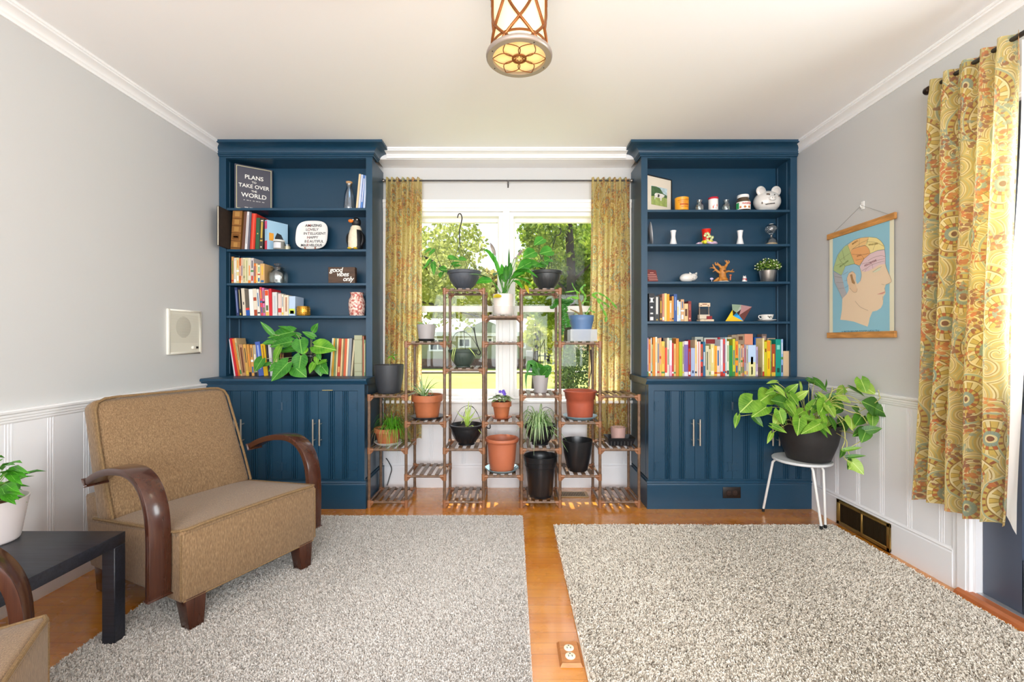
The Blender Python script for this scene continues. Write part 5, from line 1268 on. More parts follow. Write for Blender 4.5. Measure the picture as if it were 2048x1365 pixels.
special = {'wide pale-blue': [(.45, .98, '#bcd2ee', .05), (.0, .45, '#e8e0a0', .05), (.38, .62, '#4f9a4c', .35), (.05, .3, '#6aa850', .42)], 'broad teal': [(.72, .84, '#7fd0c0', .2), (.1, .22, '#0a4a40', .25)], 'thick kraft-tan': [], 'lime-green': [], 'amber': [], 'emerald green': [], 'sunflower yellow': [(.2, .5, '#b8501c', .4), (.7, .98, '#e89028')], 'bright orange': [],
    'violet': [(.0, .12, '#e8e0ea'), (.9, 1, '#d8d0d8')], 'parchment': [(.2, .8, '#5a5a44', .35)], 'short red': [(.0, .12, '#f0e8e0')], 'light blue': [(.1, .2, '#3a4a70', .3)], 'white and pink': [(0, .3, '#e8a8c0')], 'tiny brown': [], 'white red-striped': [(0, 1, '#c86858', .38)], 'mustard-green': [(.7, .8, '#7a2a18', .25)]}
A = [e+((0., special[e[4]]) if e[4] in special else ()) for e in A]
row(A, CT, 'window', 'in the long row', 'children\'s books on the blue counter', Y=3.138, depth=.088, seed=5)
Bk = [(u1(525), u1(622), v1(278), '#24304e', 'navy'), (u1(690), u1(776), v1(282), '#9cc8b0', 'mint-topped'), (u1(790), u1(876), v1(275), '#c8925a', 'light brown'), (u1(1192), u1(1360), v1(332), '#c4141c', 'scarlet'), (u1(1364), u1(1576), v1(250), '#a9b0a8', 'wide grey-green'), (u1(1602), u1(1950), v1(272), '#b9bfb9', 'very wide grey'), (u2(82), u2(250), v2(250), '#d43a44', 'crimson'),
      (u2(300), u2(410), v2(245), '#cfc9b4', 'oatmeal'), (u2(414), u2(544), v2(190), '#a3917a', 'tall taupe'), (u2(548), u2(728), v2(175), '#a08a72', 'tall drab-brown'), (u2(732), u2(940), v2(165), '#dc9478', 'tall salmon'), (u2(976), u2(1150), v2(252), '#1a58b0', 'royal-blue'), (u2(1160), u2(1282), v2(170), '#7a655c', 'tall brown'), (u2(1300), u2(1500), v2(270), '#b9a48c', 'wide dun'), (u2(1716), u2(1832), v2(550), '#2b6ba4', 'cobalt')]
for i, e in enumerate(Bk):
    d = {'wide grey-green': [(.86, .93, '#2a2a28', .25)], 'very wide grey': [(.84, .96, '#8a2c2c', .12)], 'tall taupe': [(.86, .93, '#6a5a34', .2)], 'tall drab-brown': [(.86, .95, '#5a3c2c', .2)], 'tall brown': [(.86, .95, '#b89a90', .2)]}.get(e[4], [])
    book(e[0], e[1], e[2], CT, e[3], '%s book standing behind the long front row, %s such from the window' % (e[4], ordinal(i+1)), 'children\'s books on the blue counter', Y=3.236, depth=.062, deco=d)
# right bookcase, fourth shelf
u = lambda a: 1285+a/12.41
v = lambda a: 575+a/12.41
R4 = [(u(160), u(298), v(150), '#26282e', 'thick black', 0, [(.68, .70, '#e8e8e8', .1), (.70, .82, '#e8e8e8', .3), (.82, .84, '#e8e8e8', .1), (.47, .53, '#e8e8e8', .3), (.26, .31, '#d8d8d8', .25), (.04, .16, '#e0e0e0', .2)]), (u(300), u(420), v(210), '#3a3c3e', 'charcoal white-lettered', 0, [(.28, .95, '#d8d8d4', .3), (.04, .09, '#d8c060', .4)]), (u(432), u(486), v(255), '#6a4a34', 'slim brown'), (u(490), u(544), v(160), '#c78a74', 'dusty rose'), (u(546), u(602), v(150), '#e6d286', 'straw yellow', 0, []),
      (u(606), u(668), v(168), '#f2a01c', 'orange', 0, []), (u(670), u(728), v(330), '#e8b878', 'short apricot'), (u(731), u(778), v(220), '#c8924e', 'ochre'), (u(780), u(858), v(170), '#3b5c9c', 'blue', 0, [(.4, .9, '#8aa4d0', .4)]), (u(860), u(898), v(320), '#e9ebe6', 'white'), (u(900), u(948), v(355), '#bcd2e0', 'pale blue'), (u(952), u(1032), v(300), '#d2a67c', 'tan'), (u(1036), u(1132), v(405), '#dfc08e', 'short cream pictured', 0, [(.3, .7, '#5a3a28', .2)]), (u(1136), u(1212), v(345), '#843434', 'maroon', 0, [(.55, .85, '#b05a4a', .3), (.1, .18, '#e0a080', .25)])]
row(R4, SR[3]+.0002, 'window', 'beside the little wooden booth', 'novels on the teacup shelf', Y=3.145, depth=.13, seed=8)
# left bookcase, vintage row with the glass jar
u = lambda a: 450+a/13.65
v = lambda a: 505+a/13.65
L3 = [(u(175), u(236), v(120), '#cf9252', 'worn orange-tan'), (u(240), u(310), v(150), '#d6cfbe', 'speckled grey'), (u(314), u(382), v(145), '#dccb90', 'faded yellow'), (u(386), u(438), v(160), '#c9683e', 'rust'), (u(441), u(482), v(150), '#e2bea2', 'blush'), (u(486), u(556), v(150), '#ddd6b2', 'cream dotted', 0, [(.05, .95, '#b9a878', .3), (.2, .3, '#8a9a6a', .35), (.6, .66, '#a05a3a', .35)]), (u(558), u(630), v(150), '#d8cfa6', 'sage dotted', 0, [(.1, .9, '#9aa070', .35)]), (u(632), u(700), v(150), '#e0d6bc', 'ivory flecked'), (u(703), u(780), v(155), '#d0c6c2', 'lilac-grey'),
      (u(792), u(842), v(300), '#d9772c', 'short orange'), (u(845), u(888), v(310), '#e6cf9c', 'short cream'), (u(891), u(958), v(345), '#dfe2c4', 'short mint'), (u(962), u(1076), v(310), '#d8ac72', 'thick tan')]
row(L3, SL[2]+.0002, 'intercom wall', 'next to the glass jar', 'vintage paperbacks beside the glass jar', Y=3.142, depth=.13, seed=3)
# left bookcase, fourth shelf, leaning towards the wall
u = lambda a: 450+a/12.05
v = lambda a: 560+a/12.05
def Ln(du): return du/12.05*3.14/F
L4 = [(275, 340, 185, '#2d3a66', 'navy', -50, [(.1, .9, '#8a96c0', .35)]), (346, 412, 215, '#1c1c20', 'black', -44, [(.25, .95, '#c8bc90', .4), (.03, .1, '#c8b050', .3)]), (430, 506, 205, '#d8ccb8', 'stone', -46, [(.4, .5, '#2a2a2a', .35)]), (509, 600, 240, '#5e564c', 'brown red-banded', -38, [(.22, .30, '#d8402c'), (0, .22, '#2454a8')]), (605, 702, 225, '#f0ece6', 'white red-lettered', -38, []), (705, 786, 215, '#e0d4c0', 'cream with rust blocks', -40, [(.55, .68, '#a8482c', .05), (0, .22, '#a8482c', .05)]), (789, 850, 225, '#e6e0d6', 'pale', -38),
      (870, 918, 175, '#d84a5a', 'pink-red', -42), (921, 972, 195, '#cf74a4', 'magenta', -34), (980, 1066, 245, '#ece2d6', 'white orange-topped', -26, [(.78, .98, '#d8542c', .05), (.2, .4, '#5a6a44', .2), (0, .15, '#e0b860', .05)]), (1070, 1138, 215, '#cf2c34', 'bright red', -22, []), (1146, 1262, 300, '#d9d9d6', 'silvery', -10, [(.1, .85, '#c2c8cc', .3)]), (1282, 1360, 335, '#e0c8c0', 'pale pink red-labelled', -6, [(.15, .34, '#cc3a34', .0)]), (1364, 1416, 350, '#e4d8c2', 'ivory', -4), (1420, 1530, 370, '#e6d8c2', 'wide cream', 0, [(.2, .9, '#b88a6c', .3)]), (1536, 1690, 395, '#b9cde4', 'broad pale-blue', 4, [(.1, .36, '#cfe05a', .05), (.1, .26, '#4aa8c8', .2)])]
row([(u(e[0]), u(e[1]), v(e[2]), e[3], e[4], Ln(e[5]))+tuple(e[6:]) for e in L4], SL[3]+.0002, 'intercom wall', 'beside the gold tin', 'books leaning beside the gold tin', Y=3.142, depth=.13, seed=4)
# left counter, leaning books at either side of the pothos
u = lambda a: 450+a/7.062
v = lambda a: 660+a/7.062
def Lm(du): return du/7.062*3.14/F
L5 = [(128, 148, 130, '#d8d4d8', 'thin white', -75, []), (150, 186, 115, '#c8202c', 'red', -88, []), (188, 214, 120, '#d8742c', 'orange', -90, []), (216, 244, 115, '#cfae7c', 'tall tan', -88), (246, 298, 205, '#b98a62', 'brown patterned', -55, [(.1, .9, '#6a3c28', .25)]), (300, 342, 205, '#d2a052', 'ochre', -50), (345, 380, 208, '#c98e44', 'amber', -44), (382, 416, 212, '#dba05a', 'apricot', -34), (419, 462, 216, '#b9a888', 'mixed grey', -30), (478, 548, 170, '#4a64b4', 'blue', -58, [(.2, .9, '#a4b4e0', .35)]), (551, 612, 200, '#e4b41c', 'yellow', -52, [(.5, .95, '#a8741c', .35)]), (615, 632, 206, '#3c3440', 'thin black', -42, []), (640, 682, 212, '#dcd4d8', 'off-white', -34, []), (690, 766, 285, '#74b83a', 'green', -6, [(.1, .9, '#cfd88a', .3)]), (778, 800, 300, '#6a4430', 'brown', 0), (804, 832, 306, '#5a3a2c', 'dark brown', 0)]
row([(u(e[0]), u(e[1]), v(e[2]), e[3], e[4], Lm(e[5]))+tuple(e[6:]) for e in L5], CT, 'intercom wall', 'on the pothos counter', 'books leaning behind the pothos', Y=3.142, depth=.12, seed=6)
L6 = [(1474, 1496, 118, '#dcdcc8', 'thin white', 40, []), (1500, 1530, 120, '#d9a03c', 'gold', 26, []), (1532, 1556, 122, '#7f9468', 'grey-green', 26, []), (1558, 1580, 124, '#e0d0a0', 'cream', 26, []), (1582, 1622, 124, '#b8442c', 'brick-red', 26, [(.1, .25, '#e8b070', .2)]), (1624, 1646, 126, '#e2c490', 'sand', 26, []), (1648, 1668, 126, '#8a7a58', 'drab', 26, []), (1670, 1702, 126, '#d0603a', 'rust-orange', 26, []), (1704, 1728, 126, '#e8d8b8', 'pale cream', 26, []), (1730, 1768, 122, '#8b8f94', 'grey', 26, []), (1772, 1796, 140, '#c6b898', 'leaning fawn', 44, []), (1826, 1936, 78, '#a9ab8c', 'thick sage-green', 0, [(.88, .9, '#8d8f70'), (.1, .12, '#8d8f70'), (.3, .32, '#8d8f70')]), (1944, 1962, 90, '#b06a4c', 'slim brown', 0, []), (1965, 1982, 140, '#7f9a6c', 'floral', 0, [(.1, .9, '#d8c8a0', .2)])]
row([(u(e[0]), u(e[1]), v(e[2]), e[3], e[4], Lm(e[5]))+tuple(e[6:]) for e in L6], CT, 'pothos', 'towards the curtain', 'books between pothos and curtain', Y=3.142, depth=.13, seed=7)
# antique shelf
z = SL[1]+.0002
u = lambda a: 425+a/11.7
v = lambda a: 405+a/11.7
def La(du): return du/11.7*3.14/F
GRP = 'books on the penguin shelf'
bx = book(u(420), u(640), v(165), z, '#9a6a38', 'thick antique brown tooled-leather book beside the black album', GRP, depth=.15, lean=La(58), deco=[(.02, .05, '#6b4420'), (.20, .22, '#6b4420'), (.24, .38, '#7c4f26', .12), (.40, .42, '#6b4420'), (.58, .6, '#6b4420'), (.76, .78, '#6b4420'), (.63, .74, '#b98a4c', .25), (.45, .56, '#b98a4c', .25), (.82, .94, '#b98a4c', .25), (.29, .33, '#d8b878', .25), (.06, .17, '#b98a4c', .3)])
book(u(678), u(748), v(212), z, '#6f4c3e', 'slim brown hardback after the antique tooled book', GRP, lean=La(66), deco=[])
book(u(752), u(808), v(215), z, '#e4e0e2', 'slim white hardback between a brown and a grey book', GRP, lean=La(58), deco=[(.15, .9, '#8a8a90', .4)])
book(u(811), u(862), v(222), z, '#6a6672', 'slim slate-grey hardback touching the white one', GRP, lean=La(50), deco=[])
book(u(876), u(985), v(262), z, '#d23a28', 'glossy bright red hardback in the middle of the penguin shelf', GRP, lean=La(46), deco=[(0, 1, '#e86850', .38)])
book(u(1000), u(1085), v(362), z, '#2f5c40', 'dark green clothbound book next to the red one', GRP, lean=La(28), deco=[(.48, .52, '#c8b060', .35)])
book(u(1088), u(1180), v(372), z, '#3a3630', 'black-brown book with gold spine lettering', GRP, lean=La(30), deco=[(.36, .88, '#c8a848', .28), (.9, .94, '#e0d8c0', .2), (.26, .31, '#c8a848', .2), (.06, .1, '#d8d0c0', .3)])
# picture book turned so its cover shows
def turned(name, label, corner_px, far_px, ztop_px, Y0, Y1, z0, cov, thick, group):
    p0 = W(corner_px, 400, Y0); p1 = W(far_px, 400, Y1); ax = V(p1.x-p0.x, p1.y-p0.y, 0); L = ax.length; ax.normalize(); nb = V(-ax.y, ax.x, 0)   # nb points to the back
    h = Zp(ztop_px, Y0)-z0; t = thing(name, label, 'book' if name == 'book' else 'picture frame', (p0.x, p0.y, z0), 0, group)
    M = Matrix((ax, nb, V(0, 0, 1))).transposed().to_4x4()
    return t, M, L, h
t, M, L, h = turned('book', 'tall grey giftbook with cream border and lettered cover, angled outwards', 470, 545, 327, 3.145, 3.272, SL[0]+.0003, None, .024, None)
mc = cover('#4d4c57')
m = MB().box(0, L, 0, .0025, 0, h, M).box(0, L, .0215, .024, 0, h, M).box(-.002, .0, 0, .024, 0, h, M); m.build('cover', mc, t, world=False)
MB().box(.0005, L-.003, .0026, .0214, .003, h-.003, M).build('page_block', M_PAGE, t, world=False)
m = MB(); bw = .0028; e = .008; MC = mat('#e6dfa8', .5)
m.box(e, L-e, -.0005, 0, e, e+bw, M).box(e, L-e, -.0005, 0, h-e-bw, h-e, M).box(e, e+bw, -.0005, 0, e+bw, h-e-bw, M).box(L-e-bw, L-e, -.0005, 0, e+bw, h-e-bw, M)
m.build('border', MC, t, world=False)
ax = M.to_3x3() @ V(1, 0, 0); o0 = Vector(t.location); MWT = mat('#f6f4ec', .5)
ls = []
for txt, f, sz in (('PLANS', .745, .040), ('TO', .64, .020), ('TAKE OVER', .545, .036), ('THE', .44, .019), ('WORLD', .335, .042), ("IF I'M NOT TOO TIRED", .225, .011), ('A GUIDED JOURNAL', .06, .012)):
    if txt.startswith('IF') or txt.startswith('A '):
        continue
    ls.append(text_mesh(txt, sz, face_M(o0+ax*(L/2)+V(0, 0, h*f)-(M.to_3x3() @ V(0, .0009, 0)), ax, (0, 0, 1)), MWT, 'lettering', t))
join_meshes(ls, 'lettering')
m = MB()
for k, wdt in enumerate((.012, .02, .01, .016, .022, .012, .02)): m.box(L*.22+k*.019, L*.22+k*.019+wdt*.7, -.0005, 0, h*.218, h*.218+.005, M)
for k, wdt in enumerate((.022, .02, .018)): m.box(L*.25+k*.03, L*.25+k*.03+wdt, -.0005, 0, h*.055, h*.055+.006, M)
m.build('small_print', mat('#b9b6b4', .5), t, world=False)
p0 = W(530, 496, 3.145)
t = thing('book', 'children\'s picture book with light-blue cover turned outwards behind the candle jar', 'book', (p0.x, 3.145, z), 0, GRP)
th = math.atan2(.125, .075); hh = Zp(441, 3.145)-z; Mr = Matrix.Rotation(th, 4, 'Z')
MB().box(0, .15, -.028, -.0265, 0, hh, Mr).box(0, .15, -.0015, 0, 0, hh, Mr).box(-.0015, 0, -.028, 0, 0, hh, Mr).build('cover', cover('#a9d0ea'), t, world=False)
MB().box(.0005, .147, -.0264, -.0016, .003, hh-.003, Mr).build('page_block', M_PAGE, t, world=False)
MB().box(-.0022, -.0015, -.0275, -.0005, hh*.7, hh*.97, Mr).build('spine_label', cover('#e0608c'), t, world=False)
MB().box(-.0022, -.0015, -.0275, -.0005, hh*.0, hh*.3, Mr).build('spine_art', cover('#d85060'), t, world=False)
m = MB().prism([Mr @ V(x, -.028, zz*hh) for x, zz in ((.05, 0), (.055, .45), (.07, .62), (.10, .58), (.13, .3), (.135, 0))], Mr.to_3x3() @ V(0, -.0008, 0)); m.build('cover_art', cover('#34363c'), t, world=False)
MB().box(.012, .045, -.0288, -.028, hh*.32, hh*.58, Mr).build('cover_patch', cover('#eca23a'), t, world=False)
# black album jutting out of the shelf
t = thing('photo_album', 'large flat black album jutting out past the shelf edge by the wall', 'album', (-1.945, 3.13, z))
Ma = Matrix.Translation((-1.942, 3.005, z)) @ Matrix.Rotation(.06, 4, 'Z')
MB().box(-.006, -.004, 0, .27, 0, .262, Ma).box(.004, .006, 0, .27, 0, .262, Ma).build('cover', mat('#2a2522', .6, noise=(40, .3)), t)
MB().box(-.0039, .0039, .003, .267, .003, .259, Ma).build('page_block', M_PAGE, t)
# three magazines by the bottle
for i, (a, c, n) in enumerate(((711.5, '#e0c9a0', 'cream'), (716, '#c9d4ee', 'pale blue'), (720.5, '#5a86cc', 'mid blue'), (726, '#c9d8f0', 'white-blue'))):
    book(a, a+4.1, 348+i*1.2, SL[0]+.0003, c, 'thin %s magazine leaning beside the corked bottle' % n, 'magazines beside the corked bottle', Y=3.15, depth=.13, lean=.022 if i < 3 else .014, deco=[(.2, .9, '#e8e8f0', .3)] if i == 2 else [], soft=True, name='magazine')['category'] = 'magazine'

# ------------------------------------------------------------------ left bookcase ornaments
GLS = glass_mat('clear_glass', '#f2f6f6', .16, .5)
def lathe_thing(name, label, cat, c, parts, group=None):
    t = thing(name, label, cat, c, 0, group)
    for nm, prof, m_, *kw in parts: MB().lathe(prof, c, 36).build(nm, m_, t, smooth=True, auto=50)
    return t
def S(px, z0, Y): return V(Xp(px, Y), Y, z0+.0004)
lathe_thing('bottle', 'blue-tinted glass bottle with a cork stopper on the top shelf', 'bottle', S(698.5, SL[0], 3.2),
    [('glass_body', [(0, 0), (.036, 0), (.039, .004), (.038, .03), (.034, .10), (.029, .135), (.020, .155), (.0165, .17), (.019, .185), (.021, .19), (.019, .19), (.0145, .172), (.02, .150), (.031, .1), (.035, .03), (.034, .006), (0, .005)], glass_mat('blue_glass', '#dce9f4', .2)), ('cork', [(0, .182), (.0165, .182), (.022, .198), (.0225, .203), (0, .203)], mat('#c49a6c', .85, noise=(120, .3)))])
c = S(558, SL[1], 3.10); c.y = 3.152; c.x = Xp(558, 3.152)
t = lathe_thing('candle', 'grey-labelled candle jar with a pale lid before the blue picture book', 'candle', c, [('jar', [(0, 0), (.033, 0), (.035, .003), (.035, .052), (.033, .055), (0, .055)], mat('#8d8c86', .25)), ('lid', [(0, .0552), (.036, .0552), (.037, .058), (.037, .064), (.035, .066), (0, .066)], mat('#e8e6e0', .35))])
MB().lathe([(.0353, .008), (.0355, .0085), (.0355, .046), (.0353, .0465)], c, 24, a0=-PI*.8, a1=-PI*.25).build('label', mat('#dcdce0', .5), t, smooth=True)
c = S(574.5, SL[1], 3.19)
lathe_thing('candle', 'small cream votive candle behind the labelled jar', 'candle', c, [('wax', [(0, 0), (.020, 0), (.022, .003), (.022, .030), (0, .030)], mat('#e0d2a8', .5)), ('glass_cup', [(.0225, 0), (.0228, .042), (.0222, .042), (.0222, .031)], GLS)])
# plate on its stand
c = S(624.5, SL[1], 3.215); zc = c.z+.015
t = thing('plate', 'white rounded-square plate lettered with an acrostic, propped on a wooden easel', 'plate', c)
pl = []; R_ = .112
def sq(a, r): e = 3.2; return r/((abs(math.cos(a))**e+abs(math.sin(a))**e)**(1/e))
Mp = Matrix.Translation((c.x, c.y, zc+.100)) @ Matrix.Rotation(-.18, 4, 'X')
m = MB(); rows = []
for (r, y) in ((0, .0), (.8, 0), (.90, -.003), (1.0, -.010), (1.0, -.006), (.9, .004), (.7, .006), (0, .006)):
    rows.append([(Mp @ V(sq(2*PI*i/48, R_*r)*math.cos(2*PI*i/48), y, sq(2*PI*i/48, R_*r)*.94*math.sin(2*PI*i/48)), (0, 0)) for i in range(49)])
m.grid(rows); m.build('plate_body', mat('#f0eeea', .15, coat=.5), t, smooth=True, auto=50)
MT = mat('#454244', .5); MR = mat('#7a3430', .5); LT = []; LR = []
for i, (a, hch, b2) in enumerate((('A', 'M', 'AZING'), ('L', 'O', 'VELY'), ('IN', 'T', 'ELLIGENT'), ('', 'H', 'APPY'), ('B', 'E', 'AUTIFUL'), ('MA', 'R', 'VELOUS'))):
    zz = .072-.0295*i; x0 = -.026; w2 = .0102
    def FM(x): return Mp @ face_M(V(x, -.0008 if abs(zz) < .07 else -.0034, zz), (1, 0, 0), (0, 0, 1))
    sz = .026
    if a: LT.append(text_mesh(a, sz, FM(x0-w2), MT, 'lettering', t, align='RIGHT'))
    LR.append(text_mesh(hch, sz*1.08, FM(x0), MR, 'initial', t)); LT.append(text_mesh(b2, sz, FM(x0+w2), MT, 'lettering', t, align='LEFT', spacing=.98))
join_meshes(LT, 'lettering'); join_meshes(LR, 'red_initials')
t = thing('plate_easel', 'small reddish wooden easel holding the lettered plate', 'plate stand', c); ME = mat('#8a4a2c', .45)
m = MB()
for s in (-1, 1): m.tube(spline([V(c.x+s*.036, c.y-.036, c.z+.028), V(c.x+s*.034, c.y-.032, c.z+.010), V(c.x+s*.024, c.y-.012, c.z+.008), V(c.x+s*.03, c.y+.03, c.z+.004), V(c.x+s*.03, c.y+.052, c.z+.004)], 4), .0045, 8)
m.tube([V(c.x-.024, c.y-.012, c.z+.006), V(c.x+.024, c.y-.012, c.z+.006)], .004, 8).tube([V(c.x, c.y+.05, c.z+.004), V(c.x, c.y+.042, c.z+.09)], .004, 8).tube([V(c.x-.03, c.y+.05, c.z+.004), V(c.x+.03, c.y+.05, c.z+.004)], .004, 8)
m.build('easel_frame', ME, t, smooth=True)
# penguin
c = S(712, SL[1], 3.17); t = thing('penguin_figurine', 'black and cream penguin figurine with orange beak on the shelf end', 'figurine', c); cx, cyy, z0 = c
MBK = mat('#17181c', .5); MCR = mat('#e6dac2', .6, noise=(60, .12)); MOR = mat('#e87a1c', .4); MYE = mat('#e8c02c', .4)
MB().lathe([(0, .004), (.040, .004), (.046, .02), (.047, .06), (.044, .10), (.036, .135), (.024, .155), (0, .162)], c, 28).build('body', MBK, t, smooth=True)
MB().ball(c+V(.002, 0, .195), .032, 12, (1, 1, 1.08)).build('head', MBK, t, smooth=True)
MB().lathe([(0, .006), (.036, .006), (.044, .02), (.045, .06), (.042, .10), (.034, .135), (.022, .154)], c+V(-.006, -.006, 0), 24, a0=-PI*.95, a1=-PI*.12).build('belly', MCR, t, smooth=True)
MB().lathe([(.030, .135), (.038, .142), (.036, .156), (.028, .168), (.022, .166)], c, 24).build('collar', MCR, t, smooth=True)
MB().ball(c+V(-.026, -.028, .198), .014, 10, (1.3, 1, .9)).build('beak', MOR, t, smooth=True)
for s, rx in ((-1, .047), (1, .046)):
    m = MB(); P = spline([c+V(s*.036, -.004, .13), c+V(s*.054, -.012, .10), c+V(s*.056, -.016, .06), c+V(s*.044, -.02, .03)], 4); m.tube(P, [.004+.010*math.sin(PI*(i+1)/(len(P)+1)) for i in range(len(P))], 8, flat=.5); m.build('wing', MBK, t, smooth=True)
    MB().ball(c+V(s*.02-.010, -.042, .007), .014, 8, (1.0, 1.5, .5)).build('foot', MYE, t, smooth=True)
    MB().ball(c+V(.004+s*.014, -.031, .206), .0042, 8).build('eye', mat('#f0ece0', .3), t, smooth=True)
# glass jar
c = S(556, SL[2], 3.20)
lathe_thing('jar', 'clear glass apothecary jar with a glass lid beside the vintage paperbacks', 'jar', c, [('glass_body', [(0, .001), (.058, .001), (.062, .006), (.063, .07), (.058, .086), (.040, .098), (.038, .108), (.044, .112), (.041, .112), (.035, .106), (.037, .096), (.055, .084), (.059, .07), (.058, .008), (0, .006)], GLS), ('lid', [(0, .112), (.046, .112), (.047, .116), (.030, .122), (.016, .126), (.014, .130), (.026, .138), (.027, .142), (.022, .146), (0, .147)], GLS)])
# lettered wood block
c = S(686, SL[2], 3.17); t = thing('wooden_sign', 'dark walnut block sign with white brush lettering', 'sign', c)
MB().box(Xp(656.5, 3.15), Xp(710, 3.15), 3.15, 3.188, SL[2]+.0004, Zp(534.5, 3.15)).build('block', mat('#4d3626', .6, noise=(16, .3), stretch=(1, 1, 6)), t, bevel=(.0015, 1))
ls = [text_mesh(tx, .046, face_M(V(Xp(px, 3.15), 3.1494, Zp(py, 3.15)), (1, 0, 0), (0, 0, 1)), MWT, 'lettering', t, shear=.25, spacing=.92) for tx, px, py in (('good', 672, 540.5), ('vibes', 685, 549), ('only', 696, 558.5))]
join_meshes(ls, 'lettering')
# gold tin, coral vase
c = S(607, SL[3], 3.165)
mg = mat('#c9973c', .28, .85, noise=(60, .2)); t = lathe_thing('tin', 'small gold embossed tin beside the leaning books', 'tin', c, [('body', [(0, 0), (.040, 0), (.042, .003), (.042, .062), (.040, .066), (0, .064)], mg)])
m = MB()
for k in range(22):
    a = k*2*PI/22
    for zz in (.012, .024, .036, .048): m.ball(c+V(.042*math.cos(a), .042*math.sin(a), zz), .0034, 5)
m.build('embossed_knob_pattern', mg, t, smooth=True)
c = S(714, SL[3], 3.19); ct = NT('coral_crackle'); cn = ct.add('ShaderNodeTexVoronoi'); cn.inputs['Scale'].default_value = 120; ct.link(ct.coord('Object'), cn.inputs['Vector'])
M_CORAL = ct.done(ct.pbr(ct.mix(ct.ramp(ct.noise(ct.coord('Object'), 70, 4).outputs['Fac'], [(.42, 0.), (.56, 1.)]), '#b85a50', '#efd6c8'), .35))
lathe_thing('vase', 'coral and white mottled ceramic vase at the shelf end', 'vase', c, [('body', [(0, 0), (.046, 0), (.050, .004), (.055, .05), (.057, .09), (.053, .115), (.043, .135), (.041, .145), (.046, .160), (.048, .163), (.045, .163), (.038, .146), (.04, .132), (.05, .11), (.052, .05), (0, .01)], M_CORAL)])
# ------------------------------------------------------------------ pothos on the left counter
pc = V(Xp(622, 3.17), 3.17, CT); t = thing('potted_plant', 'trailing pothos with heart-shaped leaves in a black pot on the blue counter', 'plant', pc)
MB().lathe(wall_profile(.062, .083, .155, .004, .9, lip=(.02, .004)), pc, 36).build('pot', M_BLKP, t, smooth=True, auto=60)
MB().lathe([(.074, .14), (.03, .146), (0, .145)], pc, 20).build('soil', M_SOIL, t, smooth=True)
m = MB(); mb_ = MB(); ms = MB(); top = pc+V(0, 0, .145)
PO = [(546, 669, 522, 645, .28, 3.08, 0, (0, -1, .5)), (586, 664, 537, 674, .5, 3.10, 0, (0, -1, .7)), (583, 684, 541, 692, .52, 3.04, 0, (0, -1, .8)), (600, 680, 603, 707, .95, 3.0, 0, (-.1, -1, .2)), (596, 698, 557, 703, .45, 3.06, 0, (0, -.8, 1)), (561, 694, 546, 724, .5, 3.0, 1, (-.5, -1, .3)), (525, 718, 509, 742, .75, 2.99, 0, (-.3, -1, .3)), (541, 728, 519, 733, .6, 3.0, 0, (0, -.6, 1)),
      (576, 726, 543, 760, .62, 2.93, 0, (-.2, -1, .4)), (602, 712, 596, 746, .72, 2.97, 0, (0, -1, .2)), (588, 734, 611, 753, .75, 2.96, 0, (.1, -1, .5)), (629, 692, 669, 699, .62, 3.02, 1, (.1, -1, .6)), (629, 675, 606, 664, .42, 3.10, 0, (0, -1, .6)), (626, 663, 635, 648, .5, 3.1, 0, (.3, -1, .2)), (612, 697, 607, 709, .7, 3.0, 1, (0, -1, .3)), (632, 715, 634, 729, .5, 3.0, 1, (.5, -1, .2)),
      (652, 722, 634, 729, .5, 3.0, 1, (0, -.8, 1)), (628, 727, 619, 746, .6, 2.98, 1, (-.3, -1, .3)), (640, 724, 641, 751, .75, 3.03, 0, (.1, -1, .3)), (586, 663, 558, 652, .42, 3.12, 0, (0, -.6, 1)), (546, 684, 525, 687, .5, 3.08, 0, (0, -1, .5)), (636, 708, 641, 720, .5, 3.0, 0, (.3, -1, .2)), (590, 690, 575, 684, .6, 3.1, 0, (0, -1, .5)), (556, 730, 538, 742, .7, 3.0, 0, (0, -1, .5)), (570, 690, 548, 680, .6, 3.1, 0, (0, -1, .5)), (605, 735, 600, 752, .7, 3.0, 0, (0, -1, .4)), (600, 672, 580, 668, .5, 3.12, 0, (0, -1, .5)), (645, 735, 655, 748, .7, 3.02, 0, (0, -1, .4))]
for (bx, by, tx, ty, wf, Y, k, nr) in PO:
    p, q = W(bx, by, Y), W(tx, ty, Y-.02); q = p+(q-p)*1.08; (mb_ if k else m).heart(p, q, nr, wf*1.25, .06, .16, .006, .07)
    ms.tube(spline([top+V((p.x-top.x)*.25, -.03, -.01), lerp(top, p, .6)+V(0, -.02, .025 if by < 700 else -.005), p], 5), .0017, 5)
m.build('leaves', G4, t, smooth=True, auto=0); mb_.build('leaves', G4b, t, smooth=True, auto=0); ms.build('stem', mat('#a8b07a', .55), t, smooth=True)

# ------------------------------------------------------------------ right bookcase ornaments
zA, zB, zC, zD = [q+.0003 for q in SR]
t, M, L, h = turned('picture_frame', 'thin black frame with a matted picture of a white cow in a field', 1293, 1344, 348, 3.145, 3.262, zA, None, .02, None)
fr = .006; m = MB(); m.box(0, L, 0, .016, 0, fr, M).box(0, L, 0, .016, h-fr, h, M).box(0, fr, 0, .016, fr, h-fr, M).box(L-fr, L, 0, .016, fr, h-fr, M)
m.build('frame', M_BLK, t, world=False); MB().box(fr, L-fr, .005, .012, fr, h-fr, M).build('mat_board', mat('#e9dfcd', .8), t, world=False)
x0, x1, z0, z1 = L*.2, L*.82, h*.2, h*.72
def pic(nm, pts, col, d): MB().prism([M @ V(lerp(x0, x1, a), .005-d, lerp(z0, z1, b2)) for a, b2 in pts], (0, -.0003, 0)).build(nm, mat(col, .7, noise=(40, .25)), t, world=False)
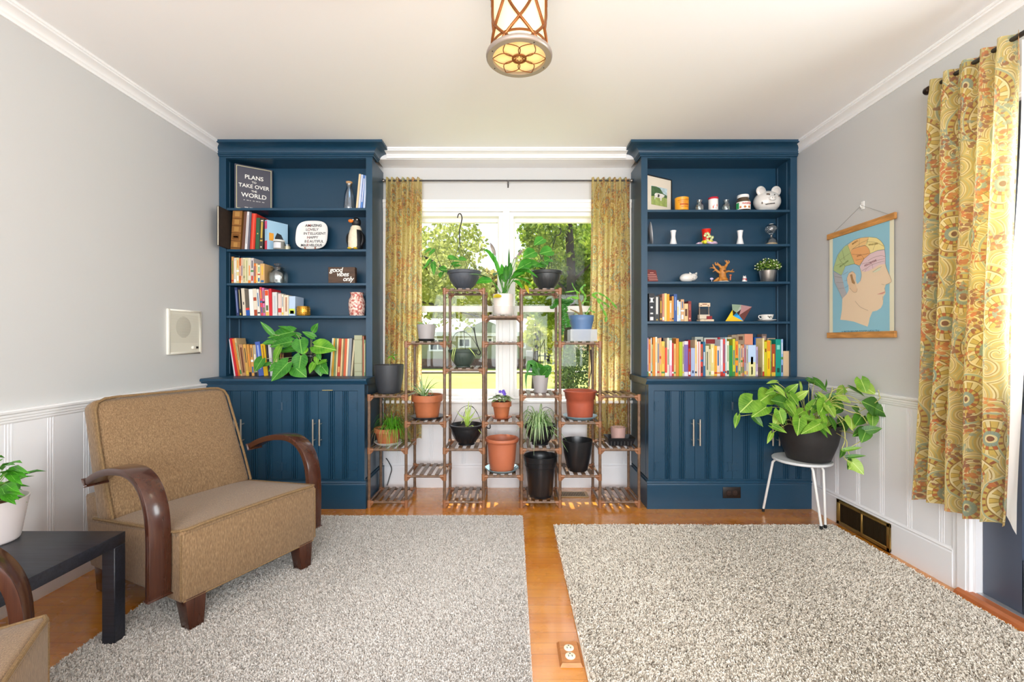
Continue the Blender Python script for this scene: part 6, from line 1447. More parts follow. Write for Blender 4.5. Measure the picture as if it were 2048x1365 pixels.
pic('field', ((0, 0), (1, 0), (1, .5), (0, .5)), '#9fb064', .0002); pic('sky', ((0, .5), (1, .5), (1, 1), (0, 1)), '#b9d0d8', .0002); pic('trees', ((0, .45), (.4, .5), (1, .48), (1, .62), (.75, .7), (.55, .95), (.3, 1), (0, .98)), '#4a6a44', .0006)
pic('cow', ((.2, .3), (.24, .3), (.26, .42), (.55, .42), (.58, .28), (.63, .28), (.66, .45), (.8, .52), (.84, .62), (.72, .66), (.3, .66), (.2, .58)), '#efe9e0', .0010); pic('cow_patch', ((.38, .44), (.5, .46), (.52, .6), (.42, .62)), '#3a3430', .0014)
c = S(1363.5, SR[0], 3.165)
t = lathe_thing('tin', 'orange-yellow printed tin without a lid on the top shelf', 'tin', c, [('body', [(0, 0), (.043, 0), (.045, .003), (.046, .083), (.047, .088), (.045, .088), (.043, .084), (.042, .006), (0, .005)], mat('#f0a422', .35))])
m = MB()
for k, (a0, a1, zz, hh) in enumerate(((-2.5, -1.0, .062, .004), (-2.4, -1.2, .05, .003), (-2.2, -.8, .030, .012), (-2.0, -.7, .018, .004), (-1.4, -.7, .07, .003))): m.lathe([(.0465, zz), (.0466, zz+.0005), (.0466, zz+hh), (.0465, zz+hh+.0005)], c, 10, a0=a0, a1=a1)
m.build('print', mat('#c0601c', .5), t, smooth=True)
for px, n in ((1398.5, 'orange tin'), (1452, 'chocolate spread jar')):
    c = S(px, SR[0], 3.18); lathe_thing('bottle', 'small clear glass milk bottle next to the %s' % n, 'bottle', c, [('glass_body', [(0, .001), (.026, .001), (.029, .005), (.029, .035), (.024, .052), (.0175, .062), (.0175, .070), (.021, .074), (.021, .080), (.018, .080), (.015, .070), (.0155, .061), (.022, .05), (.026, .035), (.026, .007), (0, .005)], GLS)], 'small glass bottles')
c = S(1426.5, SR[0], 3.17)
t = lathe_thing('can', 'white can with red lid and orange drawing between the two glass bottles', 'can', c, [('body', [(0, 0), (.031, 0), (.032, .002), (.032, .082), (0, .082)], mat('#f1efec', .35)), ('lid', [(.0335, .080), (.0338, .092), (.032, .094), (0, .094)], mat('#c8283c', .35))])
m = MB()
for k in range(5): m.ball(c+V(-.012+.006*k, -.0300+.0006*abs(k-2), .016+.012*math.sin(k*1.9)+.006), .006, 6, (.7, .35, 1.9))
m.build('print', mat('#d8542c', .5), t, smooth=True)
c = S(1486, SR[0], 3.165); t = lathe_thing('jar', 'chocolate spread jar with white cap and printed label', 'jar', c, [('jar_body', [(0, 0), (.042, 0), (.046, .004), (.047, .055), (.044, .068), (.036, .080), (.034, .088), (0, .088)], mat('#5a4a38', .2, coat=.5)), ('cap', [(.036, .0882), (.038, .090), (.038, .106), (.036, .109), (0, .109)], mat('#f2f2f0', .35))])
MB().lathe([(.0462, .004), (.0474, .0045), (.0474, .056), (.0462, .0565)], c, 30, a0=-PI*.98, a1=-PI*.08).build('label', mat('#f3f0ec', .4), t, smooth=True)
text_mesh('nutella', .022, face_M(c+V(0, -.0482, .043), (1, 0, 0), (0, 0, 1)), mat('#c8342c', .5), 'lettering', t)
m = MB()
for a in (-2.3, -1.75, -1.2): m.ball(c+V(.0468*math.cos(a), .0468*math.sin(a), .018), .010, 8, (1, .25, .8))
m.build('label_art', mat('#b9702c', .5), t, smooth=True)
MB().lathe([(.0475, .008), (.0478, .0085), (.0478, .05), (.0475, .0505)], c, 6, a0=-PI*1.0, a1=-PI*.82).build('green_corner', mat('#2f9a5a', .5), t, smooth=True)
# big piggy bank
MPIG = mat('#e4e1dc', .25, coat=.4); MPK = mat('#8a8a8e', .5); MDK = mat('#2a2a2c', .4)
c = S(1534, SR[0], 3.205); t = thing('piggy_bank', 'large round white piggy bank with big ears and small drawn marks', 'piggy bank', c)
MB().ball(c+V(0, 0, .0765), .088, 16, (1.05, .78, .86)).build('body', MPIG, t, smooth=True)
for s in (-1, 1):
    e = c+V(s*.052, -.02, .145); Me = Matrix.Rotation(s*.45, 4, 'Y')
    MB().ball(e, .036, 10, (.95, .35, 1.05), Me).build('ear', MPIG, t, smooth=True)
    MB().ball(e+V(-s*.002, -.010, -.002), .024, 8, (.9, .22, 1), Me).build('inner_ear', mat('#d2cdc8', .4), t, smooth=True)
    MB().ball(c+V(s*.018, -.062, .108), .0042, 6).build('eye', MDK, t, smooth=True)
    MB().lathe([(0, 0), (.022, 0), (.024, .006), (.02, .014), (0, .014)], c+V(s*.045, -.01, 0), 16).build('foot', MPIG, t, smooth=True)
sn_ = MB().ball(c+V(0, -.070, .082), .026, 10, (1, .5, .72)).build('snout', MPIG, t, smooth=True)
for s in (-1, 1): MB().ball(c+V(s*.008, -.083, .082), .0036, 6, (.7, .6, 1.3)).build('nostril', MPK, sn_, smooth=True)
m = MB()
for k in range(7): a = -2.05+.11*k; m.ball(c+V(.083*math.cos(a), .066*math.sin(a), .042+.001*k), .0042, 5, (1, .5, 1))
m.build('painted_lettering', MDK, t, smooth=True)
m = MB(); m.box(c.x-.034, c.x-.016, c.y-.062, c.y-.056, c.z+.108, c.z+.118); m.ball(c+V(.052, -.052, .100), .006, 6, (1, .6, 1)); m.ball(c+V(-.06, -.048, .055), .007, 6, (.7, .6, 1.2)); m.build('painted_mark', mat('#6a5a4c', .5), t)
# second shelf
c = S(1298, SR[1], 3.20); Mq = Matrix.Translation((c.x, c.y, c.z+.085)) @ Matrix.Rotation(1.35, 4, 'Z') @ Matrix.Rotation(PI/2-.1, 4, 'X')
m = MB().lathe([(0, 0), (.05, 0), (.075, .008), (.084, .014), (.083, .017), (.073, .011), (.05, .004), (0, .004)], (0, 0, 0), 36, M=None)
m.v = [tuple(Mq @ Vector(p)) for p in m.v]; single(m, 'plate', mat('#d4d6dc', .2, .35), 'silver-white plate standing on edge at the window-side of the shelf', 'plate', loc=c, smooth=True)
for px, n in ((1346.5, 'beside the silver plate'), (1480, 'next to the hourglass')):
    c = S(px, SR[1], 3.19); lathe_thing('vase', 'narrow white waisted vase %s' % n, 'vase', c, [('body', [(0, 0), (.027, 0), (.0275, .002), (.021, .025), (.015, .055), (.0145, .065), (.017, .09), (.0205, .106), (.018, .106), (.0125, .065), (.012, .05), (0, .04)], mat('#eeedee', .35))], 'pair of white vases')
c = S(1413, SR[1], 3.19); t = thing('red_cup_ornament', 'red paper-cup ornament rising from a colourful crinkled heap', 'ornament', c); rr = random.Random(21)
MB().lathe([(.022, .03), (.030, .108), (.032, .110), (.032, .114), (.029, .114), (.020, .034)], c+V(-.002, 0, 0), 32).build('cup', mat('#e02818', .3), t, smooth=True)
m = MB()
for k in range(9): a = rr.uniform(0, 6.28); m.ball(c+V(.036*math.cos(a)*rr.uniform(.3, 1), .03*math.sin(a), .0135+.016*rr.random()), .017, 8, (1.2, 1, .7))
m.build('yellow_heap', mat('#e8d83c', .5, noise=(60, .35)), t, smooth=True)
m = MB()
for k in range(10): a = rr.uniform(0, 6.28); m.ball(c+V(.056*math.cos(a), .032*math.sin(a)-.004, .0105+.01*rr.random()), .013, 8, (1.5, .8, .7))
m.build('lilac_heap', mat('#d8b8cc', .5, noise=(60, .3)), t, smooth=True)
m = MB()
for k in range(12): a = rr.uniform(-2.9, -.3); m.ball(c+V(.004+.027*math.cos(a)*1.1, -.02+.014*math.sin(a), .03+.05*rr.random()), .009, 6, (1, .7, 1.1))
m.build('pale_green_heap', mat('#cfd79a', .5, noise=(90, .4)), t, smooth=True)
c = S(1542.5, SR[1], 3.19)
t = lathe_thing('hourglass', 'glass hourglass with tan sand run to the bottom', 'hourglass', c, [('glass_bulbs', [(0, .001), (.036, .001), (.042, .006), (.041, .03), (.030, .052), (.008, .064), (.0055, .068), (.008, .074), (.030, .092), (.041, .112), (.041, .126), (.030, .145), (.012, .151), (0, .152)], GLS), ('sand', [(0, .003), (.036, .003), (.039, .008), (.0385, .014), (.018, .022), (0, .025)], mat('#dcb27c', .9)), ('neck_ring', [(.0065, .064), (.0085, .066), (.0085, .070), (.0065, .072)], mat('#b9b9bb', .25, .9))])
MB().lathe([(.010, .149), (.014, .1505), (.014, .153), (.006, .154), (0, .154)], c, 20).build('top_disc', mat('#c8c8cc', .3), t, smooth=True)
# third shelf
p0 = W(1292, 560, 3.15); t = thing('small_sign', 'small dark-red box sign with lines of pale lettering', 'sign', (p0.x, 3.16, zC)); MRD = mat('#6e2a28', .5)
m = MB().quadbox([V(Xp(1290, 3.15), 3.15, zC), V(Xp(1317, 3.15), 3.155, zC), V(Xp(1317, 3.15)+.004, 3.19, zC), V(Xp(1290, 3.15), 3.185, zC), V(Xp(1290, 3.15), 3.162, Zp(538, 3.15)), V(Xp(1313.5, 3.15), 3.167, Zp(540, 3.15)), V(Xp(1313.5, 3.15)+.004, 3.19, Zp(540, 3.15)), V(Xp(1290, 3.15), 3.185, Zp(538, 3.15))]); m.build('block', MRD, t)
m = MB()
for k, (x0, x1) in enumerate(((1301, 1308), (1296, 1312), (1296, 1314), (1297, 1315), (1298, 1315.5))): y = 3.1615-.0022*k; zz = Zp(545.5+k*3.6, 3.15); m.box(Xp(x0, 3.15), Xp(x1, 3.15), y-.003, y, zz-.0022, zz+.0018)
m.build('painted_lettering', mat('#c89088', .6), t)
c = S(1376, SR[2], 3.19); t = thing('piggy_bank', 'small white piggy bank lying long and low, facing the room', 'piggy bank', c)
MB().ball(c+V(-.008, 0, .032), .044, 14, (1.15, .8, .74)).build('body', MPIG, t, smooth=True)
hd = MB().ball(c+V(.030, -.018, .036), .026, 12, (.95, .8, .95)).build('head', MPIG, t, smooth=True)
for s in (-1, 1):
    m = MB(); e = c+V(.030+s*.018, -.016, .056); m.lathe([(.010, 0), (.006, .010), (0, .018)], e, 8, M=Matrix.Rotation(s*.5, 3, 'Y')); m.build('ear', MPIG, hd, smooth=True)
    MB().ball(c+V(.032+s*.006, -.041, .034), .0026, 6).build('nostril', MDK, hd, smooth=True)
MB().tube(spline([c+V(.018, -.036, .024), c+V(.030, -.042, .021), c+V(.044, -.036, .024)], 4), .0012, 5).build('smile', MDK, hd, smooth=True)
MB().lathe([(.014, 0), (.016, .002), (.016, .004), (.013, .006)], c+V(.032, -.040, .034), 16, M=Matrix.Rotation(PI/2, 3, 'X')).build('snout', MPIG, hd, smooth=True)
# bare-tree figurine
MTR = mat('#b97a34', .5, noise=(45, .3), bump=(80, .5)); c = S(1442, SR[2], 3.19); t = thing('tree_figurine', 'carved orange-brown bare tree figurine with forked branches', 'figurine', c)
def tp(px, py, dy=0): p = W(px, py, 3.19); p.y += dy; return p
bz = SR[2]
m = MB(); trunk = spline([tp(1446, 561.5), tp(1445, 552), tp(1445, 542), tp(1446, 533)], 4); m.tube(trunk, [.040, .033, .028, .025, .0235, .023, .023, .023, .023, .022, .021, .019, .014], 12)
for pts, r in (([(1446, 540), (1452, 531), (1454, 526), (1452, 521)], .012), ([(1453, 529), (1458, 525), (1456, 521)], .006), ([(1453, 526), (1450, 523), (1449, 520.5)], .004), ([(1444, 538), (1436, 530), (1431, 530), (1430, 525)], .011), ([(1440, 534), (1434, 527), (1436, 526)], .004), ([(1442, 548), (1432, 541), (1427, 534), (1425, 529)], .010), ([(1428, 537), (1423, 536), (1419, 537)], .005), ([(1430, 541), (1425, 544)], .004), ([(1448, 546), (1456, 543), (1462, 544), (1468, 544)], .009), ([(1461, 544), (1465, 540), (1465, 539)], .004)):
    P = spline([tp(a, b2, -.004) for a, b2 in pts], 4); m.tube(P, [lerp(r, r*.3, i/(len(P)-1)) for i in range(len(P))], 8)
for k in range(5): a = k*1.256+.5; m.tube(spline([c+V(.014*math.cos(a), .012*math.sin(a), .03), c+V(.034*math.cos(a), .024*math.sin(a), .014), c+V(.052*math.cos(a), .032*math.sin(a), .008)], 3), [.012]*4+[.009, .007, .004], 8)
m.build('trunk', MTR, t, smooth=True)
MB().ball(tp(1446, 543, -.022), .008, 8, (1.1, .5, .7)).build('hollow', mat('#5a3418', .7), t, smooth=True)
MB().lathe([(0, 0), (.062, 0), (.060, .004), (0, .005)], c, 24, mod=lambda a, zz: 1+.12*math.sin(a*3)).build('base', mat('#d9d4c8', .6), t, smooth=True)
m = MB().tube([tp(1456.5, 562, -.03), tp(1457, 554, -.03)], .004, 6).ball(tp(1457, 552, -.03), .008, 8, (1.2, .9, .7)); m.build('mushroom', mat('#c46a3c', .5), t, smooth=True)
c = S(1423.5, SR[2], 3.155); t = thing('tiny_signpost', 'tiny lilac signpost in front of the tree figurine', 'figurine', c)
MB().tube([c, c+V(0, 0, .018)], .0018, 6).build('post', mat('#e4dfe6', .5), t); MB().ball(c+V(0, 0, .022), .011, 8, (1.1, .3, .7)).build('sign_board', mat('#cdbfe0', .5), t, smooth=True)
c = S(1489, SR[2], 3.17); t = thing('cat_figurine', 'tiny white cat figurine with a red scarf', 'figurine', c); MWH = mat('#efebe8', .4)
m = MB().lathe([(0, 0), (.016, 0), (.017, .004), (.013, .02), (0, .026)], c, 16).ball(c+V(0, 0, .030), .012, 10)
for s in (-1, 1): m.lathe([(.0045, 0), (0, .010)], c+V(s*.007, 0, .038), 6)
m.build('body', MWH, t, smooth=True); MB().lathe([(.013, .018), (.0145, .020), (.0135, .024)], c, 16).ball(c+V(.004, -.014, .014), .005, 6).build('scarf', mat('#b8303c', .5), t, smooth=True)
c = S(1535.5, SR[2], 3.205); t = lathe_thing('potted_plant', 'artificial boxwood ball with white buds in a brushed steel cup', 'plant', c, [('pot', [(0, 0), (.040, 0), (.042, .002), (.056, .082), (.057, .084), (.054, .084), (.042, .01), (0, .008)], mat('#c4c2c0', .32, .9, noise=(6, .1), stretch=(8, 8, .2)))])
m = MB(); mw = MB(); rr = random.Random(2); cc = c+V(0, -.008, .108)
for k in range(420):
    a = rr.uniform(0, 6.28); b2 = rr.uniform(-.25, 1.0); d = V(math.cos(a)*math.sqrt(max(0, 1-b2*b2)), math.sin(a)*math.sqrt(max(0, 1-b2*b2))*.8, b2*.7); p = cc+d*.078*rr.uniform(.55, 1.0); n = d.normalized(); s = n.cross(V(rr.uniform(-1, 1), rr.uniform(-1, 1), rr.uniform(-1, 1))).normalized()
    m.ribbon([p, p+n*.008+s*.005, p+n*.012+s*.013], n, [.003, .009, .001], .1)
    if k % 7 == 0: mw.ball(p+n*.012, .0042, 5)
m.build('leaves', leaf_mat('boxwood', '#4f7a24', '#8fae48', None, .25), t, smooth=True, auto=0); mw.build('blossom', mat('#eef0d0', .6), t, smooth=True)
# fourth shelf
c = S(1409, SR[3], 3.17); t = thing('toy_booth', 'little wooden stall ornament with a signboard and a red box in front', 'ornament', c); MWD = mat('#d8c2a4', .6, noise=(60, .15)); z0 = zD
def bxp(m, x0, x1, y0, y1, t0, t1): m.box(Xp(x0, 3.17), Xp(x1, 3.17), 3.17+t0, 3.17+t1, Zp(y1, 3.17), Zp(y0, 3.17)); return m
zf = 643.4
bxp(MB(), 1397, 1424, 639.5, zf, -.03, .03).build('base', MWD, t); bxp(MB(), 1397, 1417, 630, 638.5, -.02, .015).build('counter', mat('#cfc4b0', .6), t)
m = MB(); bxp(m, 1397, 1398.6, 614, 630, -.012, -.006); bxp(m, 1415.4, 1417, 614, 630, -.012, -.006); m.build('post', mat('#8a7a6a', .6), t); bxp(MB(), 1396.6, 1418.4, 606.5, 614, -.016, -.006).build('sign_board', MWD, t)
m = MB(); bxp(m, 1399, 1401.5, 611, 612.5, -.0168, -.016); bxp(m, 1403, 1412, 608.5, 610, -.0168, -.016); bxp(m, 1413.5, 1416, 611, 612.5, -.0168, -.016); m.build('painted_lettering', mat('#7a3a30', .6), t)
bxp(MB(), 1398, 1416, 618, 639, .010, .016).build('back_board', mat('#2a3036', .6), t); bxp(MB(), 1410.5, 1420.5, 633, 639.5, -.030, -.020).build('red_box', mat('#8a1c24', .4), t)
# folded geometric paper sculpture
t = thing('paper_sculpture', 'faceted multicoloured cardboard sculpture tilted on its edge', 'ornament', S(1477, SR[3], 3.19))
def g(px, py, Y): return W(px, py, Y)
Pn = {k: g(*p) for k, p in dict(a=(1451, 642.8, 3.15), b=(1464, 609, 3.22), c=(1482, 610, 3.22), d=(1504, 614, 3.20), e=(1487, 642.8, 3.15), m=(1473, 626, 3.13), n=(1466, 632, 3.16), o=(1478, 631, 3.16), q=(1482, 619, 3.17), r=(1465, 620, 3.18)).items()}
for nm, ids, col in (('yellow_facet', 'ar n', '#f0cc1c'), ('yellow_side', 'an e', '#e8b81c'), ('dark_facet', 'r m n', '#2a2428'), ('green_facet', 'b c m r', '#a9c0a4'), ('pink_facet', 'c d q', '#d0a0a0'), ('rose_facet', 'q d o', '#b98888'), ('dark_centre', 'm q o', '#3a3034'), ('blue_facet', 'n m o e', '#2fa4e0'), ('pale_facet', 'c q m', '#c8d0c0'), ('brown_facet', 'o d e', '#6a3a34')):
    k = ids.replace(' ', ''); pts = [Pn[i] for i in k]; m = MB().prism(pts, (0, .0015, 0)); m.build(nm, mat(col, .6), t)
c = S(1534, SR[3], 3.175); t = thing('saucer', 'white saucer under the decorated teacup', 'saucer', c)
MB().lathe([(0, 0), (.025, 0), (.03, .002), (.055, .008), (.060, .011), (.058, .013), (.03, .005), (0, .004)], c, 40).build('dish', mat('#efece8', .15, coat=.5), t, smooth=True)
c = c+V(0, 0, .0045); t = thing('teacup', 'white teacup with a dark floral print on its saucer', 'cup', c); MCUP = mat('#f1eee8', .15, coat=.5)
MB().lathe([(0, .0), (.020, .0), (.022, .003), (.026, .006), (.036, .022), (.041, .040), (.0425, .043), (.040, .043), (.034, .024), (.022, .008), (0, .006)], c, 40).build('bowl', MCUP, t, smooth=True)
MB().tube(spline([c+V(-.040, 0, .036), c+V(-.054, 0, .038), c+V(-.058, 0, .026), c+V(-.048, 0, .016), c+V(-.034, 0, .018)], 5), .0028, 8).build('handle', MCUP, t, smooth=True)
m = MB()
for a, zz, r in ((-1.7, .026, .006), (-1.45, .030, .005), (-1.55, .02, .004), (-1.2, .024, .004), (-1.9, .031, .004)): rr_ = .0362+.0045*(zz-.022)/.018; m.ball(c+V(rr_*math.cos(a), rr_*math.sin(a), zz), r, 6, (1, .3, 1))
m.build('floral_print', mat('#54504c', .5), t, smooth=True)
# ------------------------------------------------------------------ ceiling light
lc = V(.0255, 1.615, 0); zb = 2.088
t = thing('ceiling_light', 'bronze and amber-glass flush lantern hanging from the white ceiling', 'ceiling light', (lc.x, lc.y, zb))
M_LB = mat('#8a5228', .38, .7, noise=(20, .15)); M_LB2 = mat('#a89c92', .4, .6)
gm = NT('lit_amber_glass'); gv = gm.coord('Object'); gn = gm.noise(gv, 9, 3)
gcol = gm.ramp(gn.outputs['Fac'], [(.3, '#ffd98e'), (.7, '#fff0cc')])
M_GLOW = gm.done(gm.pbr('#f3dca8', .4, emit=gcol, estr=.34))
gm2 = NT('lit_amber_disc'); gn2 = gm2.noise(gm2.coord('Object'), 14, 3)
M_GLOW2 = gm2.done(gm2.pbr('#f3d896', .4, emit=gm2.ramp(gn2.outputs['Fac'], [(.3, '#f2b850'), (.6, '#fbe3a0')]), estr=.30))
MB().lathe([(.0915, zb+.014), (.0925, zb+.03), (.0905, zb+.12), (.0905, zb+.232)], lc, 48).build('glass_shade', M_GLOW, t, smooth=True)
MB().lathe([(0, zb+.008), (.03, zb+.006), (.07, zb+.008), (.094, zb+.012)], lc, 48).build('bottom_glass', M_GLOW2, t, smooth=True)
MB().lathe([(.094, zb), (.113, zb), (.1165, zb+.003), (.1175, zb+.009), (.1165, zb+.014), (.112, zb+.017), (.104, zb+.020), (.101, zb+.026), (.098, zb+.028), (.094, zb+.018), (.094, zb)], lc, 56).build('bottom_ring', M_LB2, t, smooth=True, auto=40)
MB().lathe([(.0925, zb+.040), (.0975, zb+.040), (.0975, zb+.046), (.0925, zb+.046)], lc, 48).build('lower_band', M_LB, t, smooth=True)
MB().lathe([(.088, zb+.226), (.104, zb+.226), (.108, zb+.231), (.104, zb+.238), (.088, zb+.24)], lc, 48).build('upper_band', M_LB, t, smooth=True)
MB().lathe([(.088, zb+.24), (.09, zb+.30), (.075, zb+.325), (.07, H-zb+zb-.001), (0, H-.001)], lc, 40).build('canopy', M_LB, t, smooth=True)
m = MB(); N = 6
for k in range(N):
    a0 = k*PI/3+PI/6
    m.tube([lc+V(.0945*math.sin(a0), -.0945*math.cos(a0), zb+zz) for zz in (.185, .21, .232)], .0062, 8)
    for s in (-1, 1):
        pts = []
        for i in range(17):
            q = i/16; a = a0+s*math.radians(66)*q**1.7; r = .0945+.003*q
            pts.append(lc+V(r*math.sin(a), -r*math.cos(a), zb+.195-.170*q))
        m.tube(pts, .0050, 8)
m.build('scroll_lattice', M_LB, t, smooth=True)
m = MB()
for k in range(6):
    a0 = k*PI/3
    for s in (-1, 1):
        pts = []
        for i in range(13):
            q = i/12; r = .010+.085*q; off = s*.030*math.sin(q*PI)
            d = V(math.cos(a0), math.sin(a0), 0); n2 = V(-math.sin(a0), math.cos(a0), 0); pts.append(lc+d*r+n2*off+V(0, 0, zb+.002))
        m.tube(pts, .0016, 6)
m.lathe([(.020, zb-.001), (.026, zb-.001), (.0265, zb+.003), (.0195, zb+.003), (.020, zb-.001)], lc, 28)
m.build('petal_grille', M_LB, t, smooth=True)
m = MB()
for a in (.5, 2.6, 3.6, 5.2): m.ball(lc+V(.1035*math.cos(a), .1035*math.sin(a), zb-.0005), .0022, 6)
m.build('screw', mat('#3a302a', .4, .6), t, smooth=True)
light('lamp_bulb', 'POINT', (lc.x, lc.y, zb-.35), 2.0, (1, .80, .55), rad=.10)

# ------------------------------------------------------------------ poster on the right wall
PXW = XR-.012
def R(px, py, off=0.): Y = PXW*F/(px-1024); return V(PXW-off, Y, ZC-(py-HY)*Y/F)
t = thing('poster', 'hanging paper chart of a head in profile with coloured skull regions, on the right-hand wall'.replace(' right-hand', ''), 'poster', R(1722, 570))
y0, y1, z0, z1 = 2.308, 2.80, 1.105, 1.742
MPW = mat('#c98f4e', .5, noise=(10, .3), stretch=(6, 1, 6)); 
for za in (z1-.034, z0): MB().box(PXW-.008, PXW+.006, y0-.004, y1+.002, za, za+.034).build('wooden_hanger_bar', MPW, t, bevel=(.002, 1))
# slightly curled paper sheet with a cream margin
m = MB(); rows = []
for i in range(13):
    zz = lerp(z0+.016, z1-.016, i/12); rows.append([(V(PXW-.0005-.004*math.sin(j/8*PI)*math.sin(i/12*PI), lerp(y0+.008, y1-.012, j/8), zz), (0, 0)) for j in range(9)])
m.grid(rows); m.build('paper_sheet', mat('#eae6cc', .7), t, smooth=True)
def curl(y, z): return .0008+.004*math.sin(max(0, min(1, (y-y0-.008)/(y1-y0-.02)))*PI)*math.sin(max(0, min(1, (z-z0-.016)/(z1-z0-.032)))*PI)
def onp(p, lay): return V(PXW-curl(p.y, p.z)-.0006-.00035*lay, p.y, p.z)
def patch(nm, pts, col, lay, raw=False):
    """outline in the poster's own plane, subdivided so that it follows the curl"""
    P = [(q if raw else R(1640+q[0]/6.5, 470+q[1]/6.5)) for q in pts]
    bm = bmesh.new(); vs_ = [bm.verts.new((0, p.y, p.z)) for p in P]; bm.faces.new(vs_)
    bmesh.ops.triangulate(bm, faces=bm.faces); bmesh.ops.subdivide_edges(bm, edges=bm.edges, cuts=3, use_grid_fill=True)
    me = bpy.data.meshes.new(nm)
    base = Vector(t.location)
    for v_ in bm.verts: v_.co = onp(v_.co, lay)-base
    bmesh.ops.recalc_face_normals(bm, faces=bm.faces)
    bm.to_mesh(me); bm.free(); me.materials.append(mat(col, .7)); o = bpy.data.objects.new(nm, me); COL.objects.link(o); o.parent = t; return o
patch('blue_ground', [V(0, 2.342, z0+.03), V(0, 2.757, z0+.03), V(0, 2.757, z1-.03), V(0, 2.342, z1-.03)], '#93c6d8', 0, True)
patch('profile_face', [(860, 378), (868, 420), (890, 470), (915, 530), (935, 580), (932, 615), (905, 635), (862, 650), (850, 690), (857, 735), (858, 765), (832, 800), (828, 850), (825, 900), (800, 950), (750, 985), (690, 1000), (655, 1010), (655, 1080), (640, 1150), (625, 1195), (545, 1160), (450, 1130), (350, 1112), (270, 1105), (290, 1010), (305, 900), (300, 830), (340, 700), (350, 560), (450, 420), (640, 440), (780, 390)], '#ecd3b4', 1)
for nm, pts, col in (('grey_region', [(180, 480), (290, 525), (330, 690), (360, 770), (300, 830), (265, 750), (200, 620)], '#b4b4b8'), ('green_region', [(182, 465), (187, 420), (240, 260), (330, 150), (370, 130), (410, 240), (465, 375), (340, 410), (290, 525)], '#b4c98c'),
    ('amber_region', [(370, 130), (450, 70), (540, 40), (640, 30), (600, 135), (500, 160), (430, 190), (410, 240)], '#f0c686'), ('orange_region', [(410, 240), (430, 190), (500, 163), (600, 138), (650, 190), (665, 245), (590, 310), (530, 400), (468, 380)], '#ecae72'), ('yellow_region', [(640, 30), (740, 40), (800, 80), (845, 150), (845, 192), (760, 203), (665, 245), (650, 190), (600, 138)], '#f2e09a'),
    ('pink_region', [(845, 195), (860, 290), (860, 378), (780, 390), (700, 440), (640, 470), (600, 480), (560, 475), (530, 420), (560, 360), (590, 310), (665, 247), (760, 207)], '#e4c8cc'), ('blue_region', [(340, 410), (460, 380), (530, 420), (555, 520), (540, 600), (500, 640), (480, 600), (480, 520), (440, 470), (380, 510), (365, 600), (385, 720), (360, 770), (330, 690), (290, 525)], '#9cc8dc')): patch(nm, pts, col, 2)
patch('ear', [(365, 560), (390, 500), (430, 480), (470, 500), (478, 560), (475, 640), (500, 700), (490, 745), (450, 745), (400, 690), (370, 630)], '#e8c8a4', 3)
patch('ear_shadow', [(405, 520), (432, 510), (440, 560), (470, 620), (465, 645), (430, 625), (425, 580)], '#a8845c', 4)
patch('eye', [(690, 484), (750, 446), (800, 418), (792, 462), (730, 488)], '#d8dcc0', 4)
patch('lips', [(750, 775), (800, 755), (852, 735), (858, 750), (820, 772)], '#d89c8c', 4)
m = MB(); base = Vector(t.location)
def line(pts, w=.0011, lay=5):
    P = [R(1640+q[0]/6.5, 470+q[1]/6.5) for q in pts]; P = spline(P, 3) if len(P) > 2 else P
    for p, q in zip(P, P[1:]):
        d = (q-p); n2 = V(0, -d.z, d.y)
        if n2.length < 1e-9: continue
        n2 = n2.normalized()*w/2; m.face(*[m.vert(onp(x, lay)) for x in (p-n2, q-n2, q+n2, p+n2)])
for L_ in ([(182, 465), (187, 420), (240, 260), (330, 150), (450, 70), (540, 40), (640, 28), (740, 38), (800, 80), (845, 150), (860, 290), (860, 378), (890, 470), (935, 580), (932, 615), (862, 650)], [(180, 470), (200, 620), (265, 750), (300, 830)], [(370, 130), (410, 240), (465, 375)], [(410, 240), (430, 190), (500, 163), (600, 138), (650, 190), (665, 245)], [(665, 245), (590, 310), (530, 400)], [(845, 192), (760, 203), (665, 245)], [(340, 410), (460, 380), (530, 420), (555, 520), (540, 600)], [(182, 465), (290, 525), (340, 410)],
           [(240, 260), (270, 330), (340, 410)], [(270, 330), (400, 240)], [(300, 200), (330, 330)], [(215, 400), (300, 370)], [(520, 165), (525, 50)], [(430, 190), (520, 120), (640, 60)], [(640, 30), (620, 130)], [(620, 90), (740, 100), (840, 150)], [(740, 100), (700, 200)], [(640, 340), (700, 300), (800, 270), (858, 285)], [(560, 380), (680, 350), (850, 310)], [(700, 440), (690, 380), (660, 350)], [(600, 480), (640, 420), (740, 370), (850, 340)], [(560, 470), (620, 430)], [(540, 250), (590, 310)], [(430, 250), (560, 260), (650, 240)], [(480, 330), (590, 310)], [(310, 520), (380, 480)], [(330, 600), (365, 590)], [(340, 690), (380, 660)], [(200, 540), (300, 560)], [(220, 620), (320, 620)], [(250, 700), (330, 690)], [(470, 860), (540, 940), (640, 985)], [(850, 690), (857, 735)], [(828, 800), (828, 850)], [(812, 640), (850, 652)], [(700, 484), (760, 440), (812, 412)], [(400, 690), (450, 745), (492, 742), (500, 700)], [(365, 600), (366, 555), (392, 498), (430, 478), (470, 500)]): line(L_)
m.build('ink_lines', mat('#7a6450', .7), t)
def wall_text(txt, size, px, py, col, rot=0., lay=6):
    p = onp(R(px, py), lay); r = V(0, -math.cos(rot), math.sin(rot)); text_mesh(txt, size, face_M(p, r, V(0, math.sin(rot), math.cos(rot))), mat(col, .7), 'lettering', t, depth=.0002)
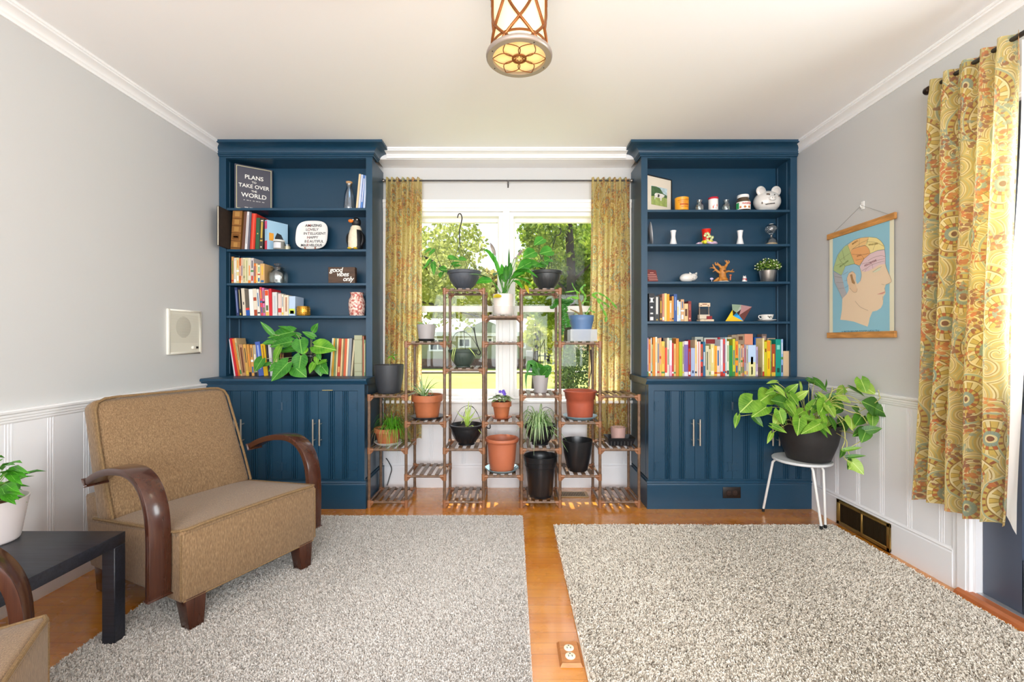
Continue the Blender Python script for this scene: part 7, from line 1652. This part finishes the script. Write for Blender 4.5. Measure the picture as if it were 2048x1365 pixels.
wall_text('A PICTURE OF GOOD HEALTH', .020, 1720, 664, '#5a8a9a'); wall_text('PERCEPTIVE', .016, 1743, 527, '#9a6a70', .22); wall_text('REFLECTIVE', .012, 1748, 489, '#a08a50', -.1); wall_text('PROPELLING', .013, 1690, 528, '#7a8a50', .35); wall_text('MORAL', .014, 1712, 485, '#a87a40', .3); wall_text('VITAL', .012, 1720, 512, '#a06a40', .1)
m = MB(); hk = R(1722.7, 411); m.tube([V(PXW+.004, 2.77, z1-.004), hk], .0009, 5).tube([V(PXW+.004, 2.345, z1-.004), hk], .0009, 5); m.build('string', mat('#8e8c88', .7), t)
single(MB().box(XR-.006, XR-.0005, hk.y-.010, hk.y+.010, hk.z-.022, hk.z+.022).tube([V(XR-.005, hk.y, hk.z-.008), V(XR-.016, hk.y, hk.z-.010), V(XR-.017, hk.y, hk.z+.002)], .003, 6), 'adhesive_hook', mat('#f4f4f2', .35), 'small white stick-on hook carrying the head chart\'s string', 'hook', loc=(XR, hk.y, hk.z), bevel=(.002, 1))
# ------------------------------------------------------------------ wall intercom
t = thing('intercom', 'cream wall intercom panel with a speaker grille beside the blue bookcase', 'intercom', (XL, 2.788, 1.14))
MIV = mat('#ece8dc', .4); ya, yb_, za, zb_ = 2.645, 2.931, 1.008, 1.2765
m = MB()
for (a, c, e, g_) in ((ya, ya+.014, za, zb_), (yb_-.014, yb_, za, zb_), (ya+.014, yb_-.014, za, za+.012), (ya+.014, yb_-.014, zb_-.012, zb_)): m.box(XL, XL+.014, a, c, e, g_)
m.build('frame', MIV, t, bevel=(.002, 1)); MB().box(XL, XL+.009, ya+.014, yb_-.014, za+.012, zb_-.012).build('panel', mat('#e6e2d4', .5), t)
m = MB()
for k in range(24): zz = 1.078+k*.0072; m.box(XL+.009, XL+.0100, ya+.03, yb_-.03, zz, zz+.0030)
m.build('grille_louver', mat('#d6d2c4', .5), t)
m = MB().lathe([(0, .0094), (.062, .0094), (.064, .009)], (XL, 2.775, 1.172), 32, M=Matrix.Rotation(PI/2, 3, 'Y')); m.build('speaker_cone', mat('#c2beb0', .6), t, smooth=True)
MB().lathe([(0, .022), (.009, .022), (.010, .018), (.010, .009)], (XL, 2.852, 1.046), 20, M=Matrix.Rotation(PI/2, 3, 'Y')).build('knob', MIV, t, smooth=True)
MB().box(XL+.009, XL+.013, 2.885, 2.900, 1.040, 1.053).build('switch', M_DARKP, t); MB().box(XL+.009, XL+.0125, 2.862, 2.868, 1.042, 1.052).build('pointer', M_DARKP, t)
# ------------------------------------------------------------------ neighbour's house across the lawn
HYY = 35.0
def Hx(px): return Xp(px, HYY)
def Hz(py): return Zp(py, HYY)
t = thing('house', 'olive-sided single-storey house with pale roof and brick skirt across the lawn', 'house', (-4, HYY, GZ))
x0, x1 = -11.0, 1.5; ez, rz_ = Hz(667), Hz(646)
MB().box(x0, x1, HYY, HYY+7, Hz(718), ez).build('siding', mat('#a3a282', .8, noise=(3, .06)), t)
MB().box(x0-.03, x1+.03, HYY-.05, HYY+7, GZ, Hz(718)).build('brick_skirt', mat('#8a6a5c', .85, noise=(6, .25)), t)
m = MB().prism([V(x0-.4, HYY-.5, ez), V(x0-.4, HYY+3.6, rz_+.5), V(x0-.4, HYY+7.6, ez)], (x1-x0+.8, 0, 0)); m.build('roof', mat('#c9c6c4', .8, noise=(9, .08)), t)
MB().box(x0-.45, x1+.45, HYY-.62, HYY-.5, ez-.22, ez+.10).build('fascia', M_WHITE, t)
m = MB().prism([V(Hx(918), HYY-.75, ez+.02), V(Hx(1032), HYY-.75, ez+.02), V(Hx(972), HYY-.75, Hz(641))], (0, 4.2, 0)); m.build('gable', mat('#9aa08a', .8), t)
for (a, c, e, g_) in ((858, 893, 677, 703), (916, 942, 676, 696), (974, 986, 675, 690), (1040, 1052, 677, 697)):
    m = MB(); X0, X1, Z0, Z1 = Hx(a), Hx(c), Hz(g_), Hz(e); w = .13
    m.box(X0, X0+w, HYY-.08, HYY, Z0, Z1).box(X1-w, X1, HYY-.08, HYY, Z0, Z1).box(X0+w, X1-w, HYY-.08, HYY, Z0, Z0+w).box(X0+w, X1-w, HYY-.08, HYY, Z1-w, Z1)
    if c-a > 20: m.box((X0+X1)/2-.05, (X0+X1)/2+.05, HYY-.08, HYY, Z0+w, Z1-w)
    f = m.build('window', M_WHITE, t); MB().box(X0+w, X1-w, HYY-.03, HYY-.01, Z0+w, Z1-w).build('pane', mat('#5c6068', .15), f)
m = MB().box(Hx(1050), Hx(1067), 31.9, 32.5, GZ, Zp(702, 32)); 
single(m, 'utility_cabinet', mat('#a8a49c', .6), 'grey box-shaped cabinet at the roadside beyond the orchid', 'cabinet', loc=(Hx(1058), 32, GZ), bevel=(.03, 1))
# ------------------------------------------------------------------ trees and shrubs
def leafy(nm, c1, c2, c3, trans=.5):
    q = NT(nm); n = q.noise(q.coord('Object'), .9, 3); n2 = q.noise(q.coord('Object'), 7, 2)
    col = q.ramp(n2.outputs['Fac'], [(.32, c1), (.5, c2), (.68, c3)]); col = q.mix(.25, col, q.ramp(n.outputs['Fac'], [(.35, c1), (.65, c3)]))
    b2 = q.pbr(col, .6, spec=.2); tr = q.add('ShaderNodeBsdfTranslucent'); q.link(col, tr.inputs[0]); mx = q.add('ShaderNodeMixShader'); mx.inputs[0].default_value = trans
    q.link(b2, mx.inputs[1]); q.link(tr.outputs[0], mx.inputs[2]); return q.done(mx.outputs[0])
M_BARK = mat('#4c4038', .9, noise=(12, .3)); M_BARK2 = mat('#5b5046', .9, noise=(12, .3))
LF_A = leafy('leaf_pale', '#8a9648', '#b4bb66', '#d8d68e'); LF_B = leafy('leaf_green', '#4c7028', '#86a03c', '#bcc65a'); LF_C = leafy('leaf_grey_green', '#3f5230', '#5f7444', '#8a9a66', .35); LF_D = leafy('leaf_gold', '#8a8a34', '#c2b45a', '#ddcc80')  # LF_C is a darker, greyer green foliage
def foliage(blobs, n, size, seed, flat=.6):
    g = np.random.default_rng(seed); tot = sum(b_[3] for b_ in blobs); V4 = []
    for (c, r, dens, wgt) in blobs:
        k = max(8, int(n*wgt/tot)); d = g.normal(size=(k, 3)); d /= np.linalg.norm(d, axis=1)[:, None]
        rad = g.uniform(.25, 1, k)**(1/2.2); p = np.array(c)+d*rad[:, None]*np.array(r)
        # knock holes into the crown so sky shows between the clumps
        keep = (np.sin(p[:, 0]*dens+seed)+np.sin(p[:, 1]*dens*.9+1.7*seed)+np.sin(p[:, 2]*dens*1.1+.6*seed)+g.normal(0, .5, k)) > -.55
        V4.append(p[keep])
    p = np.concatenate(V4); k = len(p)
    a = g.normal(size=(k, 3)); a /= np.linalg.norm(a, axis=1)[:, None]; b_ = g.normal(size=(k, 3)); b_[:, 2] *= .4; b_ = np.cross(a, b_); b_ /= np.linalg.norm(b_, axis=1)[:, None]
    s = size*g.uniform(.6, 1.3, k)[:, None]
    v = np.empty((k, 4, 3), np.float32); v[:, 0] = p-a*s*.6; v[:, 1] = p+b_*s*.36; v[:, 2] = p+a*s*.6; v[:, 3] = p-b_*s*.36
    return v
def tree(label, base, trunk, blobs, n, size, seed, leaf, name='tree', bark=None, group=None, branches=()):
    t = thing(name, label, 'tree' if name == 'tree' else 'shrub', base, 0, group)
    if trunk:
        m = MB(); m.tube(spline([Vector(p) for p, r in trunk], 4), [lerp(trunk[min(i//4, len(trunk)-1)][1], trunk[min(i//4+1, len(trunk)-1)][1], (i % 4)/4) for i in range(4*(len(trunk)-1)+1)], 10)
        m.build('trunk', bark or M_BARK, t, smooth=True)
        for pts, r in branches: MB().tube(spline([Vector(q) for q in pts], 4), [lerp(r, r*.25, i/(4*(len(pts)-1))) for i in range(4*(len(pts)-1)+1)], 7).build('branch', bark or M_BARK, t, smooth=True)
    v = foliage(blobs, n, size, seed); v -= np.array(base, np.float32); k = len(v)
    me = bpy.data.meshes.new('crown'); me.vertices.add(k*4); me.vertices.foreach_set('co', v.ravel()); me.loops.add(k*4); me.loops.foreach_set('vertex_index', np.arange(k*4, dtype=np.int32))
    me.polygons.add(k); me.polygons.foreach_set('loop_start', np.arange(0, k*4, 4, dtype=np.int32)); me.polygons.foreach_set('loop_total', np.full(k, 4, np.int32)); me.materials.append(leaf); me.update(calc_edges=True)
    o = bpy.data.objects.new('foliage', me); COL.objects.link(o); o.parent = t; return t
GT = 'trees outside the window'
tree('pale airy tree with slanting branches outside the first window, behind the hooked hanging bowl', (-4.6, 13, GZ), [((-4.6, 13, GZ), .22), ((-4.4, 13, 1.5), .18), ((-4.0, 13, 3.4), .13), ((-3.4, 12.8, 5.6), .07)],
     [((-2.4, 13, 4.0), (1.5, 1.6, 1.2), 1.6, 5), ((-1.7, 13, 2.6), (1.2, 1.3, .8), 2.0, 3), ((-3.0, 12.5, 2.4), (1.0, 1.2, 1.0), 1.8, 3), ((-1.4, 13.4, 3.9), (.7, 1.2, .6), 2.2, .7), ((-.55, 13, 4.9), (.9, 1, .35), 3, .25), ((-2.6, 13, 1.55), (1.6, 1, .45), 2, 1.6)], 8000, .13, 3, LF_A, group=GT,
     branches=[([(-4.1, 13, 3.0), (-3.0, 12.8, 3.5), (-2.2, 12.6, 3.3), (-1.5, 12.5, 2.7)], .07), ([(-4.3, 13, 2.2), (-3.2, 12.8, 2.3), (-2.2, 12.6, 2.1), (-.9, 12.5, 1.75)], .05), ([(-3.9, 13, 3.6), (-2.8, 12.9, 4.3), (-2.0, 12.8, 4.9)], .05), ([(-2.6, 12.7, 3.45), (-2.2, 12.6, 2.8), (-2.0, 12.6, 2.4)], .03), ([(-4.2, 13, 2.5), (-3.2, 12.6, 1.9), (-2.3, 12.5, 1.5)], .04)])
tree('dense green tree with a dark upright trunk in the second window', (1.85, 15, GZ), [((1.85, 15, GZ), .20), ((1.88, 15, 1.5), .165), ((1.95, 15, 3.4), .145), ((1.80, 15, 5.6), .12)],
     [((1.6, 16, 4.2), (1.8, 1.5, 1.5), 1.6, 6), ((3.0, 16, 3.2), (1.4, 1.5, 1.5), 1.8, 4), ((.9, 15.8, 3.0), (.9, 1.2, .9), 2, 2.4), ((2.2, 16.5, 2.2), (1.5, 1.2, .8), 2, 3), ((1.0, 14.6, 4.6), (.8, .8, .6), 2.4, 1.0)], 11000, .17, 5, LF_B, group=GT,
     branches=[([(1.95, 15, 3.0), (2.6, 14.8, 3.6), (3.3, 14.8, 3.8)], .06), ([(1.92, 15, 2.6), (1.2, 14.9, 3.3), (.7, 14.9, 3.6)], .05)])
tree('yellow-green young tree behind the orchid, beside the roadside cabinet', (1.0, 20, GZ), [((1.0, 20, GZ), .16), ((1.05, 20, .8), .12), ((1.1, 20, 2.0), .08)], [((1.5, 20, 1.9), (.9, .9, .8), 2, 3), ((1.7, 20, .9), (.9, .9, .7), 2, 3), ((1.1, 19.8, 1.3), (.7, .7, .5), 2.4, 1.6), ((2.1, 20.5, 0), (.8, .8, .8), 2, 2)], 5200, .16, 8, leafy('leaf_lime', '#869434', '#bcc250', '#dcd878'), group=GT)
tree('grey-green clipped bush close to the window, behind the red terracotta pot', (1.62, 9.2, GZ), None, [((1.45, 9.3, .1), (.55, .7, 1.15), 5, 4), ((2.0, 9.5, .1), (.5, .7, 1.1), 5, 3)], 9000, .06, 9, LF_C, name='bush')
tree('thin grey-trunked tree beside the clipped bush', (1.98, 10.5, GZ), [((1.98, 10.5, GZ), .06), ((2.02, 10.5, .6), .055), ((1.98, 10.5, 2.0), .05), ((2.1, 10.5, 3.5), .04)], [((2.4, 10.8, 3.6), (.8, .8, .8), 2, 1)], 900, .13, 12, LF_B, group=GT, bark=M_BARK2)
for i, (x, y, h, w_, leaf, lab, sc__) in enumerate((tuple(e)+((1, 1.25, 1.5, 1.02, 1.4, 1, 1.28, 1.0)[j],) for j, e in enumerate(((-14, 47, 11, 4.5, LF_B, 'tall green tree behind the house, farthest towards the first curtain'), (-8.6, 49, 13, 4.2, LF_A, 'pale tree behind the house roof, second from the first curtain'), (-5.2, 55, 8.0, 3.4, LF_C, 'low grey-green tree right behind the house ridge'), (-3.0, 50, 9.0, 3.2, LF_D, 'golden-tinged tree behind the house gable'),
    (.6, 49, 8.6, 3.0, LF_D, 'golden thin tree showing beside the window mullion'), (3.6, 47, 12, 3.6, LF_A, 'tall pale tree at the far side of the street'), (7.6, 45, 13, 4.5, LF_B, 'tall green tree beyond the dense dark-trunked one'), (12.6, 47, 12, 4.6, LF_B, 'far green tree behind the second curtain'))))):
    x *= sc__; y *= sc__; h *= sc__; w_ *= sc__
    tree(lab, (x, y, GZ), [((x, y, GZ), .35), ((x+.2, y, h*.3), .28), ((x, y, h*.6), .16)], [((x, y, h*.62), (w_, w_*.8, h*.38), .7, 5), ((x-w_*.5, y, h*.36), (w_*.7, w_*.6, h*.24), .9, 2.5), ((x+w_*.5, y+1, h*.34), (w_*.7, w_*.6, h*.24), .9, 2.5)], 6500, .62*sc__, 20+i, leaf, group=GT)
